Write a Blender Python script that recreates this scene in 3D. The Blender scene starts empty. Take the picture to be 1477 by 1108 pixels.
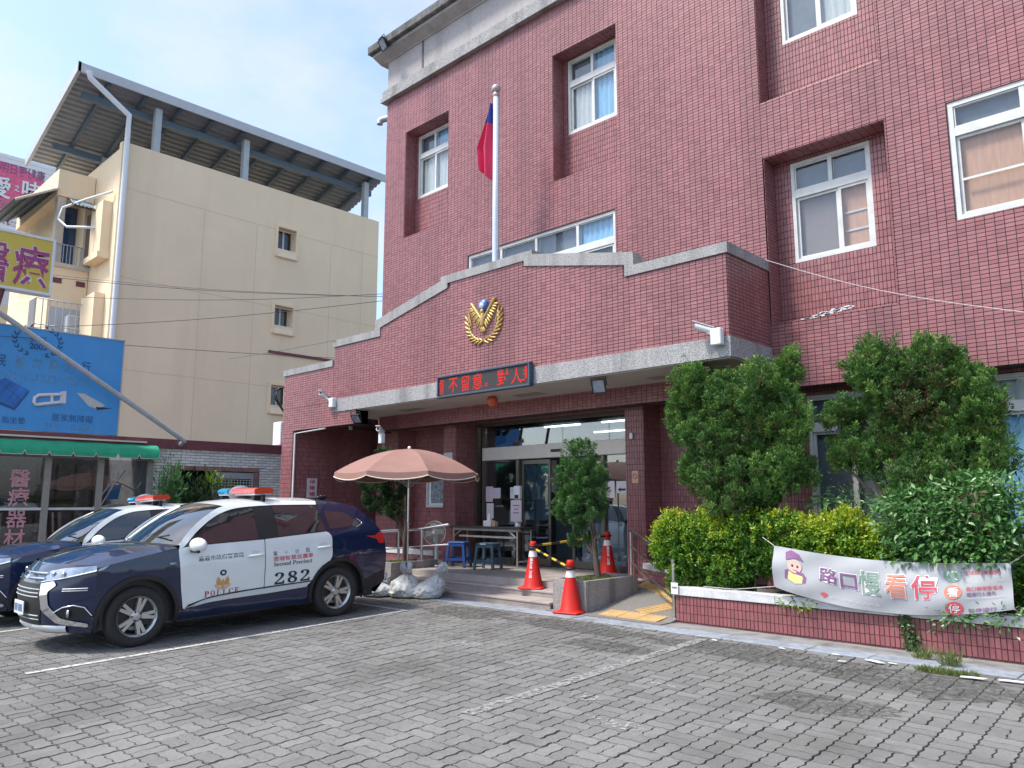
import bpy, bmesh, math, random
import numpy as np
from mathutils import Vector, Matrix
R = math.radians
PI = math.pi
random.seed(7)
rng = np.random.default_rng(7)
S = bpy.context.scene
COL = S.collection

# ------------------------------------------------------------------ camera
F_PX, CX, CY = 1116.3, 738.5, 554.0
cam_d = bpy.data.cameras.new('camera')
cam = bpy.data.objects.new('camera', cam_d)
COL.objects.link(cam)
cam_d.sensor_width = 36.0
cam_d.lens = 36.0 * F_PX / 1477.0
cam_d.clip_start, cam_d.clip_end = 0.05, 3000
cam.location = (0, 0, 1.5)
cam.rotation_euler = (R(90 + 8.647), 0, R(43.944))
S.camera = cam
CAM_M = cam.rotation_euler.to_matrix()


def ray(x, y):
    return CAM_M @ Vector(((x - CX) / F_PX, -(y - CY) / F_PX, -1))


def PY(x, y, Y):
    d = ray(x, y); t = Y / d.y
    return Vector((d.x * t, Y, 1.5 + d.z * t))


def PX(x, y, X):
    d = ray(x, y); t = X / d.x
    return Vector((X, d.y * t, 1.5 + d.z * t))


def PZ(x, y, Z):
    d = ray(x, y); t = (Z - 1.5) / d.z
    return Vector((d.x * t, d.y * t, Z))


# ------------------------------------------------------------------ light
SUN_AZ = R(-148)      # direction to the sun, measured from +Y towards +X
SUN_EL = R(58)
world = bpy.data.worlds.new('World')
S.world = world
world.use_nodes = True
nt = world.node_tree
nt.nodes.clear()
out = nt.nodes.new('ShaderNodeOutputWorld')
bg = nt.nodes.new('ShaderNodeBackground')
sky = nt.nodes.new('ShaderNodeTexSky')
sky.sky_type = 'NISHITA'
sky.sun_disc = False
sky.sun_elevation = SUN_EL
sky.sun_rotation = SUN_AZ
sky.air_density = 1.0
sky.dust_density = 2.2
sky.ozone_density = 3.2
tc = nt.nodes.new('ShaderNodeTexCoord')
mp = nt.nodes.new('ShaderNodeMapping')
mp.inputs['Scale'].default_value = (1, 1, 2.2)
mp.inputs['Location'].default_value = (0.55, 0.1, 0.3)
n1 = nt.nodes.new('ShaderNodeTexNoise')
n1.inputs['Scale'].default_value = 2.6
n1.inputs['Detail'].default_value = 9
n1.inputs['Roughness'].default_value = 0.56
cr = nt.nodes.new('ShaderNodeValToRGB')
cr.color_ramp.elements[0].position = 0.47
cr.color_ramp.elements[0].color = (0.10, 0.10, 0.10, 1)
cr.color_ramp.elements[1].position = 0.78
cr.color_ramp.elements[1].color = (1, 1, 1, 1)
mixc = nt.nodes.new('ShaderNodeMixRGB')
mixc.inputs['Color2'].default_value = (2.7, 2.76, 2.84, 1)
nt.links.new(tc.outputs['Generated'], mp.inputs['Vector'])
nt.links.new(mp.outputs['Vector'], n1.inputs['Vector'])
nt.links.new(n1.outputs['Fac'], cr.inputs['Fac'])
nt.links.new(cr.outputs['Color'], mixc.inputs['Fac'])
nt.links.new(sky.outputs['Color'], mixc.inputs['Color1'])
nt.links.new(mixc.outputs['Color'], bg.inputs['Color'])
bg.inputs['Strength'].default_value = 0.13
nt.links.new(bg.outputs['Background'], out.inputs['Surface'])

sun_d = bpy.data.lights.new('sun', 'SUN')
sun_d.energy = 1.75
sun_d.angle = R(10.0)
sun_d.color = (1.0, 0.95, 0.87)
sun = bpy.data.objects.new('sun', sun_d)
COL.objects.link(sun)
to_sun = Vector((math.sin(SUN_AZ) * math.cos(SUN_EL), math.cos(SUN_AZ) * math.cos(SUN_EL), math.sin(SUN_EL)))
sun.rotation_euler = to_sun.to_track_quat('Z', 'Y').to_euler()
S.view_settings.view_transform = 'Standard'
S.view_settings.look = 'None'
S.view_settings.exposure = 1.46
S.view_settings.gamma = 1.0
S.view_settings.use_curve_mapping = False


# ------------------------------------------------------------------ helpers
def tag(o, label=None, cat=None, group=None, kind=None):
    if label: o['label'] = label
    if cat: o['category'] = cat
    if group: o['group'] = group
    if kind: o['kind'] = kind
    return o


def thing(name, label, cat, loc=(0, 0, 0), rotz=0.0, group=None):
    o = bpy.data.objects.new(name, None)
    COL.objects.link(o)
    o.location = loc
    o.rotation_euler = (0, 0, rotz)
    o.empty_display_size = 0.1
    return tag(o, label, cat, group)


def link(name, me, mat=None, parent=None, label=None):
    o = bpy.data.objects.new(name, me)
    COL.objects.link(o)
    if mat is not None and not me.materials:
        me.materials.append(mat)
    if parent is not None: o.parent = parent
    if label: o['label'] = label
    return o


def dup(root, loc=None, rotz=None, label=None, group=None):
    r = root.copy(); COL.objects.link(r)
    if loc is not None: r.location = loc
    if rotz is not None: r.rotation_euler = (r.rotation_euler[0], r.rotation_euler[1], rotz)
    if label: r['label'] = label
    if group: r['group'] = group

    def rec(src, dst):
        for ch in list(src.children):
            c = ch.copy(); COL.objects.link(c); c.parent = dst
            rec(ch, c)
    rec(root, r)
    return r


class MB:
    """collects shapes and links them as ONE mesh object"""
    def __init__(s):
        s.v, s.f = [], []
        s.sm = []

    def add(s, vs, fs, smooth=False, M=None):
        b = len(s.v)
        for v in vs:
            v = Vector(v)
            if M is not None: v = M @ v
            s.v.append(tuple(v))
        for f in fs:
            s.f.append(tuple(i + b for i in f)); s.sm.append(smooth)
        return s

    def box(s, x0, x1, y0, y1, z0, z1, M=None, ch=0.0):
        if x0 > x1: x0, x1 = x1, x0
        if y0 > y1: y0, y1 = y1, y0
        if z0 > z1: z0, z1 = z1, z0
        if ch <= 0:
            v = [(x0, y0, z0), (x1, y0, z0), (x1, y1, z0), (x0, y1, z0), (x0, y0, z1), (x1, y0, z1), (x1, y1, z1), (x0, y1, z1)]
            f = [(0, 3, 2, 1), (4, 5, 6, 7), (0, 1, 5, 4), (1, 2, 6, 5), (2, 3, 7, 6), (3, 0, 4, 7)]
            return s.add(v, f, False, M)
        bm = bmesh.new()
        bmesh.ops.create_cube(bm, size=1.0)
        for v in bm.verts:
            v.co = Vector(((x0 + x1) / 2 + v.co.x * (x1 - x0), (y0 + y1) / 2 + v.co.y * (y1 - y0), (z0 + z1) / 2 + v.co.z * (z1 - z0)))
        bmesh.ops.bevel(bm, geom=list(bm.edges), offset=ch, segments=1, affect='EDGES')
        return s.bm(bm, False, M)

    def bm(s, bm, smooth=False, M=None):
        bm.verts.index_update()
        vs = [tuple(v.co) for v in bm.verts]
        fs = [tuple(v.index for v in f.verts) for f in bm.faces]
        bm.free()
        return s.add(vs, fs, smooth, M)

    def quad(s, a, b, c, d, M=None):
        return s.add([a, b, c, d], [(0, 1, 2, 3)], False, M)

    def prism(s, pts, z0, z1, axis='z', M=None, smooth=False):
        """extrude a 2D polygon; axis = normal axis (z: pts xy, y: pts xz, x: pts yz)"""
        n = len(pts)
        def p3(p, h):
            if axis == 'z': return (p[0], p[1], h)
            if axis == 'y': return (p[0], h, p[1])
            return (h, p[0], p[1])
        v = [p3(p, z0) for p in pts] + [p3(p, z1) for p in pts]
        f = [tuple(range(n - 1, -1, -1)), tuple(range(n, 2 * n))]
        f += [(i, (i + 1) % n, n + (i + 1) % n, n + i) for i in range(n)]
        return s.add(v, f, smooth, M)

    def tube(s, pts, r, n=8, caps=True, M=None, closed=False):
        pts = [Vector(p) for p in pts]
        m = len(pts)
        rs = r if isinstance(r, (list, tuple)) else [r] * m
        vs, fs = [], []
        up = None
        for i, p in enumerate(pts):
            if closed: d = pts[(i + 1) % m] - pts[i - 1]
            else: d = pts[min(i + 1, m - 1)] - pts[max(i - 1, 0)]
            d.normalize()
            if up is None:
                up = Vector((0, 0, 1)) if abs(d.z) < 0.9 else Vector((1, 0, 0))
            a = d.cross(up)
            if a.length < 1e-6: a = d.cross(Vector((0, 1, 0)))
            a.normalize(); b = a.cross(d); b.normalize(); up = b
            for k in range(n):
                t = 2 * PI * k / n
                vs.append(p + (a * math.cos(t) + b * math.sin(t)) * rs[i])
        segs = m if closed else m - 1
        for i in range(segs):
            j = (i + 1) % m
            for k in range(n):
                fs.append((i * n + k, i * n + (k + 1) % n, j * n + (k + 1) % n, j * n + k))
        s.add(vs, fs, True, M)
        if caps and not closed:
            s.add(vs[:n], [tuple(range(n - 1, -1, -1))], False, M)
            s.add(vs[-n:], [tuple(range(n))], False, M)
        return s

    def lathe(s, prof, n=24, M=None, smooth=True, a0=0, a1=2 * PI):
        full = abs(a1 - a0 - 2 * PI) < 1e-6
        m = n if full else n + 1
        vs = []
        for k in range(m):
            t = a0 + (a1 - a0) * k / n
            for r_, z in prof: vs.append((r_ * math.cos(t), r_ * math.sin(t), z))
        L = len(prof); fs = []
        for k in range(n):
            k2 = (k + 1) % m
            for i in range(L - 1):
                a, b, c, d = k * L + i, k2 * L + i, k2 * L + i + 1, k * L + i + 1
                if prof[i][0] < 1e-7: fs.append((a, c, d))
                elif prof[i + 1][0] < 1e-7: fs.append((a, b, d))
                else: fs.append((a, b, c, d))
        return s.add(vs, fs, smooth, M)

    def sphere(s, c, r, n=12, M=None):
        prof = [(r[0] * math.sin(PI * i / n) if i not in (0, n) else 0, -math.cos(PI * i / n)) for i in range(n + 1)]
        T = Matrix.Translation(c) @ Matrix.Diagonal((1, r[1] / r[0], r[2], 1))
        if M is not None: T = M @ T
        return s.lathe(prof, n=n + 4, M=T)

    def mesh(s, name):
        me = bpy.data.meshes.new(name)
        me.from_pydata(s.v, [], s.f)
        me.polygons.foreach_set('use_smooth', s.sm)
        me.update()
        return me

    def build(s, name, mat, parent=None, label=None, kind=None):
        o = link(name, s.mesh(name), mat, parent, label)
        if kind: o['kind'] = kind
        return o


def np_mesh(name, V, Fq, mat, parent=None, attr=None, kind=None, smooth=False):
    """quads from numpy arrays"""
    me = bpy.data.meshes.new(name)
    me.vertices.add(len(V)); me.vertices.foreach_set('co', np.asarray(V, dtype=np.float32).ravel())
    nf, k = Fq.shape
    me.loops.add(nf * k); me.loops.foreach_set('vertex_index', Fq.astype(np.int32).ravel())
    me.polygons.add(nf)
    me.polygons.foreach_set('loop_start', np.arange(0, nf * k, k, dtype=np.int32))
    if attr is not None:
        a = me.attributes.new('tint', 'FLOAT', 'POINT')
        a.data.foreach_set('value', np.asarray(attr, dtype=np.float32))
    me.update(calc_edges=True)
    me.polygons.foreach_set('use_smooth', [bool(smooth)] * nf)
    o = link(name, me, mat, parent)
    if kind: o['kind'] = kind
    return o


# ------------------------------------------------------------------ materials
def mat_new(name):
    m = bpy.data.materials.new(name); m.use_nodes = True
    t = m.node_tree; t.nodes.clear()
    o = t.nodes.new('ShaderNodeOutputMaterial')
    b = t.nodes.new('ShaderNodeBsdfPrincipled')
    t.links.new(b.outputs['BSDF'], o.inputs['Surface'])
    return m, t, b


def N(t, typ, **kw):
    n = t.nodes.new(typ)
    for k, v in kw.items(): setattr(n, k, v)
    return n


def mult(c, k): return (min(c[0] * k, 1), min(c[1] * k, 1), min(c[2] * k, 1), 1)


def pmat(name, col, rough=0.6, metal=0.0, var=0.12, scale=6.0, bump=0.0, bscale=120.0, spec=0.5, island=0.0, objrand=0.0,
         streak=0.0, dirt=None, dirt_amt=0.0, dirt_scale=1.2, coat=0.0, hue=None, stretch=(1, 1, 1)):
    m, t, b = mat_new(name)
    L = t.links.new
    geo = N(t, 'ShaderNodeNewGeometry')
    mpn = N(t, 'ShaderNodeMapping'); mpn.inputs['Scale'].default_value = stretch
    L(geo.outputs['Position'], mpn.inputs['Vector'])
    no = N(t, 'ShaderNodeTexNoise'); no.inputs['Scale'].default_value = scale; no.inputs['Detail'].default_value = 6
    no.inputs['Roughness'].default_value = 0.62
    L(mpn.outputs['Vector'], no.inputs['Vector'])
    ramp = N(t, 'ShaderNodeValToRGB')
    ramp.color_ramp.elements[0].position = 0.3; ramp.color_ramp.elements[0].color = mult(col, 1 - var)
    ramp.color_ramp.elements[1].position = 0.72; ramp.color_ramp.elements[1].color = mult(col, 1 + var)
    L(no.outputs['Fac'], ramp.inputs['Fac'])
    c = ramp.outputs['Color']

    def value_mult(c, facsock, amt):
        mr = N(t, 'ShaderNodeMapRange'); mr.inputs['To Min'].default_value = 1 - amt; mr.inputs['To Max'].default_value = 1 + amt
        L(facsock, mr.inputs['Value'])
        mx = N(t, 'ShaderNodeMixRGB', blend_type='MULTIPLY'); mx.inputs['Fac'].default_value = 1
        L(c, mx.inputs['Color1']); L(mr.outputs['Result'], mx.inputs['Color2'])
        return mx.outputs['Color']
    if island > 0: c = value_mult(c, geo.outputs['Random Per Island'], island)
    if objrand > 0:
        oi = N(t, 'ShaderNodeObjectInfo'); c = value_mult(c, oi.outputs['Random'], objrand)
    if hue is not None:      # second natural colour mixed in by island
        wn = N(t, 'ShaderNodeMath', operation='MULTIPLY'); wn.inputs[1].default_value = 7.13
        fr = N(t, 'ShaderNodeMath', operation='FRACT')
        gt = N(t, 'ShaderNodeMath', operation='POWER'); gt.inputs[1].default_value = 3.0
        L(geo.outputs['Random Per Island'], wn.inputs[0]); L(wn.outputs[0], fr.inputs[0]); L(fr.outputs[0], gt.inputs[0])
        mx = N(t, 'ShaderNodeMixRGB'); L(gt.outputs[0], mx.inputs['Fac']); L(c, mx.inputs['Color1'])
        mx.inputs['Color2'].default_value = (*hue, 1); c = mx.outputs['Color']
    if dirt is not None:
        m2 = N(t, 'ShaderNodeMapping')
        m2.inputs['Scale'].default_value = (1, 1, 0.12) if streak else (1, 1, 1)
        L(geo.outputs['Position'], m2.inputs['Vector'])
        n2 = N(t, 'ShaderNodeTexNoise'); n2.inputs['Scale'].default_value = dirt_scale; n2.inputs['Detail'].default_value = 8
        n2.inputs['Roughness'].default_value = 0.65
        L(m2.outputs['Vector'], n2.inputs['Vector'])
        r2 = N(t, 'ShaderNodeValToRGB')
        r2.color_ramp.elements[0].position = 0.46; r2.color_ramp.elements[0].color = (0, 0, 0, 1)
        r2.color_ramp.elements[1].position = 0.66; r2.color_ramp.elements[1].color = (dirt_amt, dirt_amt, dirt_amt, 1)
        L(n2.outputs['Fac'], r2.inputs['Fac'])
        mx = N(t, 'ShaderNodeMixRGB'); L(r2.outputs['Color'], mx.inputs['Fac']); L(c, mx.inputs['Color1'])
        mx.inputs['Color2'].default_value = (*dirt, 1); c = mx.outputs['Color']
    L(c, b.inputs['Base Color'])
    b.inputs['Roughness'].default_value = rough
    b.inputs['Metallic'].default_value = metal
    b.inputs['Specular IOR Level'].default_value = spec
    if coat > 0:
        b.inputs['Coat Weight'].default_value = coat; b.inputs['Coat Roughness'].default_value = 0.03
    if bump > 0:
        nb = N(t, 'ShaderNodeTexNoise'); nb.inputs['Scale'].default_value = bscale; nb.inputs['Detail'].default_value = 4
        L(geo.outputs['Position'], nb.inputs['Vector'])
        bp = N(t, 'ShaderNodeBump'); bp.inputs['Strength'].default_value = bump; bp.inputs['Distance'].default_value = 0.01
        L(nb.outputs['Fac'], bp.inputs['Height']); L(bp.outputs['Normal'], b.inputs['Normal'])
    return m


def glass_mat(name, tint=(0.55, 0.62, 0.66), refl=0.10, rough=0.0):
    m = bpy.data.materials.new(name); m.use_nodes = True
    t = m.node_tree; t.nodes.clear()
    o = N(t, 'ShaderNodeOutputMaterial')
    tr = N(t, 'ShaderNodeBsdfTransparent'); tr.inputs['Color'].default_value = (*tint, 1)
    gl = N(t, 'ShaderNodeBsdfGlossy'); gl.inputs['Roughness'].default_value = rough
    gl.inputs['Color'].default_value = (0.95, 0.97, 1, 1)
    fr = N(t, 'ShaderNodeLayerWeight'); fr.inputs['Blend'].default_value = 0.5
    pw = N(t, 'ShaderNodeMath', operation='POWER'); pw.inputs[1].default_value = 5.0
    t.links.new(fr.outputs['Facing'], pw.inputs[0])
    ad = N(t, 'ShaderNodeMath', operation='MULTIPLY_ADD'); ad.inputs[1].default_value = 0.94 - refl; ad.inputs[2].default_value = 0.025 + refl; ad.use_clamp = True
    mx = N(t, 'ShaderNodeMixShader')
    t.links.new(pw.outputs[0], ad.inputs[0]); t.links.new(ad.outputs[0], mx.inputs[0])
    t.links.new(tr.outputs[0], mx.inputs[1]); t.links.new(gl.outputs[0], mx.inputs[2])
    t.links.new(mx.outputs[0], o.inputs['Surface'])
    return m


def leaf_mat(name, cols, transl=0.3, gloss=0.12):
    """cols: list of (pos, colour) over the 'tint' attribute"""
    m = bpy.data.materials.new(name); m.use_nodes = True
    t = m.node_tree; t.nodes.clear()
    o = N(t, 'ShaderNodeOutputMaterial')
    at = N(t, 'ShaderNodeAttribute'); at.attribute_name = 'tint'
    geo = N(t, 'ShaderNodeNewGeometry')
    ad = N(t, 'ShaderNodeMath', operation='MULTIPLY_ADD'); ad.inputs[1].default_value = 0.3
    t.links.new(geo.outputs['Random Per Island'], ad.inputs[0]); t.links.new(at.outputs['Fac'], ad.inputs[2])
    rp = N(t, 'ShaderNodeValToRGB')
    els = rp.color_ramp.elements
    els[0].position, els[0].color = cols[0][0], (*cols[0][1], 1)
    els[1].position, els[1].color = cols[-1][0], (*cols[-1][1], 1)
    for p, c in cols[1:-1]:
        e = els.new(p); e.color = (*c, 1)
    t.links.new(ad.outputs[0], rp.inputs['Fac'])
    d = N(t, 'ShaderNodeBsdfDiffuse'); tl = N(t, 'ShaderNodeBsdfTranslucent'); g = N(t, 'ShaderNodeBsdfGlossy')
    g.inputs['Roughness'].default_value = 0.38
    g.inputs['Color'].default_value = (0.5, 0.55, 0.45, 1)
    t.links.new(rp.outputs['Color'], d.inputs['Color']); t.links.new(rp.outputs['Color'], tl.inputs['Color'])
    m1 = N(t, 'ShaderNodeMixShader'); m1.inputs[0].default_value = transl
    m2 = N(t, 'ShaderNodeMixShader'); m2.inputs[0].default_value = gloss
    t.links.new(d.outputs[0], m1.inputs[1]); t.links.new(tl.outputs[0], m1.inputs[2])
    t.links.new(m1.outputs[0], m2.inputs[1]); t.links.new(g.outputs[0], m2.inputs[2])
    t.links.new(m2.outputs[0], o.inputs['Surface'])
    return m


def emis(name, col, st):
    m = bpy.data.materials.new(name); m.use_nodes = True
    t = m.node_tree; t.nodes.clear()
    o = N(t, 'ShaderNodeOutputMaterial'); e = N(t, 'ShaderNodeEmission')
    e.inputs['Color'].default_value = (*col, 1); e.inputs['Strength'].default_value = st
    t.links.new(e.outputs[0], o.inputs['Surface'])
    return m


def worn_paint(name, col, amount=0.5, soft=.06):
    m, t, b = mat_new(name)
    b.inputs['Base Color'].default_value = (*col, 1); b.inputs['Roughness'].default_value = 0.8
    geo = N(t, 'ShaderNodeNewGeometry')
    no = N(t, 'ShaderNodeTexNoise'); no.inputs['Scale'].default_value = 22; no.inputs['Detail'].default_value = 8
    no.inputs['Roughness'].default_value = 0.7
    rp = N(t, 'ShaderNodeValToRGB')
    rp.color_ramp.elements[0].position = amount - soft; rp.color_ramp.elements[1].position = amount + soft
    tr = N(t, 'ShaderNodeBsdfTransparent'); mx = N(t, 'ShaderNodeMixShader')
    t.links.new(geo.outputs['Position'], no.inputs['Vector']); t.links.new(no.outputs['Fac'], rp.inputs['Fac'])
    t.links.new(rp.outputs['Color'], mx.inputs[0]); t.links.new(tr.outputs[0], mx.inputs[1]); t.links.new(b.outputs[0], mx.inputs[2])
    o = [n for n in t.nodes if n.type == 'OUTPUT_MATERIAL'][0]
    t.links.new(mx.outputs[0], o.inputs['Surface'])
    return m


M = {}
M['tile'] = pmat('red_tile', (0.295, 0.114, 0.117), 0.36, var=0.08, scale=1.3, island=0.15, hue=(0.335, 0.145, 0.147), bump=0.12, bscale=160, spec=0.5,
                 dirt=(0.165, 0.068, 0.07), dirt_amt=0.55, dirt_scale=1.1, streak=1)
M['grout'] = pmat('dark_grout', (0.055, 0.030, 0.032), 0.9, var=0.3)
M['pebble'] = pmat('washed_pebble_concrete', (0.34, 0.335, 0.33), 0.85, var=0.75, scale=70, bump=0.6, bscale=150, dirt=(0.10, 0.10, 0.097), dirt_amt=0.5, dirt_scale=3.0, streak=1)
M['concrete'] = pmat('grey_render', (0.40, 0.375, 0.365), 0.9, var=0.12, scale=12, bump=0.3, bscale=60, dirt=(0.20, 0.19, 0.18), dirt_amt=0.4, dirt_scale=2.0, streak=1)
M['dark_concrete'] = pmat('weathered_concrete', (0.15, 0.15, 0.145), 0.95, var=0.4, scale=9, bump=0.5, bscale=50, dirt=(0.045, 0.045, 0.042), dirt_amt=0.8, dirt_scale=2.5, streak=1)
M['soffit'] = pmat('soffit_board', (0.50, 0.47, 0.43), 0.7, var=0.06, scale=4)
M['white_alu'] = pmat('white_window_frame', (0.62, 0.625, 0.60), 0.4, var=0.05, scale=5, dirt=(0.35, 0.34, 0.31), dirt_amt=0.3, dirt_scale=4)
M['bronze_alu'] = pmat('bronze_door_frame', (0.16, 0.145, 0.12), 0.35, metal=0.6, var=0.1)
M['pale_alu'] = pmat('pale_transom_cover', (0.58, 0.54, 0.49), 0.4, metal=0.3, var=0.06)
M['steel'] = pmat('stainless_steel', (0.62, 0.61, 0.60), 0.28, metal=1.0, var=0.08, scale=20)
M['grey_metal'] = pmat('grey_steel', (0.42, 0.44, 0.46), 0.5, metal=0.3, var=0.1)
M['black'] = pmat('black_plastic', (0.018, 0.018, 0.02), 0.5, var=0.2)
M['white_plastic'] = pmat('white_plastic', (0.74, 0.75, 0.75), 0.4, var=0.04)
M['granite'] = pmat('pink_grey_granite', (0.30, 0.255, 0.235), 0.6, var=0.4, scale=140, island=0.06, dirt=(0.15, 0.13, 0.12), dirt_amt=0.5, dirt_scale=3)
M['granite_tread'] = pmat('granite_tread', (0.38, 0.33, 0.30), 0.6, var=0.25, scale=140, island=0.06, dirt=(0.2, 0.17, 0.15), dirt_amt=0.5, dirt_scale=3)
M['white_granite'] = pmat('white_granite', (0.60, 0.60, 0.60), 0.6, var=0.28, scale=110, dirt=(0.3, 0.29, 0.28), dirt_amt=0.45, dirt_scale=5)
M['paver'] = pmat('concrete_paver', (0.190, 0.186, 0.177), 0.9, var=0.16, scale=40, island=0.13, objrand=0.12, bump=0.35, bscale=220, spec=0.25,
                  dirt=(0.09, 0.086, 0.078), dirt_amt=0.6, dirt_scale=0.7)
M['planter_grout'] = pmat('planter_grout', (0.115, 0.05, 0.05), 0.9, var=0.3)
M['sand'] = pmat('joint_sand', (0.045, 0.044, 0.040), 1.0, var=0.3, scale=30)
M['asphalt'] = pmat('asphalt', (0.13, 0.128, 0.122), 0.95, var=0.2, scale=30)
M['blue_slab'] = pmat('blue_grey_slab', (0.27, 0.30, 0.345), 0.8, var=0.22, scale=14, island=0.08, bump=0.3, bscale=150, dirt=(0.14, 0.14, 0.14), dirt_amt=0.6, dirt_scale=4)
M['old_concrete'] = pmat('old_concrete_edge', (0.25, 0.245, 0.235), 0.95, var=0.25, scale=10, bump=0.4, dirt=(0.08, 0.08, 0.075), dirt_amt=0.8, dirt_scale=5)
M['ramp'] = pmat('pebble_ramp', (0.19, 0.18, 0.165), 0.9, var=0.55, scale=70, bump=0.8, bscale=110)
M['tactile'] = pmat('yellow_tactile_tile', (0.50, 0.32, 0.13), 0.7, var=0.12, scale=10, dirt=(0.28, 0.2, 0.11), dirt_amt=0.5, dirt_scale=6)
M['soil'] = pmat('soil', (0.06, 0.045, 0.03), 1.0, var=0.4, scale=30)
M['cream'] = pmat('cream_wall_paint', (0.87, 0.69, 0.465), 0.9, var=0.04, scale=0.7, dirt=(0.76, 0.60, 0.405), dirt_amt=0.6, dirt_scale=0.8, streak=1, bump=0.1, bscale=8)
M['cream_dark'] = pmat('cream_joint', (0.68, 0.53, 0.35), 0.95, var=0.1)
M['cream_white'] = pmat('pale_cream_trim', (0.62, 0.55, 0.44), 0.85, var=0.06, scale=3)
M['roof_metal'] = pmat('galvanised_roof', (0.29, 0.31, 0.335), 0.5, metal=0.1, var=0.1, scale=4)
M['roof_trim'] = pmat('white_roof_trim', (0.48, 0.50, 0.51), 0.5, var=0.06)
M['roof_steel'] = pmat('blue_grey_roof_steel', (0.11, 0.16, 0.21), 0.5, var=0.12)
M['post_steel'] = pmat('pale_steel_post', (0.42, 0.45, 0.46), 0.5, var=0.1)
M['white_brick'] = pmat('white_brick', (0.72, 0.70, 0.67), 0.85, var=0.15, scale=25, island=0.14)
M['red_trim'] = pmat('maroon_trim', (0.17, 0.05, 0.06), 0.6, var=0.2, scale=8)
M['blue_sign'] = pmat('blue_sign_sheet', (0.055, 0.30, 0.66), 0.5, var=0.05, scale=1.5, dirt=(0.09, 0.34, 0.66), dirt_amt=0.4, dirt_scale=2)
M['yellow_sign'] = pmat('yellow_sign_sheet', (0.60, 0.47, 0.075), 0.5, var=0.06)
M['magenta'] = pmat('magenta_lettering', (0.34, 0.06, 0.19), 0.6, var=0.08)
M['pink'] = pmat('pink_lettering', (0.56, 0.27, 0.30), 0.6, var=0.08)
M['hotpink'] = pmat('pink_print', (0.66, 0.11, 0.22), 0.5, var=0.35, scale=9, stretch=(1, 1, 3.5))
M['sign_white'] = pmat('white_sign_sheet', (0.70, 0.71, 0.72), 0.5, var=0.04)
M['ink'] = pmat('dark_ink', (0.02, 0.03, 0.05), 0.6, var=0.1)
M['navy_ink'] = pmat('navy_ink', (0.02, 0.09, 0.24), 0.6, var=0.1)
M['faded_ink'] = pmat('faded_ink', (0.12, 0.30, 0.50), 0.7, var=0.5, scale=25)
M['purple_ink'] = pmat('purple_print', (0.21, 0.09, 0.21), 0.7, var=0.08)
M['green_ink'] = pmat('green_print', (0.22, 0.31, 0.24), 0.7, var=0.08)
M['orange_ink'] = pmat('orange_print', (0.60, 0.20, 0.13), 0.7, var=0.08)
M['red_ink'] = pmat('red_print', (0.58, 0.08, 0.11), 0.7, var=0.08)
M['skin_ink'] = pmat('face_print', (0.62, 0.44, 0.37), 0.7, var=0.05)
M['yellow_ink'] = pmat('vest_print', (0.60, 0.55, 0.22), 0.7, var=0.05)
M['green_awning'] = pmat('green_awning_cloth', (0.02, 0.33, 0.17), 0.7, var=0.14, scale=5)
M['old_wood'] = pmat('weathered_post', (0.30, 0.275, 0.24), 0.9, var=0.2, scale=18, stretch=(3, 3, .4))
M['plank'] = pmat('old_planks', (0.15, 0.105, 0.085), 0.9, var=0.35, scale=20, island=0.3)
M['car_navy'] = pmat('navy_car_paint', (0.003, 0.012, 0.048), 0.30, var=0.04, coat=1.0, spec=0.25)
M['car_white'] = pmat('white_car_paint', (0.72, 0.755, 0.75), 0.30, var=0.03, coat=0.8)
M['car_black'] = pmat('black_trim', (0.012, 0.012, 0.014), 0.45, var=0.1)
M['car_glass'] = pmat('tinted_car_glass', (0.012, 0.016, 0.018), 0.02, var=0.05, spec=1.0, coat=1.0)
M['tyre'] = pmat('tyre_rubber', (0.028, 0.027, 0.026), 0.85, var=0.25, scale=30)
M['chrome'] = pmat('chrome', (0.75, 0.76, 0.78), 0.10, metal=1.0, var=0.03)
M['alloy'] = pmat('alloy_wheel', (0.50, 0.50, 0.49), 0.30, metal=0.8, var=0.06)
M['silver'] = pmat('silver_trim', (0.60, 0.62, 0.63), 0.35, metal=0.15, var=0.04)
M['lamp_glass'] = pmat('clear_lamp', (0.28, 0.32, 0.37), 0.06, metal=0.5, var=0.35, scale=14, coat=1.0)
M['red_lens'] = pmat('red_lens', (0.60, 0.03, 0.03), 0.12, var=0.12, scale=30, coat=0.8)
M['orange_lens'] = pmat('red_orange_lens', (0.66, 0.07, 0.035), 0.12, var=0.12, scale=30, coat=0.8)
M['blue_lens'] = pmat('blue_lens', (0.02, 0.27, 0.50), 0.12, var=0.15, scale=30, coat=0.8)
M['police_red'] = pmat('maroon_print', (0.33, 0.03, 0.05), 0.5, var=0.05)
M['gold'] = pmat('gold_paint', (0.52, 0.36, 0.12), 0.45, metal=0.25, var=0.15, scale=20)
M['emblem_blue'] = pmat('emblem_blue', (0.03, 0.11, 0.36), 0.35, var=0.1)
M['led_frame'] = pmat('dark_blue_alu_frame', (0.055, 0.085, 0.12), 0.45, metal=0.3, var=0.1)
M['led_face'] = pmat('led_matrix_face', (0.028, 0.026, 0.028), 0.6, var=0.12, scale=50)
M['led_red'] = emis('red_led', (0.85, 0.055, 0.05), 0.40)
M['cone'] = pmat('red_cone_plastic', (0.56, 0.018, 0.014), 0.55, spec=0.25, var=0.08, scale=8, dirt=(0.40, 0.03, 0.022), dirt_amt=0.5, dirt_scale=7)
M['reflect_white'] = pmat('white_reflective_band', (0.72, 0.73, 0.74), 0.5, var=0.08)
M['bar_yellow'] = pmat('yellow_bar', (0.62, 0.42, 0.03), 0.5, var=0.08)
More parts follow.
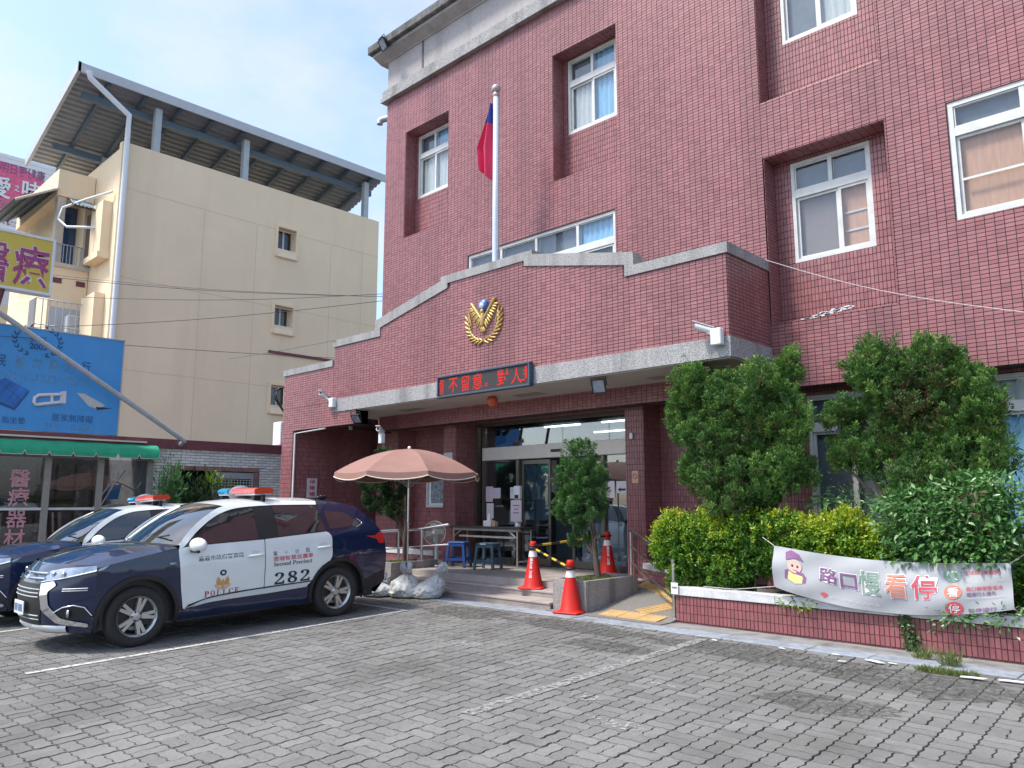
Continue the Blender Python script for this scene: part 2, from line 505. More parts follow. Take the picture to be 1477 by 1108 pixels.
M['umbrella'] = pmat('dusty_pink_canvas', (0.275, 0.15, 0.122), 0.85, var=0.07, scale=5)
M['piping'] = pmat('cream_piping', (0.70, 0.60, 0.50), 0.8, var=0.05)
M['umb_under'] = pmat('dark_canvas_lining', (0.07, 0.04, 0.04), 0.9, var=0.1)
M['bag'] = pmat('white_woven_sack', (0.50, 0.515, 0.52), 0.6, var=0.16, scale=16, bump=0.5, bscale=40, dirt=(0.29, 0.27, 0.25), dirt_amt=0.6, dirt_scale=7)
M['blue_plastic'] = pmat('blue_plastic', (0.012, 0.065, 0.25), 0.45, var=0.1)
M['teal_plastic'] = pmat('teal_plastic', (0.045, 0.10, 0.145), 0.5, var=0.12)
M['fan_plastic'] = pmat('aged_white_plastic', (0.62, 0.61, 0.58), 0.5, var=0.07)
M['fan_blade'] = pmat('pale_green_blade', (0.30, 0.46, 0.42), 0.3, var=0.08)
M['table_top'] = pmat('dark_table_top', (0.035, 0.03, 0.03), 0.5, var=0.15)
M['table_leg'] = pmat('painted_table_leg', (0.40, 0.38, 0.36), 0.4, metal=0.4, var=0.1)
M['paper'] = pmat('paper_sheet', (0.70, 0.66, 0.68), 0.8, var=0.05)
M['paper_pink'] = pmat('pinkish_paper_sheet', (0.60, 0.50, 0.56), 0.8, var=0.05)
M['orange_sign'] = pmat('orange_sticker', (0.60, 0.36, 0.22), 0.6, var=0.08)
M['lantern'] = pmat('red_lantern', (0.58, 0.12, 0.055), 0.4, var=0.15, scale=12)
M['flag_red'] = pmat('flag_red', (0.56, 0.02, 0.085), 0.75, var=0.06)
M['flag_blue'] = pmat('flag_blue', (0.022, 0.045, 0.28), 0.75, var=0.06)
M['pole_white'] = pmat('white_flagpole', (0.58, 0.63, 0.70), 0.35, var=0.05, metal=0.1)
M['pole_ball'] = pmat('pole_ball', (0.48, 0.40, 0.39), 0.4, metal=0.4, var=0.1)
M['banner'] = pmat('white_vinyl_banner', (0.36, 0.37, 0.385), 0.6, var=0.08, scale=3, dirt=(0.38, 0.38, 0.38), dirt_amt=0.4, dirt_scale=4)
M['curtain_blue'] = pmat('blue_curtain', (0.25, 0.48, 0.68), 0.85, var=0.12, scale=12, stretch=(4, 4, .3))
M['curtain_grey'] = pmat('grey_curtain', (0.52, 0.54, 0.54), 0.85, var=0.12, scale=12, stretch=(4, 4, .3))
M['curtain_tan'] = pmat('tan_window_sheet', (0.55, 0.315, 0.215), 0.85, var=0.12, scale=9, stretch=(3, 3, .4))  # tan sheet standing directly behind the glass
M['curtain_dark'] = pmat('dark_blind', (0.16, 0.185, 0.215), 0.85, var=0.12, scale=9)
M['screen'] = pmat('insect_screen', (0.24, 0.20, 0.19), 0.8, var=0.06)
M['teal_bar'] = pmat('teal_frame', (0.20, 0.34, 0.38), 0.6, var=0.1)
M['dark_room'] = pmat('dark_interior', (0.05, 0.06, 0.07), 0.9, var=0.2)
M['room_floor'] = pmat('lobby_floor', (0.16, 0.15, 0.14), 0.4, var=0.15)
M['counter'] = pmat('pale_blue_counter', (0.42, 0.50, 0.53), 0.5, var=0.08)
M['poster_blue'] = pmat('blue_poster', (0.06, 0.30, 0.60), 0.5, var=0.15, scale=6)
M['poster_grey'] = pmat('printed_poster', (0.24, 0.28, 0.30), 0.5, var=0.7, scale=14)
M['door_poster'] = pmat('door_poster_print', (0.10, 0.17, 0.22), 0.5, var=0.9, scale=9, stretch=(3, 3, 1))
M['tube_light'] = emis('fluorescent_tube', (0.9, 0.97, 1.0), 2.2)
M['glass'] = glass_mat('window_glass', (0.93, 0.95, 0.955), 0.01)
M['door_glass'] = glass_mat('door_glass', (0.74, 0.80, 0.82), 0.13)
M['shop_glass'] = glass_mat('shop_glass', (0.75, 0.78, 0.80), 0.01)
M['bark'] = pmat('bark', (0.085, 0.062, 0.048), 0.95, var=0.35, scale=30, bump=0.6, bscale=60, stretch=(3, 3, .5))
M['brown_leaf'] = pmat('dead_foliage', (0.22, 0.10, 0.045), 0.9, var=0.3)
M['cable'] = pmat('black_cable', (0.03, 0.03, 0.032), 0.7, var=0.1)
M['cable_white'] = pmat('pale_cable', (0.55, 0.52, 0.50), 0.7, var=0.1)
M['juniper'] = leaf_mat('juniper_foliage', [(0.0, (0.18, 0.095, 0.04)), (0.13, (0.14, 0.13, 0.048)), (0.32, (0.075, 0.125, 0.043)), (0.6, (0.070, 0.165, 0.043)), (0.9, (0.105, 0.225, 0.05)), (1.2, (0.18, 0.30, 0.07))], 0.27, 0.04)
M['cypress'] = leaf_mat('cypress_foliage', [(0.0, (0.09, 0.07, 0.035)), (0.2, (0.055, 0.11, 0.045)), (0.7, (0.07, 0.17, 0.05)), (1.1, (0.11, 0.23, 0.055))], 0.25, 0.05)
M['hedge'] = leaf_mat('golden_hedge_foliage', [(0.0, (0.035, 0.09, 0.014)), (0.3, (0.06, 0.16, 0.018)), (0.6, (0.11, 0.25, 0.022)), (0.85, (0.25, 0.40, 0.03)), (1.3, (0.46, 0.50, 0.04))], 0.35, 0.05)
M['broadleaf'] = leaf_mat('broad_leaf', [(0.0, (0.036, 0.12, 0.026)), (0.5, (0.065, 0.20, 0.042)), (1.2, (0.15, 0.30, 0.09))], 0.25, 0.12)
M['dark_leaf'] = leaf_mat('dark_leaf', [(0.0, (0.012, 0.026, 0.014)), (0.6, (0.028, 0.06, 0.024)), (1.2, (0.06, 0.11, 0.035))], 0.2, 0.06)
M['weed'] = leaf_mat('weed_leaf', [(0.0, (0.10, 0.12, 0.04)), (0.6, (0.12, 0.20, 0.05)), (1.2, (0.26, 0.26, 0.10))], 0.3, 0.05)
M['line_white'] = worn_paint('worn_white_paint', (0.52, 0.52, 0.50), 0.43)
M['line_faint'] = worn_paint('faint_worn_paint', (0.27, 0.27, 0.26), 0.47)
M['grime'] = worn_paint('damp_grime', (0.075, 0.074, 0.062), 0.56, .16)
M['spill'] = worn_paint('paint_spill', (0.36, 0.365, 0.355), 0.55)


# ------------------------------------------------------------------ text
def text_mesh(body, bold=0.0, extrude=0.0):
    cu = bpy.data.curves.new('lettering', 'FONT')
    cu.body = body; cu.size = 1.0; cu.offset = bold; cu.extrude = extrude
    cu.resolution_u = 3
    ob = bpy.data.objects.new('lettering_source', cu)
    COL.objects.link(ob)
    bpy.context.view_layer.update()
    dg = bpy.context.evaluated_depsgraph_get()
    me = bpy.data.meshes.new_from_object(ob.evaluated_get(dg))
    bpy.data.objects.remove(ob); bpy.data.curves.remove(cu)
    me.name = 'lettering'; me.materials.clear()
    return me


def text(body, o, r, u, w, h, mat, parent=None, bold=0.0, name='lettering', label=None, lift=0.0, warp=None, dense=False):
    """fit text into the rectangle with lower-left o, right vector r, up vector u, size w x h"""
    me = text_mesh(body, bold)
    n = len(me.vertices)
    co = np.empty(n * 3, np.float32); me.vertices.foreach_get('co', co); co = co.reshape(-1, 3)
    lo, hi = co.min(0), co.max(0)
    r, u, o = Vector(r).normalized(), Vector(u).normalized(), Vector(o)
    nn = r.cross(u)
    if dense:
        bm = bmesh.new(); bm.from_mesh(me); bmesh.ops.triangulate(bm, faces=list(bm.faces))
        for ax in (0, 1):
            for k in range(1, 8):
                c_ = [0, 0, 0]; n_ = [0, 0, 0]; c_[ax] = float(lo[ax] + (hi[ax] - lo[ax]) * k / 8); n_[ax] = 1
                bmesh.ops.bisect_plane(bm, geom=list(bm.verts) + list(bm.edges) + list(bm.faces), plane_co=c_, plane_no=n_)
        bm.to_mesh(me); bm.free(); n = len(me.vertices)
        co = np.empty(n * 3, np.float32); me.vertices.foreach_get('co', co); co = co.reshape(-1, 3)
    s = (co - lo) / np.maximum(hi - lo, 1e-6)
    X = s[:, 0:1] * w; Yv = s[:, 1:2] * h
    P = np.array(o)[None] + X * np.array(r)[None] + Yv * np.array(u)[None] + lift * np.array(nn)[None]
    if warp is not None: P = warp(P)
    me.vertices.foreach_set('co', P.astype(np.float32).ravel()); me.update()
    return link(name, me, mat, parent, label)


# ------------------------------------------------------------------ tile work
def rect_sub(r, holes):
    out = [r]
    for hx0, hx1, hz0, hz1 in holes:
        nxt = []
        for (a, b, c, d) in out:
            if b <= hx0 or a >= hx1 or d <= hz0 or c >= hz1: nxt.append((a, b, c, d)); continue
            if c < hz0: nxt.append((a, b, c, hz0))
            if d > hz1: nxt.append((a, b, hz1, d))
            c2, d2 = max(c, hz0), min(d, hz1)
            if a < hx0: nxt.append((a, hx0, c2, d2))
            if b > hx1: nxt.append((hx1, b, c2, d2))
        out = nxt
    return out


def tile_rects(u0, u1, v0, v1, tw, th, holes=(), top=None, gap=0.0055, ox=0.0, stagger=0.0):
    out = []
    rows = int(math.ceil((v1 - v0) / th)); cols = int(math.ceil((u1 - u0) / tw)) + 1
    ca = [u0 + (c - (ox)) * tw + random.uniform(-.0016, .0016) for c in range(cols + 1)]
    for r_ in range(rows):
        a0 = v0 + r_ * th; a1 = min(a0 + th, v1)
        sh = stagger * tw if r_ % 2 else 0.0
        for c in range(cols):
            x0 = max(ca[c] - sh, u0); x1 = min(ca[c + 1] - sh, u1)
            if x1 - x0 < 0.012: continue
            z1 = a1
            if top is not None:
                z1 = min(a1, top(x0), top(x1))
                if z1 - a0 < 0.01: continue
            for (p, q, s_, t_) in rect_sub((x0, x1, a0, z1), holes):
                p += gap / 2; q -= gap / 2; s_ += gap / 2; t_ -= gap / 2
                if q - p > 0.008 and t_ - s_ > 0.008: out.append((p, q, s_, t_))
    return out


def tiles_mesh(rects, P, n, depth=0.006, bev=0.0015, jit=0.0012):
    """rects (u0,u1,v0,v1) -> raised tiles; P(u,v)->point array, n: outward normal"""
    r = np.array(rects); k = len(r)
    n = np.array(n, float)
    us = np.stack([r[:, 0], r[:, 1], r[:, 1], r[:, 0]], 1); vs = np.stack([r[:, 2], r[:, 2], r[:, 3], r[:, 3]], 1)
    base = P(us.ravel(), vs.ravel()).reshape(k, 4, 3)
    ui = us + np.array([bev, -bev, -bev, bev]); vi = vs + np.array([bev, bev, -bev, -bev])
    d = depth + rng.uniform(-jit, jit, (k, 1, 1)) + rng.uniform(-jit * .5, jit * .5, (k, 4, 1))
    topv = P(ui.ravel(), vi.ravel()).reshape(k, 4, 3) + n * d
    V = np.concatenate([base, topv], 1).reshape(-1, 3)
    b = (np.arange(k) * 8)[:, None]
    fs = [np.concatenate([b + i for i in q], 1) for q in ((4, 5, 6, 7), (0, 1, 5, 4), (1, 2, 6, 5), (2, 3, 7, 6), (3, 0, 4, 7))]
    return V, np.concatenate(fs, 0)


class TileSet:
    def __init__(s): s.V, s.F, s.n = [], [], 0
    def add(s, rects, P, n, depth=0.006):
        if not rects: return
        V, Fq = tiles_mesh(rects, P, n, depth)
        s.V.append(V); s.F.append(Fq + s.n); s.n += len(V)
    def build(s, name, mat, parent):
        return np_mesh(name, np.concatenate(s.V), np.concatenate(s.F), mat, parent, kind='stuff')


def planeY(Y): return lambda u, v: np.stack([u, np.full_like(u, Y), v], 1)
def planeX(X): return lambda u, v: np.stack([np.full_like(u, X), u, v], 1)
def planeZ(Z): return lambda u, v: np.stack([u, v, np.full_like(u, Z)], 1)


def holed_wall(mb, P, u0, u1, v0, v1, holes):
    us = sorted({u0, u1, *[min(max(h[i], u0), u1) for h in holes for i in (0, 1)]})
    vs = sorted({v0, v1, *[min(max(h[i], v0), v1) for h in holes for i in (2, 3)]})
    for a, b in zip(us[:-1], us[1:]):
        for c, d in zip(vs[:-1], vs[1:]):
            m, n_ = (a + b) / 2, (c + d) / 2
            if any(h[0] < m < h[1] and h[2] < n_ < h[3] for h in holes): continue
            pts = P(np.array([a, b, b, a]), np.array([c, c, d, d]))
            mb.quad(*[tuple(p) for p in pts])


# ------------------------------------------------------------------ foliage
def leaves(P, D, Nrm, Ln, Wd):
    """diamond leaves: base point P, axis D, face normal Nrm, length, width"""
    D = D / np.linalg.norm(D, axis=1, keepdims=True)
    Sd = np.cross(D, Nrm); Sd /= np.maximum(np.linalg.norm(Sd, axis=1, keepdims=True), 1e-6)
    L = Ln[:, None]; W = Wd[:, None]
    up = np.cross(Sd, D)
    V = np.stack([P, P + D * L * .45 + Sd * W * .5 + up * W * .12, P + D * L, P + D * L * .45 - Sd * W * .5 + up * W * .12], 1)
    k = len(P)
    Fq = (np.arange(k) * 4)[:, None] + np.arange(4)[None]
    return V.reshape(-1, 3), Fq


def rand_unit(n):
    v = rng.normal(size=(n, 3)); return v / np.linalg.norm(v, axis=1, keepdims=True)


def plume_foliage(lobes, per_m2, plume_len, leaf_len, leaf_w, upbias=0.8, per_plume=120, tint_shift=0.0, brown=0.05):
    """lobes: (centre, radii (3)). plumes grow from each lobe's surface, upright and outward"""
    Vs, Fs, Ts = [], [], []; off = 0
    for (c, rad, *opt) in lobes:
        tb = opt[0] if opt else 0.0
        rad = np.array(rad); c = np.array(c)
        area = 4 * PI * (np.prod(rad) ** (2 / 3))
        npl = max(8, int(area * per_m2))
        d = rand_unit(npl)
        base = c + d * rad * rng.uniform(0.55, 0.86, (npl, 1))
        ax = d * np.array([1, 1, .55]) + np.array([0, 0, upbias]); ax /= np.linalg.norm(ax, axis=1, keepdims=True)
        pl = plume_len * rng.uniform(.6, 1.25, npl)
        pr = pl * rng.uniform(.24, .34, npl)
        tint = np.clip(rng.normal(.52 + tb + tint_shift, .17, npl), 0.02, 1.0)
        tint[rng.random(npl) < brown] = 0.03
        for i in range(npl):
            m = per_plume
            t = rng.random(m) ** .8
            prof = np.sin(PI * (0.16 + .80 * t)) ** .8
            q = rand_unit(m); q -= ax[i] * (q @ ax[i])[:, None]; q /= np.linalg.norm(q, axis=1, keepdims=True)
            rr = pr[i] * prof * rng.uniform(.5, 1.0, m)
            P = base[i] + ax[i] * (t * pl[i])[:, None] + q * rr[:, None]
            D = ax[i] * .9 + q * .75 + rng.normal(0, .3, (m, 3))
            Nn = q + rng.normal(0, .5, (m, 3))
            V, Fq = leaves(P, D, Nn, leaf_len * rng.uniform(.6, 1.3, m), leaf_w * rng.uniform(.7, 1.3, m))
            Vs.append(V); Fs.append(Fq + off); off += len(V)
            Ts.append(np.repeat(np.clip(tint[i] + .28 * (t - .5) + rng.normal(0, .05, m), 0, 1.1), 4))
    return np.concatenate(Vs), np.concatenate(Fs), np.concatenate(Ts)


def lobe_px(x, y, rx, ry, Y, ry_depth=None, t=0.0):
    c = PY(x, y, Y)
    fwd = (c - Vector((0, 0, 1.5))).dot(CAM_M @ Vector((0, 0, -1)))
    k = fwd / F_PX
    a, b = rx * k, ry * k
    return (tuple(c), (a, ry_depth if ry_depth else a * .8, b), t)


def branchy(mb, base, tips, r0, seg=5, wob=0.05):
    base = Vector(base)
    for tp in tips:
        tp = Vector(tp); pts = []
        for i in range(seg + 1):
            f = i / seg
            p = base.lerp(tp, f); p.z += math.sin(f * PI) * .04
            if 0 < i < seg: p += Vector((random.uniform(-wob, wob), random.uniform(-wob, wob), random.uniform(-wob, wob)))
            pts.append(p)
        mb.tube(pts, [r0 * (1 - .75 * i / seg) for i in range(seg + 1)], 7)


# =================================================================== GROUND
def gz(Y, x=0.0):      # the forecourt falls away from the building and, past the first bay, to the left
    return -0.024 * (8.0 - min(max(Y, -4.0), 8.0)) - .034 * max(0.0, -10.6 - x)


mb = MB()
ys = [-400, -4, 8, 8.05, 400]
zs = [gz(-4) - .25, gz(-4) - .25, -.25, -.25, -.25]
for i in range(4):
    mb.quad((-500, ys[i], zs[i]), (400, ys[i], zs[i]), (400, ys[i + 1], zs[i + 1]), (-500, ys[i + 1], zs[i + 1]))
ground = tag(mb.build('ground', M['asphalt']), 'asphalt ground around the paved forecourt', kind='structure')

# pavement of zigzag pavers, basket weave, in a frame turned by 2.3 degrees and sloping away from the building
mb = MB()
Ya, Yb = 0.6, 8.12
mb.quad((-10.6, Ya, gz(Ya) - .012), (2.6, Ya, gz(Ya) - .012), (2.6, Yb, gz(Yb) - .012), (-10.6, Yb, gz(Yb) - .012))
mb.quad((-15.5, Ya, gz(Ya, -15.5) - .012), (-10.6, Ya, gz(Ya) - .012), (-10.6, Yb, gz(Yb) - .012), (-15.5, Yb, gz(Yb, -15.5) - .012))
pavement = tag(mb.build('pavement', M['sand']), 'grey forecourt of zigzag concrete pavers', kind='structure')
MOD, AMP, GAP, PH = 0.240, 0.0105, 0.0120, 0.06
rotp = R(2.3); cp, sp = math.cos(rotp), math.sin(rotp)


def tri(t):
    t = (t % 1.0)
    return 4 * t - 1 if t < .5 else 3 - 4 * t


def paver_outline(u0, u1, v0, v1):
    nu = 6 if (u1 - u0) > .2 else 3
    nv = 6 if (v1 - v0) > .2 else 3
    per = MOD / 2
    pts = []
    g = GAP / 2
    for i in range(nu): u = u0 + (u1 - u0) * i / nu; pts.append((u, v0 + g, 'h'))
    for i in range(nv): v = v0 + (v1 - v0) * i / nv; pts.append((u1 - g, v, 'v'))
    for i in range(nu): u = u1 - (u1 - u0) * i / nu; pts.append((u, v1 - g, 'h'))
    for i in range(nv): v = v1 - (v1 - v0) * i / nv; pts.append((u0 + g, v, 'v'))
    out = []
    for (u, v, k) in pts:
        uu = min(max(u, u0 + g), u1 - g); vv = min(max(v, v0 + g), v1 - g)
        if k == 'h': out.append((uu, vv + AMP * tri(u / per + .25)))
        else: out.append((uu + AMP * tri(v / per + .25), vv))
    return out


def paver_verts(ol, top=0.0, jit=None):
    n = len(ol)
    a = np.zeros((2 * n, 3)); o = np.array(ol); c = o.mean(0)
    a[:n, :2] = c + (o - c) * .985; a[:n, 2] = top
    a[n:, :2] = o; a[n:, 2] = -0.012
    if jit is not None: a[:n, 2] += jit[0] + (a[:n, 0] - c[0]) * jit[1] + (a[:n, 1] - c[1]) * jit[2]
    return a


variants = {}
for par in (0, 1):
    for h in (0, 1):
        if par == 0: rect = (0, MOD, h * MOD / 2, (h + 1) * MOD / 2)
        else: rect = (h * MOD / 2, (h + 1) * MOD / 2, 0, MOD)
        variants[(par, h)] = paver_outline(*rect)
cells = []
O = np.array([-6.5, 4.5])
for i in range(-70, 60):
    for j in range(-40, 40):
        u, v = i * MOD, j * MOD
        x = O[0] + u * cp - v * sp; y = O[1] + u * sp + v * cp
        if not (-15.2 < x < 2.2 and .75 < y < 7.98): continue
        # keep what the camera (or one a step to the side) can see
        d = CAM_M.transposed() @ Vector((x, y, gz(y) - 1.5))
        if -d.z < .4 or abs(d.x / -d.z) > .95 or d.y / -d.z < -.68: continue
        cells.append((-d.z, i, j, x, y))
cells.sort()
near = [c for c in cells if abs((CAM_M.transposed() @ Vector((c[3], c[4], gz(c[4]) - 1.5))).x / c[0]) < .665 and
        (CAM_M.transposed() @ Vector((c[3], c[4], gz(c[4]) - 1.5))).y / c[0] > -.50][:148]
nearset = {(c[1], c[2]) for c in near}
tiltx = math.atan(0.024)
pm = {}
for k, ol in variants.items():
    n = len(ol); V = paver_verts(ol)
    me = bpy.data.meshes.new('paver')
    me.from_pydata([tuple(p) for p in V], [], [tuple(range(n))] + [(i, n + i, n + (i + 1) % n, (i + 1) % n) for i in range(n)])
    me.polygons.foreach_set('use_smooth', [False] * len(me.polygons)); me.materials.append(M['paver']); pm[k] = me
Vs, off = [], 0
allf = []
for (dd, i, j, x, y) in cells:
    par = (i + j) % 2
    for h in (0, 1):
        z = gz(y, x); sx_ = .034 if x < -10.7 else 0.0
        if (i, j) in nearset:
            o = link('paver', pm[(par, h)], None, pavement)
            o.location = (x, y, z + random.uniform(-.003, .0025))
            o.rotation_euler = (tiltx + random.uniform(-.012, .012), random.uniform(-.012, .012), rotp)
        else:
            a = paver_verts(variants[(par, h)], 0, (random.uniform(-.003, .0025), random.uniform(-.012, .012), random.uniform(-.012, .012)))
            n = len(a) // 2
            X = x + a[:, 0] * cp - a[:, 1] * sp; Yy = y + a[:, 0] * sp + a[:, 1] * cp
            Vs.append(np.stack([X, Yy, a[:, 2] + z + .024 * (Yy - y) + sx_ * (X - x)], 1))
            allf.append(tuple(range(off, off + n)))
            allf += [(off + q, off + n + q, off + n + (q + 1) % n, off + (q + 1) % n) for q in range(n)]
            off += 2 * n
me = bpy.data.meshes.new('paver_field')
me.from_pydata(np.concatenate(Vs).tolist(), [], allf); me.polygons.foreach_set('use_smooth', [False] * len(me.polygons)); me.update()
o = link('paver_field', me, M['paver'], pavement); o['kind'] = 'stuff'


def strip(x0, y0, x1, y1, w, lift=.006):
    d = Vector((x1 - x0, y1 - y0, 0)).normalized(); n_ = Vector((-d.y, d.x, 0)) * (w / 2)
    m_ = MB(); k = 12
    for q in range(k):
        a = Vector((x0 + (x1 - x0) * q / k, y0 + (y1 - y0) * q / k, 0)); b = Vector((x0 + (x1 - x0) * (q + 1) / k, y0 + (y1 - y0) * (q + 1) / k, 0))
        P4 = [a - n_, b - n_, b + n_, a + n_]
        for p in P4: p.z = gz(p.y, p.x) + lift
        m_.quad(*P4)
    return m_


tag(strip(-8.75, 2.35, -8.915, 7.03, .085).build('parking_line', M['line_white']), 'white parking line beside the nearer police car', kind='structure')
tag(strip(-8.88, 7.07, -10.6, 7.03, .07).build('parking_line', M['line_white']), 'white line closing the parking bays at the rear', kind='structure')
tag(strip(-10.6, 7.03, -11.9, 7.0, .07).build('parking_line', M['line_white']), 'white line behind the farther parking bay', kind='structure')
tag(strip(-11.95, 2.4, -12.1, 6.9, .085).build('parking_line', M['line_white']), 'white parking line between the two police cars', kind='structure')
tag(strip(-4.53, 4.2, -4.64, 7.85, .13).build('parking_line', M['line_faint']), 'faint worn parking line on the pavers', kind='structure')
for (x, y, rx, ry) in ((-4.15, 5.15, .20, .11), (-3.55, 4.75, .27, .09), (-6.55, 6.0, .3, .12), (-3.9, 5.9, .25, .07)):
    m_ = MB(); pts = []
    for q in range(18):
        t = 2 * PI * q / 18; rr = random.uniform(.7, 1.15)
        xx, yy = x + rx * rr * math.cos(t), y + ry * rr * math.sin(t)
        pts.append((xx, yy, gz(yy) + .005))
    m_.add(pts, [tuple(range(18))])
    tag(m_.build('paint_stain', M['spill']), 'pale spill stain on the grey pavers', kind='structure')

for (x, y, rx, ry) in ((-6.2, 7.6, 1.2, .30), (-3.9, 7.55, 1.3, .38), (-2.2, 7.3, .9, .45), (-8.1, 7.5, .8, .4), (-2.6, 6.2, .6, .3), (-5.2, 6.9, .7, .25), (-9.9, 5.2, .35, .3), (-9.6, 7.6, .5, .25), (-0.9, 7.2, .8, .5)):
    m_ = MB(); pts = []
    for q in range(22):
        t = 2 * PI * q / 22; rr = random.uniform(.7, 1.15)
        xx, yy = x + rx * rr * math.cos(t), min(y + ry * rr * math.sin(t), 7.95)
        pts.append((xx, yy, gz(yy, xx) + .0045))
    m_.add(pts, [tuple(range(22))])
    tag(m_.build('damp_stain', M['grime']), 'dark damp stain on the pavers near the gutter', kind='structure')

# strip along the building foot: slabs, gutter edge, ramp, steps
mb = MB(); mb.box(-16, 2.6, 8.32, 8.75, -.3, .0)
kerb = tag(mb.build('kerb', M['old_concrete']), 'old concrete edge below the planter', kind='structure')
mb = MB(); mb.box(-16, 2.6, 8.0, 8.318, -.3, -.012)
gutter = tag(mb.build('gutter', M['sand']), 'covered gutter of blue grey slabs along the building', kind='structure')
x = -13.0
for L_ in (2.4, 1.5, 1.2, 1.25, 1.1, 1.05, .95, .62, .62, .62, .62, .62, .62):
    m_ = MB(); jz = random.uniform(-.003, .004)
    m_.box(x + .006, x + L_ - .006, 8.005, 8.30, -.02, .006 + jz, ch=.006)
    m_.build('slab', M['blue_slab'], gutter)
    x += L_
# ramp and landing
mb = MB()
mb.box(-13.6, -7.0, 9.72, 11.1, -.2, .300)
mb.box(-11.28, -7.38, 9.05, 9.718, -.2, .298)
landing = tag(mb.build('landing', M['granite_tread']), 'granite landing in front of the glass entrance', kind='structure')
mb = MB()


def rampz(Y): return .012 + (.296 - .012) * min(max((Y - 8.55) / 1.75, 0), 1)


yy = [8.33, 8.55, 9.0, 9.4, 9.8, 10.3, 10.5]
for a, b in zip(yy[:-1], yy[1:]):
    for x0, x1 in ((-7.0 if a >= 9.7 else -7.38, -5.505 if a < 8.7 else -4.9), (-13.6, -11.28)):
        z0, z1 = rampz(a), rampz(b)
        mb.add([(x0, a, -.3), (x1, a, -.3), (x1, b, -.3), (x0, b, -.3), (x0, a, z0), (x1, a, z0), (x1, b, z1), (x0, b, z1)], [(4, 5, 6, 7), (0, 1, 5, 4), (1, 2, 6, 5), (2, 3, 7, 6), (3, 0, 4, 7)])
ramp = tag(mb.build('ramp', M['ramp']), 'pebble finished ramps beside the steps', kind='structure')
# tactile tiles on the ramp
def tactile(cx, cy, rot, kind, sx=.3, sy=.3):
    m_ = MB(); c_, s_ = math.cos(rot), math.sin(rot)
    def pt(u, v, h): x, y = cx + u * c_ - v * s_, cy + u * s_ + v * c_; return (x, y, rampz(y) + h)
    def blk(u0, u1, v0, v1, h0, h1):
        m_.add([pt(u0, v0, h0), pt(u1, v0, h0), pt(u1, v1, h0), pt(u0, v1, h0), pt(u0, v0, h1), pt(u1, v0, h1), pt(u1, v1, h1), pt(u0, v1, h1)],
               [(4, 5, 6, 7), (0, 1, 5, 4), (1, 2, 6, 5), (2, 3, 7, 6), (3, 0, 4, 7)])
    blk(-sx / 2, sx / 2, -sy / 2, sy / 2, -.005, .006)
    if kind == 'bar':
        for q in range(4):
            v = -sy / 2 + sy * (q + .5) / 4
            blk(-sx / 2 + .01, sx / 2 - .01, v - .014, v + .014, .006, .012)
    else:
        for a in range(5):
            for b in range(5):
                u, v = -sx / 2 + sx * (a + .5) / 5, -sy / 2 + sy * (b + .5) / 5
                blk(u - .012, u + .012, v - .012, v + .012, .006, .011)
    return m_.build('tactile_tile', M['tactile'], ramp)
for (x, y) in ((-6.42, 8.62), (-6.11, 8.62), (-5.80, 8.60)): tactile(x, y, 0, 'dot')
for k in range(5): tactile(-6.05 + .16 * k, 8.93 + .26 * k, R(58), 'bar')
for k in range(7):
    a = k / 6; tactile(-7.0 + 1.45 * a + .0, 10.05 - 1.0 * a ** 1.5 + .05, R(-8 - 42 * a), 'bar' if k % 2 else 'bar')

steps = thing('steps', 'three low granite steps up to the glass entrance', 'steps')
steps['kind'] = 'structure'
m_ = MB(); m_.box(-11.275, -7.385, 8.46, 9.3, -.1, .065); m_.box(-11.275, -7.385, 8.82, 9.3, .065, .165); m_.build('core', M['granite'], steps)
for (y0, y1, z1) in ((8.43, 8.80, .10), (8.79, 9.08, .20), (9.07, 9.11, .30)):
    x = -11.28
    Ls = [.62, .72, .70, .66, .74, .46]
    z0 = z1 - .10
    for L_ in Ls:
        m_ = MB(); m_.box(x + .002, min(x + L_ - .002, -7.385), y0, y0 + .05, z0, z1 - .031); m_.build('riser', M['granite'], steps)
        x += L_
    x = -11.28
    for L_ in (1.3, 1.32, 1.28):
        m_ = MB(); m_.box(x + .002, min(x + L_ - .002, -7.385), y0 - .012, y1, z1 - .03, z1, ch=.004); m_.build('tread', M['granite_tread'], steps)
        x += L_

# =================================================================== POLICE STATION
YF, YM, YP, YD = 9.0, 10.17, 10.5, 11.07
XL = -13.85
bld = thing('police_station', 'red tiled police station with stepped canopy parapet and white windows', 'building', (0, 0, 0))
XR, ZT = 1.6, 10.72
REC = [(-13.12, -11.67, 7.26, 9.74, .30), (-8.75, -7.30, 7.26, 9.74, .30), (-4.75, -3.08, 7.27, 9.75, .30), (-4.74, -3.07, 3.96, 6.42, .33)]
WIN = [  # x0,x1,z0,z1, plane, transom z, mullions, curtain lists
    (-13.03, -11.90, 8.22, 9.70, YM + .30), (-8.63, -7.50, 8.23, 9.70, YM + .30), (-4.49, -3.40, 8.23, 9.71, YM + .30), (-4.49, -3.38, 4.87, 6.36, YM + .33)]
FLW = [(-2.34, -.78, 4.86, 6.37), (-11.03, -7.39, 4.86, 6.375)]
wall = MB()
tiles = TileSet(); vt = TileSet()
holes = [r[:4] for r in REC] + FLW
holed_wall(wall, planeY(YM), XL, XR, 3.04, ZT, holes)
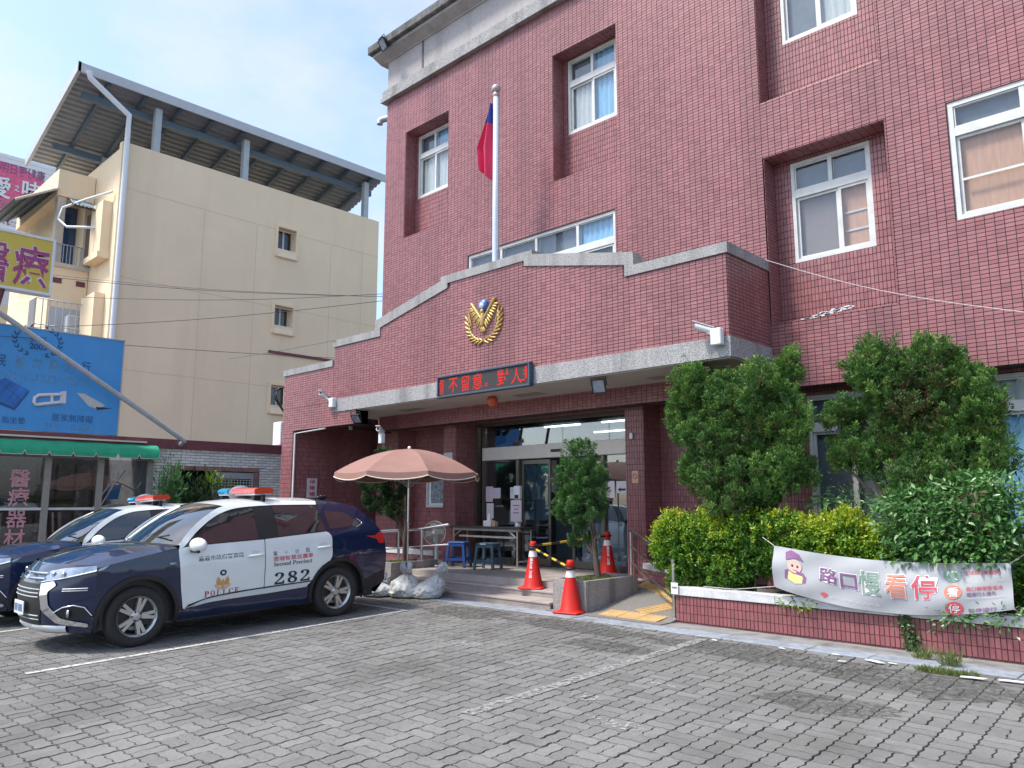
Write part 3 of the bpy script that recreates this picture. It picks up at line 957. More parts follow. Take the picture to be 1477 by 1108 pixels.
# horizontal tiles on the main front
tiles.add(tile_rects(XL, XR, 3.04, ZT, .1, .05, holes), planeY(YM), (0, -1, 0))
for (x0, x1, z0, z1, d), w in zip(REC, WIN):
    wall.box(x0 - .001, x0 - .04, YM, YM + d, z0, z1); wall.box(x1 + .001, x1 + .04, YM, YM + d, z0, z1)
    wall.box(x0, x1, YM, YM + d, z1 + .001, z1 + .04); wall.box(x0, x1, YM, YM + d, z0 - .04, z0 - .001)
    hb = [(w[0], w[1], w[2], w[3])]
    holed_wall(wall, planeY(YM + d), x0 - .02, x1 + .02, z0, z1, hb)
    vt.add(tile_rects(x0 + .006, x1 - .006, z0 + .006, z1 - .006, .05, .1, hb), planeY(YM + d), (0, -1, 0))
    for xx, nx in ((x0, 1), (x1, -1)):
        tiles.add(tile_rects(YM, YM + d, z0, z1, .1, .05), planeX(xx), (nx, 0, 0))
    vt.add(tile_rects(x0, x1, YM, YM + d, .1, .1), planeZ(z1), (0, 0, -1))
    vt.add(tile_rects(x0, x1, YM, YM + d, .1, .1), planeZ(z0), (0, 0, 1))
for (x0, x1, z0, z1) in FLW:
    wall.box(x0 - .02, x0, YM + .001, YM + .12, z0, z1); wall.box(x1, x1 + .02, YM + .001, YM + .12, z0, z1)
    wall.box(x0, x1, YM + .001, YM + .12, z1, z1 + .02); wall.box(x0, x1, YM + .001, YM + .12, z0 - .02, z0)
# underside of the upper storeys, ground floor wall
wall.quad((XL, YM, 3.04), (XL, YP, 3.04), (XR, YP, 3.04), (XR, YM, 3.04))
GW = [(-4.45, -2.95, .95, 2.95), (-2.33, -.7, .95, 2.99)]
DOOR = (-11.70, -7.52, .29, 3.09)
PREC = (-13.58, -12.07, .29, 3.08)     # recess with the notice board
RREC = (-7.16, -5.15, .29, 3.10)
gh = GW + [DOOR, PREC, RREC]
holed_wall(wall, planeY(YP), -14.34, XR, 0, 3.40, gh)
vt.add(tile_rects(-14.34, XR, .0, 3.34, .05, .1, gh), planeY(YP), (0, -1, 0))
for (x0, x1, z0, z1), d in ((DOOR, .57), (PREC, .5), (RREC, .5)):
    for xx, nx in ((x0, 1), (x1, -1)):
        wall.box(xx, xx - nx * .05, YP + .001, YP + d, z0, z1)
        vt.add(tile_rects(YP, YP + d, z0, z1, .05, .1), planeX(xx), (nx, 0, 0))
    wall.box(x0, x1, YP + .001, YP + d, z1, z1 + .05)
    vt.add(tile_rects(x0, x1, YP, YP + d, .1, .1), planeZ(z1), (0, 0, -1))
    if d == .5:
        wall.quad((x0, YP + d, z0), (x1, YP + d, z0), (x1, YP + d, z1), (x0, YP + d, z1))
        vt.add(tile_rects(x0, x1, z0, z1, .05, .1), planeY(YP + d), (0, -1, 0))
wall.quad((XL, YM, 3.0), (XL, YM + 9, 3.0), (XL, YM + 9, ZT), (XL, YM, ZT))
wall.quad((XR, YM, 0), (XR, YM + 9, 0), (XR, YM + 9, ZT), (XR, YM, ZT))
wall.quad((XL, YM + 9, 0), (XR, YM + 9, 0), (XR, YM + 9, ZT), (XL, YM + 9, ZT))
wall.quad((-14.34, YP, 0), (-14.34, YP + 5, 0), (-14.34, YP + 5, 3.4), (-14.34, YP, 3.4))
# ---- canopy block with stepped parapet
XC = -9.33


def capz(x):
    a = abs(x - XC)
    if a < .99: return 5.42
    if a < 2.99: return 5.335 - (a - .99) / 2.0 * .415
    return 4.735
CX0, CX1 = -13.89, -4.77
prof = [(CX0, 3.36)] + [(CX1, 3.36)] + [(CX1, 4.735), (XC + 2.99, 4.735), (XC + 2.99, 4.92), (XC + .99, 5.335), (XC + .99, 5.42), (XC - .99, 5.42), (XC - .99, 5.335), (XC - 2.99, 4.92), (XC - 2.99, 4.735), (CX0, 4.735)]
wall.prism(prof, YF, YF + .15, 'y')
tiles.add(tile_rects(CX0, CX1, 3.62, 5.46, .1, .05, (), top=capz, ox=.3), planeY(YF), (0, -1, 0))
wall.box(CX1 - .15, CX1 - .001, YF + .15, YM - .002, 3.36, 4.735)
tiles.add(tile_rects(YF + .004, YM, 3.62, 4.735, .1, .05), planeX(CX1), (1, 0, 0))
wall.box(CX0 + .05, CX1 - .16, YF + .16, YM - .01, 4.3, 4.4)
# ---- left wing with the garage passage
WX0, WX1 = -15.90, -13.05
GAR = (-15.44, WX1, 0, 3.06)
holed_wall(wall, planeY(YF), WX0, WX1, 0, 3.36, [GAR])
holed_wall(wall, planeY(YF), WX0, CX0, 3.36, 4.33, [])
tiles.add(tile_rects(WX0, WX1, 3.06, 3.58, .1, .05), planeY(YF), (0, -1, 0))
tiles.add(tile_rects(WX0, CX0, 3.58, 4.33, .1, .05), planeY(YF), (0, -1, 0))
vt.add(tile_rects(WX0, -15.44, 0, 3.06, .05, .1), planeY(YF), (0, -1, 0))
vt.add(tile_rects(YF, YF + .42, 0, 3.06, .05, .1), planeX(-15.44), (1, 0, 0))
wall.box(-15.90, -15.441, YF + .001, 15, 0, 4.33)
wall.box(-15.44, -13.05, YF + .001, YF + .3, 3.061, 3.35)
vt.add(tile_rects(YF + .42, 14.9, 0, 3.2, .05, .1), planeX(-15.439), (1, 0, 0))
wall.box(-15.44, -14.34, YF + .31, 15, 3.2, 3.3)
wall.box(-15.44, -14.3, 14.9, 15, 0, 3.2)
wall.box(-13.05, -13.06, YF, YF + .3, 3.06, 3.35)
w_o = wall.build('wall', M['grout'], bld)
tiles.build('wall_tiles', M['tile'], bld)
vt.build('upright_tiles', M['tile'], bld)
# caps and fascia
cap = MB()
outer = [(CX1 + .03, 4.735), (XC + 3.06, 4.735), (XC + 3.06, 4.93), (XC + 1.06, 5.345), (XC + 1.06, 5.42), (XC - 1.06, 5.42), (XC - 1.06, 5.345), (XC - 3.06, 4.93), (XC - 3.06, 4.735), (CX0 - .03, 4.735)]
inner_ = [(CX1 + .03, 4.735), (XC + 2.95, 4.735), (XC + 2.95, 4.91), (XC + .95, 5.33), (XC + .95, 5.42), (XC - .95, 5.42), (XC - .95, 5.33), (XC - 2.95, 4.91), (XC - 2.95, 4.735), (CX0 - .03, 4.735)]
outer2 = [(x, z + .145) for x, z in [(CX1 + .03, 4.735), (XC + 3.11, 4.735), (XC + 3.11, 4.925), (XC + 1.13, 5.345), (XC + 1.13, 5.42), (XC - 1.13, 5.42), (XC - 1.13, 5.345), (XC - 3.11, 4.925), (XC - 3.11, 4.735), (CX0 - .03, 4.735)]]
k = len(outer2)
for a in range(k - 1):
    q = [inner_[a], inner_[a + 1], outer2[a + 1], outer2[a]]
    cap.prism(q, YF - .03, YF + .2, 'y')
cap.box(CX1 - .2, CX1 + .03, YF + .2, YM - .003, 4.735, 4.88)
cap.box(WX0 - .03, CX0 - .031, YF - .03, YF + .2, 4.33, 4.465)
cap.build('parapet_cap', M['pebble'], bld)
fas = MB()
fas.box(-13.86, CX1 + .02, YF - .025, YF - .002, 3.35, 3.62)
fas.box(CX1 + .002, CX1 + .02, YF - .002, YM - .003, 3.35, 3.62)
fas.build('fascia', M['pebble'], bld)
n_ = 15
for i in range(n_):
    y0 = YF + .02 + (YP - YF - .03) * i / n_; y1 = YF + .02 + (YP - YF - .03) * (i + 1) / n_ - .008
    m_ = MB(); m_.box(-14.3, CX1 - .01, y0, y1, 3.335, 3.355); m_.build('soffit_board', M['soffit'], bld)
for (x, y) in ((-12.2, 9.75), (-9.0, 9.75), (-6.2, 9.75)):
    m_ = MB()
    m_.box(x - .3, x + .3, y - .12, y + .12, 3.328, 3.333)
    m_.build('ceiling_hatch', pmat('dark_hatch', (0.28, .26, .24), .7), bld)
# cornice
ledge = MB()
ledge.box(XL - .12, XR, YM - .12, YM + .3, ZT, ZT + .09); ledge.box(XL - .09, XR, YM - .09, YM + .3, ZT + .09, ZT + .28)
ledge.build('ledge', M['pebble'], bld)
m_ = MB(); m_.box(XL, XR, YM, YM + 9, ZT + .28, 11.74); m_.build('parapet_band', M['concrete'], bld)
m_ = MB(); m_.box(XL - .03, XR, YM - .03, YM + .2, 11.74, 11.765)
m_.prism([(YM - .03, 11.765), (YM - .26, 11.86), (YM - .26, 11.93), (YM + .3, 11.93), (YM + .3, 11.765)], XL - .26, XR, 'x')
m_.build('cornice', M['concrete'], bld)
m_ = MB(); m_.box(XL - .36, XR, YM - .36, YM + 9, 11.93, 12.14, ch=.02); m_.build('coping', M['dark_concrete'], bld)
m_ = MB()
for yy_ in (YM - .004,): m_.box(-12.6, -12.55, yy_ - .01, yy_, ZT + .3, 11.74)
m_.build('rain_streak_joint', M['dark_concrete'], bld)
m_ = MB(); m_.tube([(XL - .02, YM + .12, 10.42), (XL - .22, YM + .05, 10.42), (XL - .28, YM - .0, 10.38), (XL - .28, YM - .0, 10.3)], .075, 10)
m_.build('overflow_pipe', M['grey_metal'], bld)


def curtain(x0, x1, y, z0, z1, mat, par, fold=.035, n=None):
    n = n or max(6, int((x1 - x0) / .035)); m = MB(); vs = []; fs = []
    for i in range(n + 1):
        x = x0 + (x1 - x0) * i / n; yy = y + (fold * .5 * math.sin(i * 1.9) + random.uniform(-.004, .004) if fold else 0)
        vs += [(x, yy, z0), (x, yy, z1)]
    for i in range(n): fs.append((2 * i, 2 * i + 2, 2 * i + 3, 2 * i + 1))
    m.add(vs, fs, True)
    return m.build('curtain', mat, par)


def window(x0, x1, z0, z1, y, zt, mull_lo, mull_up, cur_lo, cur_up, fw=.05, label=None, sash=True):
    f = MB()
    d = .07
    f.box(x0, x1, y - .03, y + d, z0, z0 + fw); f.box(x0, x1, y - .03, y + d, z1 - fw, z1)
    f.box(x0, x0 + fw, y - .028, y + d, z0 + fw, z1 - fw); f.box(x1 - fw, x1, y - .028, y + d, z0 + fw, z1 - fw)
    f.box(x0 + fw, x1 - fw, y - .026, y + d, zt - .055, zt + .055)
    lo = [x0 + fw] + list(mull_lo) + [x1 - fw]; up = [x0 + fw] + list(mull_up) + [x1 - fw]
    for xm in mull_up: f.box(xm - .028, xm + .028, y - .022, y + d, zt + .055, z1 - fw)
    fo = f.build('window', M['white_alu'], bld, label)
    def row(xs, za, zb, curs, lower):
        for i, (a, b) in enumerate(zip(xs[:-1], xs[1:])):
            yy = y + (.02 if (i % 2 == 0 and lower) else .0)
            sh = MB(); t = .038 if lower else .02
            sh.box(a + .002, b - .002 + (.02 if lower else 0), yy - .012, yy + .02, za + .003, za + t); sh.box(a + .002, b - .002, yy - .012, yy + .02, zb - t, zb - .003)
            sh.box(a + .003, a + t, yy - .011, yy + .019, za + t, zb - t); sh.box(b - t, b - .003, yy - .011, yy + .019, za + t, zb - t)
            sh.build('sash', M['white_alu'], fo)
            g = MB(); g.box(a + t - .004, b - t + .004, yy + .001, yy + .006, za + t - .004, zb - t + .004); g.build('pane', M['glass'], fo)
            c = curs[i % len(curs)]
            if c:
                curtain(a, b, y + .075, za, zb, M[c], fo, fold=(.04 if 'curtain' in c and 'tan' not in c and 'dark' not in c else .0))
    row(lo, z0 + fw, zt - .055, cur_lo, True)
    row(up, zt + .055, z1 - fw, cur_up, False)
    b = MB(); b.box(x0 - .3, x1 + .3, y + .9, y + .95, z0 - .3, z1 + .3); b.box(x0 - .3, x0 - .28, y + .1, y + .9, z0 - .3, z1 + .3); b.box(x1 + .28, x1 + .3, y + .1, y + .9, z0 - .3, z1 + .3)
    b.box(x0 - .3, x1 + .3, y + .1, y + .9, z1 + .28, z1 + .3); b.box(x0 - .3, x1 + .3, y + .1, y + .9, z0 - .3, z0 - .28)
    b.build('dark_room', M['dark_room'], fo)
    return fo


def mid(a, b): return [(a + b) / 2]


w = WIN[0]; window(*w[:4], w[4] + .03, 9.21, mid(-13.03, -11.9), mid(-13.03, -11.9), ['curtain_grey', 'curtain_grey'], ['curtain_dark', 'curtain_blue'], label='white window with grey curtains in the left recess')
w = WIN[1]; window(*w[:4], w[4] + .03, 9.22, mid(-8.63, -7.5), mid(-8.63, -7.5), ['curtain_grey', 'curtain_blue'], ['curtain_dark', 'curtain_blue'], label='white window with blue curtain above the flagpole')
w = WIN[2]; window(*w[:4], w[4] + .03, 9.22, mid(-4.49, -3.4), mid(-4.49, -3.4), ['curtain_dark', 'curtain_grey'], ['curtain_dark', 'curtain_grey'])
w = WIN[3]; wo = window(*w[:4], w[4] + .03, 5.885, [-3.84], [-3.93], ['screen', 'curtain_tan'], ['curtain_dark', 'curtain_dark'], label='white window with brown screen and tan right pane')
m_ = MB()
m_.box(-3.8, -3.43, YM + .42, YM + .44, 5.18, 5.205); m_.build('rail', M['white_alu'], wo)
m_ = MB(); m_.box(-3.8, -3.43, YM + .42, YM + .44, 5.44, 5.465); m_.build('rail', M['white_alu'], wo)
m_ = MB(); m_.box(-3.57, -3.50, YM + .44, YM + .45, 4.95, 5.75); m_.build('teal_strip', M['teal_bar'], wo)
x0, x1, z0, z1 = FLW[0]
wo = window(x0, x1, z0, z1, YM + .04, 5.98, mid(x0, x1), mid(x0, x1), ['curtain_tan', 'curtain_tan'], ['curtain_dark', 'curtain_dark'], fw=.06, label='white window with tan panes at the right edge')
m_ = MB(); m_.box(x0 + .1, (x0 + x1) / 2 - .04, YM + .015, YM + .03, 5.34, 5.37); m_.build('rail', M['white_alu'], wo)
m_ = MB(); m_.box(x0 + .1, (x0 + x1) / 2 - .04, YM + .14, YM + .15, 5.68, 5.72); m_.build('teal_strip', M['teal_bar'], wo)
x0, x1, z0, z1 = FLW[1]
window(x0, x1, z0, z1, YM + .05, 5.86, [-10.12, -9.21, -8.23], [-10.12, -9.21, -8.23], ['curtain_dark', 'curtain_dark', 'curtain_dark', 'curtain_dark'], ['curtain_dark', 'curtain_dark', 'curtain_dark', 'curtain_blue'], fw=.055, label='wide white window partly hidden behind the parapet')
x0, x1, z0, z1 = GW[0]
wo = window(x0, x1, z0, z1, YP + .04, 2.50, [-3.87, -3.4], [-3.87, -3.4], ['curtain_dark', 'curtain_dark', 'curtain_dark'], ['curtain_dark', 'curtain_dark', 'curtain_grey'], fw=.05, label='white ground floor window between the junipers')
m_ = MB(); m_.box(-4.32, -4.2, YP + .13, YP + .14, 1.0, 2.1); m_.build('inner_frame', M['curtain_grey'], wo)
x0, x1, z0, z1 = GW[1]
window(x0, x1, z0, z1, YP + .04, 2.60, [-1.5], [-1.5], ['curtain_blue', 'curtain_blue'], ['curtain_grey', 'curtain_grey'], fw=.05, label='white ground floor window at the right edge')

# ---- flaked patch on the wall
m_ = MB()
for k in range(46):
    a = random.random(); x = -4.28 + .62 * a + random.gauss(0, .02); z = 3.95 + .07 * a + random.gauss(0, .016) * (1 if .35 < a < .85 else .4)
    m_.box(x - random.uniform(.012, .05), x + random.uniform(.012, .05), YM - .0105, YM - .002, z - .006, z + .008)
m_.build('flaked_plaster', M['white_plastic'], bld)['kind'] = 'stuff'

# ---- entrance glazing
ent = MB()
zb = .30
ent.box(DOOR[0] + .01, DOOR[0] + .09, YD - .05, YD + .05, zb, 3.08); ent.box(DOOR[1] - .05, DOOR[1] - .008, YD - .05, YD + .05, zb, 3.08)
ent.box(DOOR[0] + .2, DOOR[0] + .28, YD - .02, YD + .05, zb, 3.0)
ent.box(DOOR[0] + .09, DOOR[1] - .05, YD - .05, YD + .05, 3.02, 3.08)
for x in (-10.47, -8.40): ent.box(x - .035, x + .035, YD - .06, YD + .05, zb, 2.32)
ent.box(DOOR[0] + .09, -10.5, YD - .045, YD + .045, zb, zb + .12); ent.box(-8.37, DOOR[1] - .05, YD - .045, YD + .045, zb, zb + .12)
ent_o = ent.build('entrance_frame', M['bronze_alu'], bld)
m_ = MB(); m_.box(-11.42, DOOR[1] - .055, YD - .10, YD + .02, 2.32, 2.58, ch=.006); m_.build('transom_cover', M['pale_alu'], ent_o)
m_ = MB(); m_.box(-9.55, -9.30, YD - .13, YD - .101, 2.42, 2.47, ch=.006); m_.build('door_sensor', M['black'], ent_o)
def pane(x0, x1, z0, z1, y, mat='door_glass', par=None, nm='pane'):
    g = MB(); g.box(x0, x1, y - .005, y + .005, z0, z1); return g.build(nm, M[mat], par or ent_o)
xs = [-11.41, -10.45, -9.35, -8.27, DOOR[1] - .05]
for a, b in zip(xs[:-1], xs[1:]): pane(a + .006, b - .006, 2.585, 3.018, YD)
pane(-11.41, -10.51, zb + .12, 2.318, YD); pane(-8.36, DOOR[1] - .055, zb + .12, 2.318, YD)
for (x0, x1, y) in ((-10.42, -9.68, YD + .03), (-9.16, -8.42, YD + .03)):
    f = MB(); f.box(x0, x0 + .05, y - .015, y + .015, zb + .02, 2.3); f.box(x1 - .05, x1, y - .015, y + .015, zb + .02, 2.3)
    f.box(x0 + .05, x1 - .05, y - .015, y + .015, 2.22, 2.3); f.box(x0 + .05, x1 - .05, y - .015, y + .015, zb + .02, zb + .14)
    fo = f.build('sliding_door', M['bronze_alu'], bld)
    pane(x0 + .05, x1 - .05, zb + .14, 2.22, y, par=fo)
m_ = MB(); m_.box(-10.36, -9.76, YD + .045, YD + .05, 1.15, 2.2); m_.build('door_poster', M['door_poster'], ent_o)
# lobby behind the glass
lob = MB()
lob.box(-12.2, -7.0, 16.0, 16.1, .2, 3.3); lob.box(-12.2, -12.1, YD + .1, 16, .2, 3.3); lob.box(-7.1, -7.0, YD + .1, 16, .2, 3.3)
lob.box(-12.1, -7.1, YD + .1, 16, 3.2, 3.3)
lob_o = lob.build('lobby', M['dark_room'], bld)
m_ = MB(); m_.box(-12.1, -7.1, YD + .06, 16, .2, .296); m_.build('floor', M['room_floor'], lob_o)
m_ = MB(); m_.box(-9.2, -7.6, YD + .35, YD + .42, .3, 1.06); m_.box(-9.25, -7.55, YD + .33, YD + .8, 1.06, 1.1); m_.build('counter', M['counter'], lob_o)
for bx in ((-11.2, -10.6, 13, 13.05, .3, 1.6), (-9.6, -9.0, 14.5, 14.9, .3, 2.2), (-8.3, -7.7, 13.2, 13.6, .3, 1.9)):
    m_ = MB(); m_.box(*bx); m_.build('cabinet', M['curtain_dark'], lob_o)
for bx in ((-11.0, -10.5, 12.2, 12.22, 1.7, 2.35), (-8.2, -7.75, 12.6, 12.62, 1.6, 2.2)):
    m_ = MB(); m_.box(*bx); m_.build('notice_panel', M['paper'], lob_o)
for (x, y) in ((-11.0, 13.0), (-9.4, 13.0), (-8.2, 13.0), (-11.0, 14.8), (-9.4, 14.8)):
    m_ = MB(); m_.box(x - .5, x + .5, y - .03, y + .03, 3.14, 3.17); m_.build('ceiling_tube', M['tube_light'], lob_o)


# =================================================================== PLANTERS, RAILS, PLANTS
pl = thing('planter', 'long red tiled planter wall with white granite cap along the right', 'planter', (0, 0, 0))
PX0, PX1, PYF = -5.50, 1.4, 8.69
m_ = MB(); m_.box(PX0 + .01, PX1, PYF + .008, PYF + .12, 0, .335); m_.box(PX0 + .01, PX0 + .12, PYF + .121, 9.75, 0, .335); m_.box(PX0 + .12, PX1, 9.63, 9.75, 0, .335)
m_.build('wall', M['planter_grout'], pl)
m_ = MB(); m_.box(PX0 + .121, PX1, PYF + .121, 9.629, 0, .34); m_.build('soil', M['soil'], pl)
tw_, th_ = .05, .1025
tmesh = {}
def tile_obj(w, h, loc, rot, par):
    key = (round(w, 3), round(h, 3))
    if key not in tmesh:
        a = MB(); b = .0018
        a.add([(0, 0, 0), (w, 0, 0), (w, 0, h), (0, 0, h), (b, -.007, b), (w - b, -.007, b), (w - b, -.007, h - b), (b, -.007, h - b)],
              [(4, 5, 6, 7), (0, 1, 5, 4), (1, 2, 6, 5), (2, 3, 7, 6), (3, 0, 4, 7)])
        tmesh[key] = a.mesh('tile'); tmesh[key].materials.append(M['tile_single'])
    o = link('tile', tmesh[key], None, par); o.location = loc; o.rotation_euler = rot
    return o
M['tile_single'] = pmat('red_tile_single', (0.265, 0.092, 0.096), 0.30, var=0.08, scale=3, objrand=0.13, bump=0.12, bscale=160, dirt=(0.17, 0.07, 0.075), dirt_amt=0.5, dirt_scale=1.5)
for r_ in range(3):
    c = 0; x = PX0
    while x < -1.45:
        tile_obj(tw_ - .006, th_ - .006, (x + .003 + random.uniform(-.0008, .0008), PYF + .007 + random.uniform(-.0008, .0008), .022 + r_ * th_), (0, 0, 0), pl)
        x += tw_
ts = TileSet()
ts.add(tile_rects(-1.45, PX1, .022, .022 + 3 * th_, tw_, th_), planeY(PYF + .007), (0, -1, 0), .007)
ts.add(tile_rects(PYF + .01, 9.75, .022, .022 + 3 * th_, tw_, th_), lambda u, v: np.stack([np.full_like(u, PX0 + .009), u, v], 1), (-1, 0, 0), .007)
ts.build('tile_field', M['tile'], pl)
x = PX0 - .02
for L_ in (1.35, 1.4, 1.38, 1.42, 1.4):
    m_ = MB(); m_.box(x, min(x + L_ - .004, PX1), PYF - .02, PYF + .16, .336, .44, ch=.006); m_.build('cap_stone', M['white_granite'], pl); x += L_
m_ = MB(); m_.box(PX0 - .02, PX0 + .14, PYF + .165, 9.77, .336, .44, ch=.006); m_.build('cap_stone', M['white_granite'], pl)


def low_wall(path, h, label, z0):
    t = thing('planter_wall', label, 'planter wall', (0, 0, 0))
    core, ts_ = MB(), TileSet()
    for (a, b) in zip(path[:-1], path[1:]):
        a, b = np.array(a), np.array(b); d = b - a; L_ = np.hypot(*d); d = d / L_; nn = np.array([d[1], -d[0]])
        P = lambda u, v, a=a, d=d: np.stack([a[0] + d[0] * u, a[1] + d[1] * u, v], 1)
        core.quad((*a, z0), (*b, z0), (*b, h), (*a, h))
        ts_.add(tile_rects(0, L_, z0, h, .05, .1), P, (nn[0], nn[1], 0), .006)
    core.build('wall', M['grout'], t); ts_.build('tile_field', M['tile'], t)
    cp_ = MB(); W_ = .2
    for (a, b) in zip(path[:-1], path[1:]):
        a, b = np.array(a), np.array(b); d = (b - a) / np.hypot(*(b - a)); nn = np.array([d[1], -d[0]])
        q = [a + nn * .03, b + nn * .03, b - nn * W_, a - nn * W_]
        cp_.prism([tuple(p) for p in q], h, h + .085, 'z')
    cp_.build('cap_stone', M['white_granite'], t)
    return t


low_wall([(-7.10, 10.35), (-6.75, 10.08), (-6.3, 9.93), (-5.6, 9.85)], .47, 'low red tiled wall with white cap right of the entrance', 0)
low_wall([(-13.5, 9.95), (-12.6, 9.95), (-11.72, 9.98)], .47, 'low red tiled wall with white cap behind the left railing', 0)


def rail(pts, posts, label, r=.027, lv=(1.0, .66, .34)):
    t = thing('handrail', label, 'handrail', (0, 0, 0))
    for q, k in enumerate(lv):
        m_ = MB()
        P = [Vector((p[0], p[1], p[2] + p[3] * k)) for p in pts]
        m_.tube(P, r if q == 0 else r * .62, 8)
        m_.build('rail_tube', M['steel'], t)
    for p in posts:
        m_ = MB(); m_.tube([(p[0], p[1], p[2]), (p[0], p[1], p[2] + p[3])], r * .95, 10)
        m_.lathe([(0, 0), (.055, 0), (.055, .008), (.03, .02), (.026, .02)], 12, Matrix.Translation((p[0], p[1], p[2])))
        m_.build('post', M['steel'], t)
    return t


rail([(-7.40, 10.42, .29, .76), (-5.56, 8.74, .03, .72)], [(-7.40, 10.42, .29, .76), (-5.56, 8.74, .02, .73)], 'stainless handrail along the ramp right of the entrance')
rail([(-12.75, 9.35, .12, .80), (-11.33, 9.35, .3, .70), (-10.75, 9.5, .3, .79)], [(-12.02, 9.35, .2, .76), (-11.33, 9.35, .3, .70)], 'stainless handrail left of the steps behind the sacks', lv=(1.0, .55))


def stone_box(x0, x1, y0, y1, label):
    t = thing('stone_planter', label, 'planter', (0, 0, 0))
    for (a, b, c, d) in ((x0, x1, y0, y0 + .05), (x0, x1, y1 - .05, y1), (x0, x0 + .05, y0 + .052, y1 - .052), (x1 - .05, x1, y0 + .052, y1 - .052)):
        m_ = MB(); m_.box(a, b, c, d, -.05, .43, ch=.005); m_.build('slab', M['stone_side'], t)
    m_ = MB(); m_.box(x0 + .05, x1 - .05, y0 + .05, y1 - .05, -.05, .38); m_.build('soil', M['soil'], t)
    return t


M['stone_side'] = pmat('weathered_granite', (0.30, 0.275, 0.265), 0.75, var=0.5, scale=60, dirt=(0.12, 0.11, 0.105), dirt_amt=0.75, dirt_scale=6, streak=1)
stone_box(-7.375, -6.78, 8.48, 9.71, 'grey granite planter box with a small tree right of the steps')
stone_box(-11.88, -11.285, 8.62, 9.71, 'dark granite planter box left of the steps behind the sacks')


def plant(name, label, cat, V, Fq, T, mat, group=None, part='foliage'):
    t = thing(name, label, cat, (0, 0, 0), group=group)
    o = np_mesh(part, V, Fq, M[mat], t, attr=T); o['kind'] = 'stuff'
    return t


def grass_tuft(c, r, n, h, mat, parent=None, name='grass', label=None):
    P = np.zeros((n, 3)); a = rng.uniform(0, 2 * PI, n); rr = np.sqrt(rng.random(n))
    P[:, 0] = c[0] + r[0] * rr * np.cos(a); P[:, 1] = c[1] + r[1] * rr * np.sin(a); P[:, 2] = c[2]
    D = rng.normal(0, .5, (n, 3)); D[:, 2] = 1.0
    V, Fq = leaves(P, D, rand_unit(n), h * rng.uniform(.5, 1.2, n), np.full(n, .007))
    o = np_mesh(name, V, Fq, M[mat], parent, attr=np.repeat(rng.random(n), 4))
    o['kind'] = 'stuff'
    if label: o['label'] = label
    return o


def cypress(x, y, z, px_lobes, Yp, label, mat='cypress', lean=0.0, tr=.06, per=34, tips=None):
    lob = [lobe_px(*l[:4], Yp, t=(l[4] if len(l) > 4 else 0)) for l in px_lobes]
    V, Fq, T = plume_foliage(lob, per * 2.2, .17, .046, .012, upbias=.85, per_plume=110, brown=.05)
    t = plant('small_conifer', label, 'small tree', V, Fq, T, mat)
    m_ = MB(); c0 = lob[0][0]
    pts = [Vector((x, y, z)), Vector((x + lean * .3, y, z + .35)), Vector((x + lean * .6, y + .02, z + .75)), Vector((x + lean, y, z + 1.25))]
    m_.tube(pts, [tr, tr * .8, tr * .65, tr * .4], 9)
    branchy(m_, pts[1], [tuple(Vector(l[0]) + Vector((0, 0, .05))) for l in lob], tr * .35)
    m_.build('trunk', M['bark'], t)
    return t


grass_tuft((-7.08, 9.1, .375), (.22, .4), 900, .09, 'weed', None, 'grass', 'tuft of green grass in the granite planter box')
cypress(-7.05, 9.12, .36, [(836, 665, 19, 30), (828, 700, 26, 34), (850, 700, 22, 34), (822, 740, 17, 24, -.05), (846, 742, 26, 26, -.08), (836, 775, 14, 22, -.12), (862, 720, 10, 28, -.25)], 9.12, 'small conifer with bare trunk in the granite box by the cones', lean=-.18, tr=.05)
t_ = cypress(-11.58, 9.15, .36, [(560, 672, 24, 24, .1), (540, 690, 26, 24, .1), (566, 700, 24, 30), (548, 722, 24, 28), (572, 735, 14, 22)], 9.15, 'dark conifer half hidden behind the pink parasol', mat='dark_leaf', tr=.05)
grass_tuft((-11.58, 9.0, .38), (.22, .3), 500, .09, 'weed', None, 'grass', 'green grass in the left granite box beside the police car')

# big junipers
J1 = [(1008, 572, 42, 42, .08), (1052, 585, 40, 42), (1092, 572, 40, 40, .08), (1136, 556, 17, 36, .12), (1150, 610, 15, 34, .1), (988, 615, 26, 36, .04), (1022, 640, 42, 40, -.03), (1070, 640, 46, 44, -.16),
      (1118, 630, 38, 42), (1040, 694, 46, 38), (1092, 696, 52, 40, -.05), (1140, 686, 34, 38, .05), (1068, 728, 56, 28, -.06), (1008, 690, 22, 30)]
J2 = [(1262, 545, 38, 44, .08), (1300, 575, 34, 36), (1340, 520, 24, 26, .0), (1378, 545, 28, 42, .1), (1330, 580, 44, 44, -.28), (1408, 600, 34, 60, .08), (1212, 604, 16, 22, -.12), (1236, 618, 22, 20, -.05), (1252, 664, 30, 28, .08),
      (1212, 664, 13, 14, .1), (1400, 655, 48, 46, .06), (1330, 655, 42, 42), (1290, 622, 32, 34), (1345, 700, 62, 34, -.04), (1436, 670, 18, 34, .1), (1290, 585, 34, 40, -.05), (1305, 640, 36, 40, -.1), (1370, 610, 40, 50, -.05)]


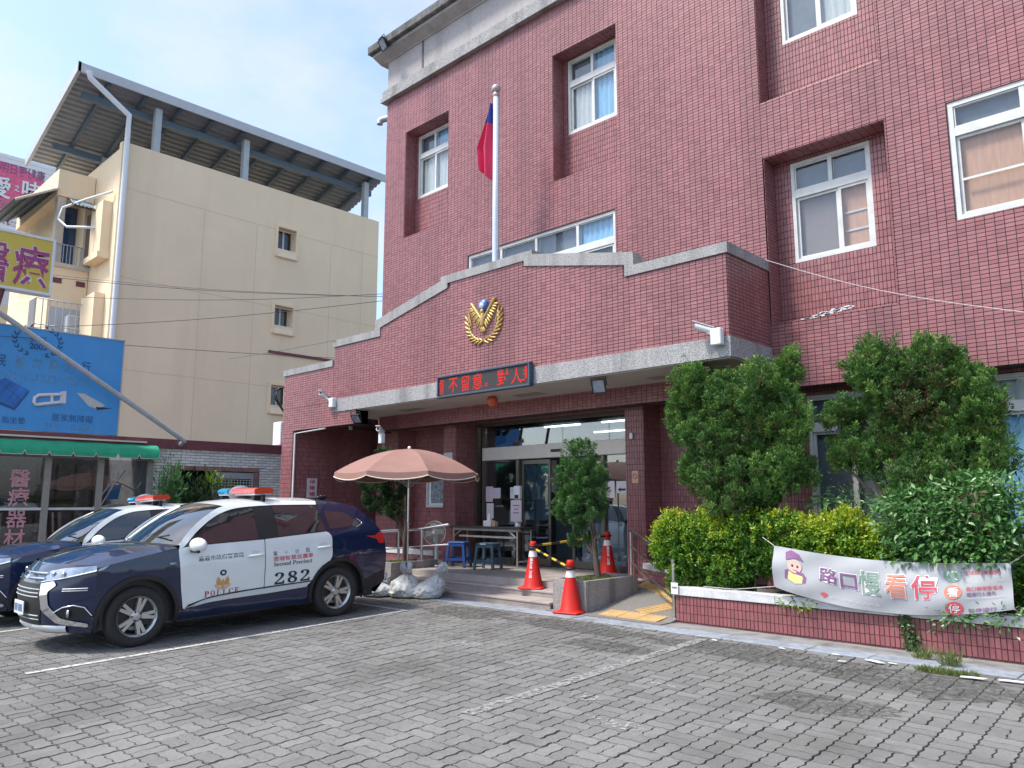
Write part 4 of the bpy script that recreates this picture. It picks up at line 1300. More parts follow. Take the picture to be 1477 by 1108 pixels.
def juniper(lobpx, Yp, base, label, per):
    lob = [lobe_px(*l[:4], Yp + random.uniform(-.12, .12), t=l[4] if len(l) > 4 else 0) for l in lobpx]
    sub = []
    for (c, r, t0) in lob:
        nn = max(8, int(42 * (r[0] * r[2]) / .13))
        d = rand_unit(nn); d[:, 2] = d[:, 2] * .9 + .1
        for q in d:
            rr = random.uniform(.06, .105); f = random.uniform(.62, .96)
            sub.append((tuple(np.array(c) + q * np.array(r) * f), (rr, rr, rr * random.uniform(1.5, 2.7)), t0 + random.gauss(0, .12)))
        sub.append((c, tuple(np.array(r) * .6), t0 - .2))
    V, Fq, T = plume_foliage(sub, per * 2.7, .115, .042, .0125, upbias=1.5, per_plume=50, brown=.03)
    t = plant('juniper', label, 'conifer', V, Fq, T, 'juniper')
    m_ = MB()
    m_.tube([base, Vector(base) + Vector((.03, 0, .5)), Vector(base) + Vector((-.02, .02, 1.1)), Vector(base) + Vector((.02, 0, 1.9))], [.10, .085, .07, .03], 9)
    branchy(m_, Vector(base) + Vector((0, 0, .45)), [l[0] for l in lob], .035)
    m_.build('trunk', M['bark'], t)
    # dead brown sprays inside
    n = 500; c = np.array(lob[7 if len(lob) == 14 else 4][0])
    P = c + rng.normal(0, .20, (n, 3)) * np.array([1, .5, 1]); V2, F2 = leaves(P, rand_unit(n) + np.array([0, -.4, .3]), rand_unit(n), rng.uniform(.04, .12, n), np.full(n, .008))
    o = np_mesh('dead_sprays', V2, F2, M['brown_leaf'], t); o['kind'] = 'stuff'
    return t


juniper(J1, 9.08, (-4.75, 9.12, .33), 'large ragged juniper under the canopy corner', 26)
juniper(J2, 9.22, (-2.72, 9.25, .33), 'large juniper with bare brown middle before the right windows', 26)


# clipped golden hedge: leaf shell over lumpy mounds
def hedge_mound(lobes, n_per_m2, ll, lw, label, name, cat, mat, tintf):
    Ps, Ds, Ns, Ts = [], [], [], []
    for (c, r, t0) in lobes:
        c, r = np.array(c), np.array(r)
        nt = int(4 * PI * np.prod(r) ** (2 / 3) * n_per_m2 / 22)
        d = rand_unit(nt)
        rad = rng.normal(.98, .11, nt)
        tip = c + d * r * rad[:, None]
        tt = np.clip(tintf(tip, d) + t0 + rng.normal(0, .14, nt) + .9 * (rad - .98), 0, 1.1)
        m = 22
        ax = d * .8 + np.array([0, 0, .55]) + rng.normal(0, .3, (nt, 3)); ax /= np.linalg.norm(ax, axis=1, keepdims=True)
        f = rng.random((nt, m, 1))
        P = tip[:, None] - ax[:, None] * (.11 * f) + rng.normal(0, .016, (nt, m, 3))
        Dl = ax[:, None] * .55 + rng.normal(0, .6, (nt, m, 3))
        Ps.append(P.reshape(-1, 3)); Ds.append(Dl.reshape(-1, 3)); Ns.append((ax[:, None] + rng.normal(0, .5, (nt, m, 3))).reshape(-1, 3))
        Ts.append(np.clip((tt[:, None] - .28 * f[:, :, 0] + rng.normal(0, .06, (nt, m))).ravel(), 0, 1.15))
    P = np.concatenate(Ps); D = np.concatenate(Ds); Nn = np.concatenate(Ns); T = np.concatenate(Ts); n = len(P)
    V, Fq = leaves(P, D, Nn, ll * rng.uniform(.6, 1.3, n), lw * rng.uniform(.7, 1.2, n))
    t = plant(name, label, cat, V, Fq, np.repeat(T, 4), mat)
    m_ = MB()
    for (c, r, t0) in lobes[::2]:
        m_.tube([(c[0], c[1], .33), (c[0] + .03, c[1], c[2] * .6 + .1), (c[0], c[1], c[2])], [.018, .012, .006], 6)
    m_.build('stems', M['bark'], t)['kind'] = 'stuff'
    return t


hl = []
for (x, y, rx, ry, t0) in [(975, 765, 34, 28, .25), (960, 790, 20, 22, .2), (1000, 800, 36, 36, 0), (1010, 765, 34, 26, .18), (1045, 780, 38, 36, .02), (1050, 820, 40, 30, -.1), (1085, 765, 36, 26, .08), (1095, 800, 40, 40, -.06), (1130, 765, 36, 28, .05),
                            (1135, 805, 36, 42, -.08), (1165, 775, 36, 28, .12), (1200, 772, 34, 30, .3), (1225, 765, 30, 26, .38), (1170, 820, 40, 36, 0), (990, 835, 26, 18, .05), (1210, 812, 40, 36, .15), (1255, 790, 40, 36, .25)]:
    l = lobe_px(x, y, rx, ry, 8.98, .26); hl.append((l[0], (l[1][0] * 1.0, .24, l[1][1] * 1.0), t0 - .04))
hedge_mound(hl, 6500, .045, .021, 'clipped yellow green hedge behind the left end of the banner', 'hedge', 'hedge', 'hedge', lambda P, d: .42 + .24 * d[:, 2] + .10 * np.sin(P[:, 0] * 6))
hr = []
for x in np.arange(-2.95, 1.2, .36):
    hr.append(((x, 9.02, .82), (.30, .27, .46), .02))
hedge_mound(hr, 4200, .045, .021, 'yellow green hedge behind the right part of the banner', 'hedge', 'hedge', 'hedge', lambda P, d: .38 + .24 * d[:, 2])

# broad leaved bush in front of the right juniper
bush_px = [(1330, 735, 62, 34), (1395, 725, 60, 42), (1430, 705, 34, 28), (1300, 755, 34, 34), (1350, 775, 56, 34), (1410, 770, 62, 44), (1460, 740, 34, 44), (1310, 790, 34, 28), (1372, 800, 50, 24), (1440, 800, 40, 28)]
Ps, Ds, Ns = [], [], []
for l in bush_px:
    (c, r, _) = lobe_px(*l, 8.85, .22)
    n = int(l[2] * l[3] * .30); d = rand_unit(n); d[:, 1] -= .35
    Ps.append(np.array(c) + d * np.array(r) * rng.uniform(.55, 1.05, (n, 1)))
    Ds.append(d * .7 + rng.normal(0, .6, (n, 3)) + np.array([0, -.2, -.05])); Ns.append(np.array([0, -.55, .8]) + rng.normal(0, .35, (n, 3)))
P = np.concatenate(Ps); D = np.concatenate(Ds); Nn = np.concatenate(Ns)
bt = thing('shrub', 'broad leaved green shrub hanging over the right part of the banner', 'shrub', (0, 0, 0))
order = np.argsort(P[:, 1]); near_i, rest = order[:280], order[280:]
n = len(rest); V, Fq = leaves(P[rest], D[rest], Nn[rest], rng.uniform(.05, .10, n), rng.uniform(.026, .042, n))
o = np_mesh('foliage', V, Fq, M['broadleaf'], bt, attr=np.repeat(rng.random(n) * .8, 4)); o['kind'] = 'stuff'
lm = []
for k in range(5):
    me = bpy.data.meshes.new('leaf'); L_, W_ = .085, .036
    me.from_pydata([(0, 0, 0), (W_ * .42, L_ * .28, .004), (W_ * .5, L_ * .55, .004), (0, L_, -.006), (-W_ * .5, L_ * .55, .004), (-W_ * .42, L_ * .28, .004), (0, L_ * .3, -.004), (0, L_ * .6, -.005)], [],
                   [(0, 1, 6), (1, 2, 7, 6), (2, 3, 7), (0, 6, 5), (5, 6, 7, 4), (4, 7, 3)])
    a = me.attributes.new('tint', 'FLOAT', 'POINT'); a.data.foreach_set('value', [.15 + .18 * k] * 8)
    me.materials.append(M['broadleaf']); lm.append(me)
for i in near_i:
    yv = Vector(D[i]).normalized(); xv = yv.cross(Vector(Nn[i])).normalized(); zv = xv.cross(yv)
    o = link('leaf', random.choice(lm), None, bt)
    mt = Matrix((xv, yv, zv)).transposed().to_4x4(); mt.translation = Vector(P[i])
    sc = random.uniform(.7, 1.2); o.matrix_local = mt @ Matrix.Diagonal((sc, sc, sc, 1))
m_ = MB(); branchy(m_, (-2.3, 8.95, .34), [tuple(lobe_px(*l, 8.9)[0]) for l in bush_px], .02); m_.build('stem', M['bark'], bt)

# narrow leaved plant in front of the ground floor window, sprigs, vine, weeds
def sprig(c, n, ll, lw, spread, label, name, cat, mat='broadleaf', droop=0.0, group=None):
    c = np.array(c); t = thing(name, label, cat, tuple(c), group=group)
    P = rng.normal(0, 1, (n, 3)) * np.array(spread); D = P * 2 / np.array(spread).max() + rng.normal(0, .5, (n, 3)); D[:, 2] -= droop
    V, Fq = leaves(P, D, np.array([0, -.6, .7]) + rng.normal(0, .4, (n, 3)), ll * rng.uniform(.6, 1.2, n), lw * rng.uniform(.7, 1.2, n))
    o = np_mesh('foliage', V, Fq, M[mat], t, attr=np.repeat(rng.random(n) * .9, 4)); o['kind'] = 'stuff'
    m_ = MB(); branchy(m_, (0, .1, -spread[2] * 1.2), [tuple(p * .8) for p in P[:4]], .006, wob=.02); m_.build('stem', M['bark'], t)
    return t


t = thing('young_plant', 'young plant with long narrow leaves before the window between junipers', 'plant', (-3.78, 9.3, .35))
m_ = MB(); m_.tube([(0, 0, 0), (.02, 0, .6), (0, 0, 1.22)], .012, 6); m_.build('stem', M['bark'], t)
for k in range(8):
    a = k * PI / 4 + .3; me = MB(); L_ = .30
    d = Vector((math.cos(a), math.sin(a) * .6 - .15, .12 if k % 2 else -.25)).normalized(); s_ = d.cross(Vector((0, -.5, .8))).normalized()
    p0 = Vector((0, 0, 1.2 - .05 * (k % 3)))
    me.add([p0, p0 + d * L_ * .35 + s_ * .03, p0 + d * L_ * .7 + s_ * .026 - Vector((0, 0, .02)), p0 + d * L_ - Vector((0, 0, .07)), p0 + d * L_ * .7 - s_ * .026 - Vector((0, 0, .02)), p0 + d * L_ * .35 - s_ * .03], [(0, 1, 5), (1, 2, 4, 5), (2, 3, 4)])
    mm = me.mesh('leaf'); at_ = mm.attributes.new('tint', 'FLOAT', 'POINT'); at_.data.foreach_set('value', [.7 + .1 * (k % 4)] * 6)
    link('leaf', mm, M['broadleaf'], t)
sprig(PY(1235, 722, 9.25), 700, .05, .014, (.30, .12, .10), 'fine leaved low shrub under the window between junipers', 'shrub', 'shrub')
sprig(PY(1460, 655, 9.3), 160, .10, .014, (.12, .1, .18), 'grey green narrow leaved shrub beside the right window', 'shrub', 'shrub', droop=.6)
sprig(PY(1380, 890, 8.62), 130, .055, .026, (.13, .05, .055), 'leafy shoot hanging over the planter cap under the banner', 'shoot', 'plant shoot', droop=.4)
sprig(PY(1450, 888, 8.62), 140, .055, .026, (.12, .05, .06), 'leafy shoot over the planter cap at the right edge', 'shoot', 'plant shoot', droop=.4)
sprig(PY(1150, 872, 8.66), 140, .045, .02, (.10, .04, .035), 'yellow green shoot over the planter cap left of the banner', 'shoot', 'plant shoot', 'hedge', droop=.3)
t = thing('climbing_plant', 'small green creeper climbing the red planter wall', 'creeper', (0, 0, 0))
pv = [PY(x, y, 8.66) for (x, y) in ((1318, 945), (1316, 925), (1308, 905), (1304, 890))]
m_ = MB(); m_.tube(pv, .005, 5); m_.build('stem', M['bark'], t)
n = 420; tt = rng.random(n); P = np.array([np.array(pv[min(int(q * 3), 2)]) * (1 - (q * 3 % 1)) + np.array(pv[min(int(q * 3), 2) + 1]) * (q * 3 % 1) for q in tt]) + rng.normal(0, .035, (n, 3)) * np.array([1.1, .4, .9])
V, Fq = leaves(P, rng.normal(0, 1, (n, 3)) + np.array([0, -.3, 0]), np.array([0, -1, .4]) + rng.normal(0, .4, (n, 3)), rng.uniform(.025, .045, n), np.full(n, .02))
o = np_mesh('foliage', V, Fq, M['dark_leaf'], t, attr=np.repeat(.6 + .5 * rng.random(n), 4)); o['kind'] = 'stuff'
p = PZ(1367, 972, 0); grass_tuft((p.x, p.y, -.01), (.26, .07), 900, .07, 'weed', None, 'grass', 'patch of weeds growing at the gutter edge')
p = PZ(1332, 952, 0); grass_tuft((p.x, p.y, .0), (.08, .06), 120, .16, 'weed', None, 'grass', 'dry weeds at the planter foot')
p = PZ(1360, 962, 0); grass_tuft((p.x + .05, p.y + .05, .0), (.08, .08), 160, .18, 'weed', None, 'grass', 'tall dry weeds beside the gutter slab')
# litter along the gutter edge
for (x, y) in ((1031, 925), (1128, 937), (1206, 946), (1215, 956), (1262, 956), (1288, 959), (1404, 980), (1460, 985), (1363, 955)):
    p = PZ(x, y, 0); m_ = MB(); s_ = .02 if x not in (1262, 1404, 1460) else .05
    for k in range(1):
        m_.prism([(-s_ * 2, -s_ * .5), (s_ * 1.6, -s_ * .6), (s_ * 2.2, s_ * .3), (s_ * .2, s_ * .7), (-s_ * 1.8, s_ * .4)], 0, .005, 'z')
    o = m_.build('litter', M['reflect_white']); o.location = (p.x, min(p.y, 7.99) if x != 1363 else p.y, .012); o.rotation_euler = (0, 0, random.uniform(-.5, .5))
    tag(o, 'flat white scrap of litter on the gutter edge', 'litter', 'white scraps along the gutter edge')

# banner
def banner_pt(u, v):
    x0, x1 = -4.14, -1.79
    x = x0 + (x1 - x0) * u
    top = 1.0 - .10 * math.sin(PI * min(u / .75, 1) * .5) + .03 * u - .035 * math.sin(PI * u)
    bot = .545 - .16 * math.sin(PI * u) ** .9 - .035 * u
    z = bot + (top - bot) * v
    y = 8.60 - .03 * math.sin(PI * v) - .012 * math.sin(9 * u + 5 * v) - .008 * math.sin(22 * u - 9 * v) + .03 * v
    return Vector((x, y, z))


bn = thing('banner', 'white road safety banner with coloured lettering hung on the planter hedge', 'banner', (0, 0, 0))
m_ = MB(); nu, nv = 60, 16
vs = [banner_pt(i / nu, j / nv) for i in range(nu + 1) for j in range(nv + 1)]
fs = [(i * (nv + 1) + j, (i + 1) * (nv + 1) + j, (i + 1) * (nv + 1) + j + 1, i * (nv + 1) + j + 1) for i in range(nu) for j in range(nv)]
m_.add(vs, fs, True); m_.build('cloth', M['banner'], bn)


def bwarp(P):
    out = np.empty_like(P)
    for i, (u, lift, v) in enumerate(P):
        q = banner_pt(u, v); out[i] = (q.x, q.y - .0045 - lift, q.z)
    return out


def btext(s, u, v, w, h, mat, bold=.01, lift=0.0):
    return text(s, (u, lift, v), (1, 0, 0), (0, 0, 1), w, h, M[mat], bn, bold, warp=bwarp, dense=True)


def bpoly(pts, mat, name='print', lift=0.0):
    m_ = MB(); m_.add([tuple(bwarp(np.array([[p[0], lift, p[1]]]))[0]) for p in pts], [tuple(range(len(pts)))]); return m_.build(name, M[mat], bn)


def circ(u, v, ru, rv, n=20): return [(u + ru * math.cos(2 * PI * k / n), v + rv * math.sin(2 * PI * k / n)) for k in range(n)]


for ch, u, v, w, h, mt in (('路', .225, .42, .085, .30, 'purple_ink'), ('口', .322, .37, .075, .30, 'purple_ink'), ('慢', .405, .31, .095, .46, 'green_ink'), ('看', .518, .30, .09, .46, 'orange_ink'), ('停', .625, .30, .10, .46, 'red_ink')):
    btext(ch, u - .004, v - .015, w + .008, h + .03, 'sign_white', .028); btext(ch, u, v, w, h, mt, .012, .003)
for ch, v, mt in (('慢', .76, 'green_ink'), ('看', .44, 'orange_ink'), ('停', .12, 'red_ink')):
    bpoly(circ(.785, v, .034, .135), mt); btext(ch, .763, v - .09, .044, .18, 'sign_white', .008, .003)
    for kk, (dv, col) in enumerate(((.03, 'red_ink'), (-.08, 'purple_ink'))):
        s_ = {('慢', 0): '行近路口減速慢行', ('看', 0): '路口轉彎要看清', ('看', 1): '禮讓行人優先', ('停', 1): '暫停讓行'}.get((ch, kk))
        if s_: btext(s_, .835, v + dv - .02, .13 if len(s_) > 6 else .105, .085, col, .005)
for v0 in (.62, .30):
    bpoly([(.83, v0), (.975, v0), (.975, v0 + .008), (.83, v0 + .008)], 'curtain_grey')
bpoly([(.225, .17), (.245, .21), (.262, .17), (.245, .09)], 'red_ink'); btext('路口安全 人人有責', .27, .10, .22, .06, 'curtain_grey', .0)
# plain generic officer drawing
bpoly([(.062, .50), (.105, .56), (.15, .50), (.165, .42), (.16, .30), (.06, .30)], 'purple_ink')
bpoly([(.075, .30), (.08, .50), (.105, .44), (.13, .50), (.148, .42), (.145, .28), (.11, .24)], 'yellow_ink', lift=.002)
bpoly(circ(.108, .62, .034, .15), 'skin_ink', lift=.003)
bpoly([(.066, .74), (.062, .90), (.09, .97), (.13, .90), (.152, .76), (.11, .80)], 'purple_ink', lift=.004)
bpoly(circ(.098, .63, .005, .03, 10), 'ink', lift=.004); bpoly(circ(.122, .62, .005, .03, 10), 'ink', lift=.004)
bpoly([(.098, .545), (.122, .54), (.11, .515)], 'red_ink', lift=.004)
m_ = MB(); a = banner_pt(0, 0); m_.tube([PY(1015, 846, 8.72), PY(1060, 850, 8.66), a], .004, 5); m_.tube([banner_pt(0, 1), PY(1100, 775, 8.75)], .004, 5); m_.tube([banner_pt(1, 0), PY(1477, 888, 8.72)], .004, 5); m_.tube([banner_pt(1, 1), PY(1477, 800, 8.75)], .004, 5)
m_.build('tie_cord', M['cable_white'], bn)


# =================================================================== THINGS AT THE ENTRANCE
def loc_y(x, y, Y): return PY(x, y, Y)


# flagpole and flag
fp = thing('flagpole', 'white flagpole with ball finial standing on the canopy', 'flagpole', (0, 0, 0))
px_, py_ = -9.33, 9.35
z_top = PY(716, 128, py_).z
px_ = PY(715.3, 250, py_).x
m_ = MB(); m_.lathe([(.062, 4.4), (.062, 6.5), (.05, z_top - .1), (0, z_top - .1)], 16, Matrix.Translation((px_, py_, 0))); m_.build('pole', M['pole_white'], fp)
m_ = MB(); m_.sphere((px_, py_, z_top), (.085, .085, .085), 12); m_.lathe([(.055, z_top - .16), (.07, z_top - .13), (.055, z_top - .09)], 14, Matrix.Translation((px_, py_, 0))); m_.build('finial', M['pole_ball'], fp)
m_ = MB(); m_.tube([(px_ + .075, py_ - .03, 5.9), (px_ + .08, py_ - .04, z_top - .2)], .006, 5); m_.build('halyard', M['cable_white'], fp)
fl = thing('flag', 'limp red flag with blue corner hanging from the white pole', 'flag', (px_, py_, 0))
zt_, zb_ = PY(713, 150, py_).z, PY(705, 264, py_).z
rows = 26; cols = 16
def flag_pt(i, j):      # i down, j across the gathered cloth
    f = i / rows; g = j / cols
    width = .03 + .30 * min(f / .62, 1) ** 1.1 - (.10 * max(0, (f - .62) / .38))
    x = -.06 - g * width
    y = .10 * math.sin(g * 9.5 + f * 1.5) * (.35 + .65 * f) - .05
    z = zt_ + (zb_ - zt_) * f * (1 - .16 * g * (f > .0)) - .02 * math.sin(g * 8 + 1) * f
    return (x, y, z)
mr, mbl = MB(), MB()
pts = [flag_pt(i, j) for i in range(rows + 1) for j in range(cols + 1)]
for nm, i0, i1, mt in (('canton', 0, 7, 'flag_blue'), ('cloth', 7, rows, 'flag_red')):
    m_ = MB(); sub = [flag_pt(i, j) for i in range(i0, i1 + 1) for j in range(cols + 1)]
    m_.add(sub, [(a * (cols + 1) + b, a * (cols + 1) + b + 1, (a + 1) * (cols + 1) + b + 1, (a + 1) * (cols + 1) + b) for a in range(i1 - i0) for b in range(cols)], True)
    m_.build(nm, M[mt], fl)

# emblem: eagle, wheat wreath, blue disc with white twelve ray sun
em = thing('emblem', 'gilded eagle and wheat emblem with blue sun disc on the canopy wall', 'emblem', (-9.33, YF - .012, 4.56))
def feather(mb_, p, ang, L_, W_, d0=.0, d1=.03):
    c_, s_ = math.cos(ang), math.sin(ang)
    pts = [(0, -.25), (.35, -.5), (.8, -.35), (1, 0), (.8, .3), (.35, .42), (0, .25)]
    q = [(p[0] + (u * L_) * c_ - (v * W_) * s_, p[1] + (u * L_) * s_ + (v * W_) * c_) for u, v in pts]
    n = len(q); vs = [(a, -d0, b) for a, b in q] + [(p[0] + (a - p[0]) * .96, -d1, p[1] + (b - p[1]) * .96) for a, b in q]
    mid_ = (p[0] + L_ * .5 * c_, -(d1 + .012), p[1] + L_ * .5 * s_)
    f = [(i, (i + 1) % n, n + (i + 1) % n, n + i) for i in range(n)] + [(n + i, n + (i + 1) % n, 2 * n) for i in range(n)]
    mb_.add(vs + [mid_], f)
m_ = MB()
m_.sphere((0, -.035, .03), (.045, .04, .15), 10); m_.sphere((0, -.045, .165), (.035, .035, .045), 8)
for a in (-30, -10, 10, 30): feather(m_, (0, -.09), R(-90 + a), .12, .05, .0, .035)
m_.prism([(-.01, .15), (-.06, .13), (-.02, .18)], -.06, -.03, 'y')
m_.build('eagle', M['gold'], em)
for s in (-1, 1):
    sg = (lambda a: a if s > 0 else PI - a)
    m_ = MB()
    for k in range(9):           # long flight feathers hanging outward from the raised wing
        f = k / 8
        root = (s * (.035 + .215 * f), .0 + .255 * f)
        feather(m_, root, sg(R(-66 + 62 * f)), .155 - .04 * f, .044, .0, .028 + .008 * (k % 2))
    for k in range(9):           # leading edge
        f = k / 8
        feather(m_, (s * (.03 + .20 * f), .03 + .25 * f), sg(R(52)), .10, .05, .0, .048)
    m_.build('wing', M['gold'], em)
    m_ = MB()
    for k in range(9):          # wheat stalks rising from the foot, open at the top
        f = k / 8
        p = (s * (.02 + .36 * math.sin(f * PI * .5) ** .9), -.345 + .40 * f ** 1.7)
        t_ = math.atan2(.40 * 1.7 * max(f, .05) ** .7, .36 * PI * .5 * math.cos(f * PI * .5) + .02)
        for e in (-.62, .45): feather(m_, p, sg(t_ + e), .14 if e < 0 else .10, .036, .0, .022)
    feather(m_, (s * .30, -.05), sg(R(74)), .30, .030, .0, .02)
    m_.build('wheat_wreath', M['gold'], em)
m_ = MB(); m_.lathe([(.108, 0), (.108, .03), (.09, .055), (0, .065)], 24, Matrix.Translation((0, 0, .272)) @ Matrix.Rotation(R(90), 4, 'X')); d_ = m_.build('disc', M['emblem_blue'], em)
m_ = MB()
for k in range(12):
    a = k * PI / 6
    m_.add([(.035 * math.cos(a - .25), -.072, .272 + .035 * math.sin(a - .25)), (.075 * math.cos(a), -.066, .272 + .075 * math.sin(a)), (.035 * math.cos(a + .25), -.072, .272 + .035 * math.sin(a + .25))], [(0, 1, 2)])
m_.lathe([(.032, 0), (.026, .008), (0, .01)], 16, Matrix.Translation((0, -.066, .272)) @ Matrix.Rotation(R(90), 4, 'X'))
m_.build('sun', M['sign_white'], d_)

# LED sign
ld = thing('led_sign', 'dark LED message board with red running characters on the canopy edge', 'led sign', (-9.29, YF - .03, 3.505))
m_ = MB()
W_, H_ = 1.12, .195; dp = .10
m_.box(-W_, W_, -dp, 0, H_ - .035, H_, ch=.006); m_.box(-W_, W_, -dp, 0, -H_, -H_ + .035, ch=.006); m_.box(-W_, -W_ + .035, -dp + .001, 0, -H_ + .036, H_ - .036); m_.box(W_ - .035, W_, -dp + .001, 0, -H_ + .036, H_ - .036)
m_.build('frame', M['led_frame'], ld)
m_ = MB(); m_.box(-W_ + .036, W_ - .036, -dp + .025, -.002, -H_ + .036, H_ - .036); m_.build('face', M['led_face'], ld)
for s_, x, w, dz, h in (('督', -1.075, .13, -.13, .26), ('不', -.82, .23, -.13, .26), ('留', -.49, .20, -.13, .27), ('意', -.21, .24, -.13, .27), ('。', .09, .07, -.11, .07), ('對', .38, .27, -.13, .27), ('人', .70, .24, -.13, .26)):
    text(s_, (x, -dp + .022, dz), (1, 0, 0), (0, 0, 1), w, h, M['led_red'], ld, .006)
m_ = MB(); m_.box(1.01, 1.045, -dp + .018, -dp + .022, -.07, .13); m_.box(.90, 1.01, -dp + .018, -dp + .022, -.10, -.075); m_.box(.97, 1.01, -dp + .018, -dp + .022, .05, .07); m_.box(.97, 1.01, -dp + .018, -dp + .022, 0, .02)
m_.build('lettering', M['led_red'], ld)

# lantern under the canopy
lt = thing('lantern', 'small round red lantern hanging below the LED board', 'lantern', (-9.64, 9.5, 3.16))
m_ = MB(); prof = [(0, 0)]
for k in range(1, 13):
    a = PI * k / 13; prof.append((.105 * math.sin(a) * (1 - .03 * (k % 2)), .095 - .095 * math.cos(a)))
prof.append((0, .19)); m_.lathe(prof, 20); m_.build('shade', M['lantern'], lt)
m_ = MB(); m_.lathe([(0, .175), (.06, .175), (.045, .20), (0, .20)], 14); m_.tube([(0, 0, .19), (0, 0, .36 - .19 + .0)], .004, 5); m_.build('cap', M['black'], lt)


def floodlight(loc, yaw, pitch, label, sz=.11):
    t = thing('floodlight', label, 'floodlight', loc, 0)
    Mx = Matrix.Rotation(yaw, 4, 'Z') @ Matrix.Rotation(pitch, 4, 'X')
    m_ = MB(); s_ = sz
    m_.add([(-s_, 0, -s_), (s_, 0, -s_), (s_, 0, s_), (-s_, 0, s_), (-s_ * .7, s_ * .8, -s_ * .7), (s_ * .7, s_ * .8, -s_ * .7), (s_ * .7, s_ * .8, s_ * .7), (-s_ * .7, s_ * .8, s_ * .7)],
           [(4, 7, 6, 5), (0, 1, 5, 4), (1, 2, 6, 5), (2, 3, 7, 6), (3, 0, 4, 7)], False, Mx)
    for a in ((-s_, s_, s_ * .84, s_), (-s_, s_, -s_, -s_ * .84)): m_.box(a[0], a[1], -.012, .0, a[2], a[3], Mx)
    for a in (-1, 1): m_.box(a * s_ * .84, a * s_, -.0115, -.0005, -s_ * .84, s_ * .84, Mx)
    m_.build('housing', M['black'], t)
    m_ = MB(); m_.box(-s_ * .84, s_ * .84, -.004, .002, -s_ * .84, s_ * .84, Mx); m_.build('lens', M['lamp_glass'], t)
    m_ = MB(); m_.tube([tuple(Mx @ Vector((-s_ * 1.08, .02, 0))), tuple(Mx @ Vector((-s_ * 1.08, .05, s_ * 1.3))), tuple(Mx @ Vector((s_ * 1.08, .05, s_ * 1.3))), tuple(Mx @ Vector((s_ * 1.08, .02, 0)))], .010, 6); m_.build('bracket', M['black'], t)
    return t


floodlight((-6.98, 9.1, 3.20), R(14), R(22), 'black floodlight hung below the right part of the canopy')
floodlight((-12.92, 8.92, 3.14), R(20), R(40), 'black floodlight tilted at the left end of the canopy', .10)
floodlight(tuple(PY(552, 64, YM - .45)), R(-10), R(30), 'floodlight on the roof corner of the red building', .13)


def bullet_cam(loc, yaw, label, box=None, bx=(.07, .05, .09)):
    t = thing('security_camera', label, 'security camera', loc)
    Mx = Matrix.Rotation(yaw, 4, 'Z') @ Matrix.Rotation(R(-20), 4, 'X')
    m_ = MB(); m_.tube([tuple(Mx @ Vector((0, -.12, 0))), tuple(Mx @ Vector((0, .12, 0)))], .045, 12); m_.box(-.05, .05, -.17, .12, .042, .05, Mx); m_.build('body', M['white_plastic'], t)
    m_ = MB(); m_.tube([tuple(Mx @ Vector((0, -.124, 0))), tuple(Mx @ Vector((0, -.121, 0)))], .035, 12); m_.build('lens', M['black'], t)
    if box:
        m_ = MB(); m_.tube([(0, .02, -.03), (box[0] * .5, box[1] * .5, -.08), (box[0] - .04, box[1], box[2] + .02)], .016, 8); m_.build('arm', M['white_plastic'], t)
        m_ = MB(); m_.box(box[0] - bx[0], box[0] + bx[0], box[1] - bx[1], box[1] + bx[1], box[2] - bx[2], box[2] + bx[2], ch=.012); m_.build('junction_box', M['white_plastic'], t)
    return t


bullet_cam((-5.06, 8.86, 3.74), R(-60), 'white bullet camera at the right corner of the canopy', (.16, .05, -.13), (.075, .05, .11))
bullet_cam((-14.03, 8.86, 3.70), R(20), 'white ball camera at the left end of the canopy', (.22, .07, -.16), (.075, .05, .10))
bullet_cam((-12.35, 9.1, 2.86), R(30), 'white camera hanging below the left end of the canopy', (.02, .02, -.14), (.05, .05, .10))
p = PY(506, 597, 9.3); m_ = MB(); m_.tube([(p.x, p.y, 3.33), (p.x, p.y, 3.05), (p.x + .02, p.y, 3.0)], .04, 8); tag(m_.build('drain_pipe', M['grey_metal']), 'short grey drain pipe below the left end of the canopy', 'pipe')
m_ = MB(); m_.tube([(-15.40, 9.03, .0), (-15.40, 9.03, 3.0), (-14.2, 9.03, 3.04)], .022, 8); tag(m_.build('conduit', M['white_plastic']), 'thin white conduit on the left garage pier', 'conduit')
t = thing('wall_sign', 'white vertical sign with dark lettering inside the garage passage', 'sign', (-15.40, 0, 0))
a, b = PX(443, 690, -15.40), PX(456, 718, -15.40)
m_ = MB(); m_.box(0, .02, a.y, b.y, b.z, a.z); m_.build('board', M['paper_pink'], t)
for k, ch in enumerate('停車場'): text(ch, (.024, a.y + (b.y - a.y) * .2, a.z - (a.z - b.z) * (k + .9) / 3.1), (0, 1, 0), (0, 0, 1), (b.y - a.y) * .6, (a.z - b.z) * .24, M['police_red'], t, .01)

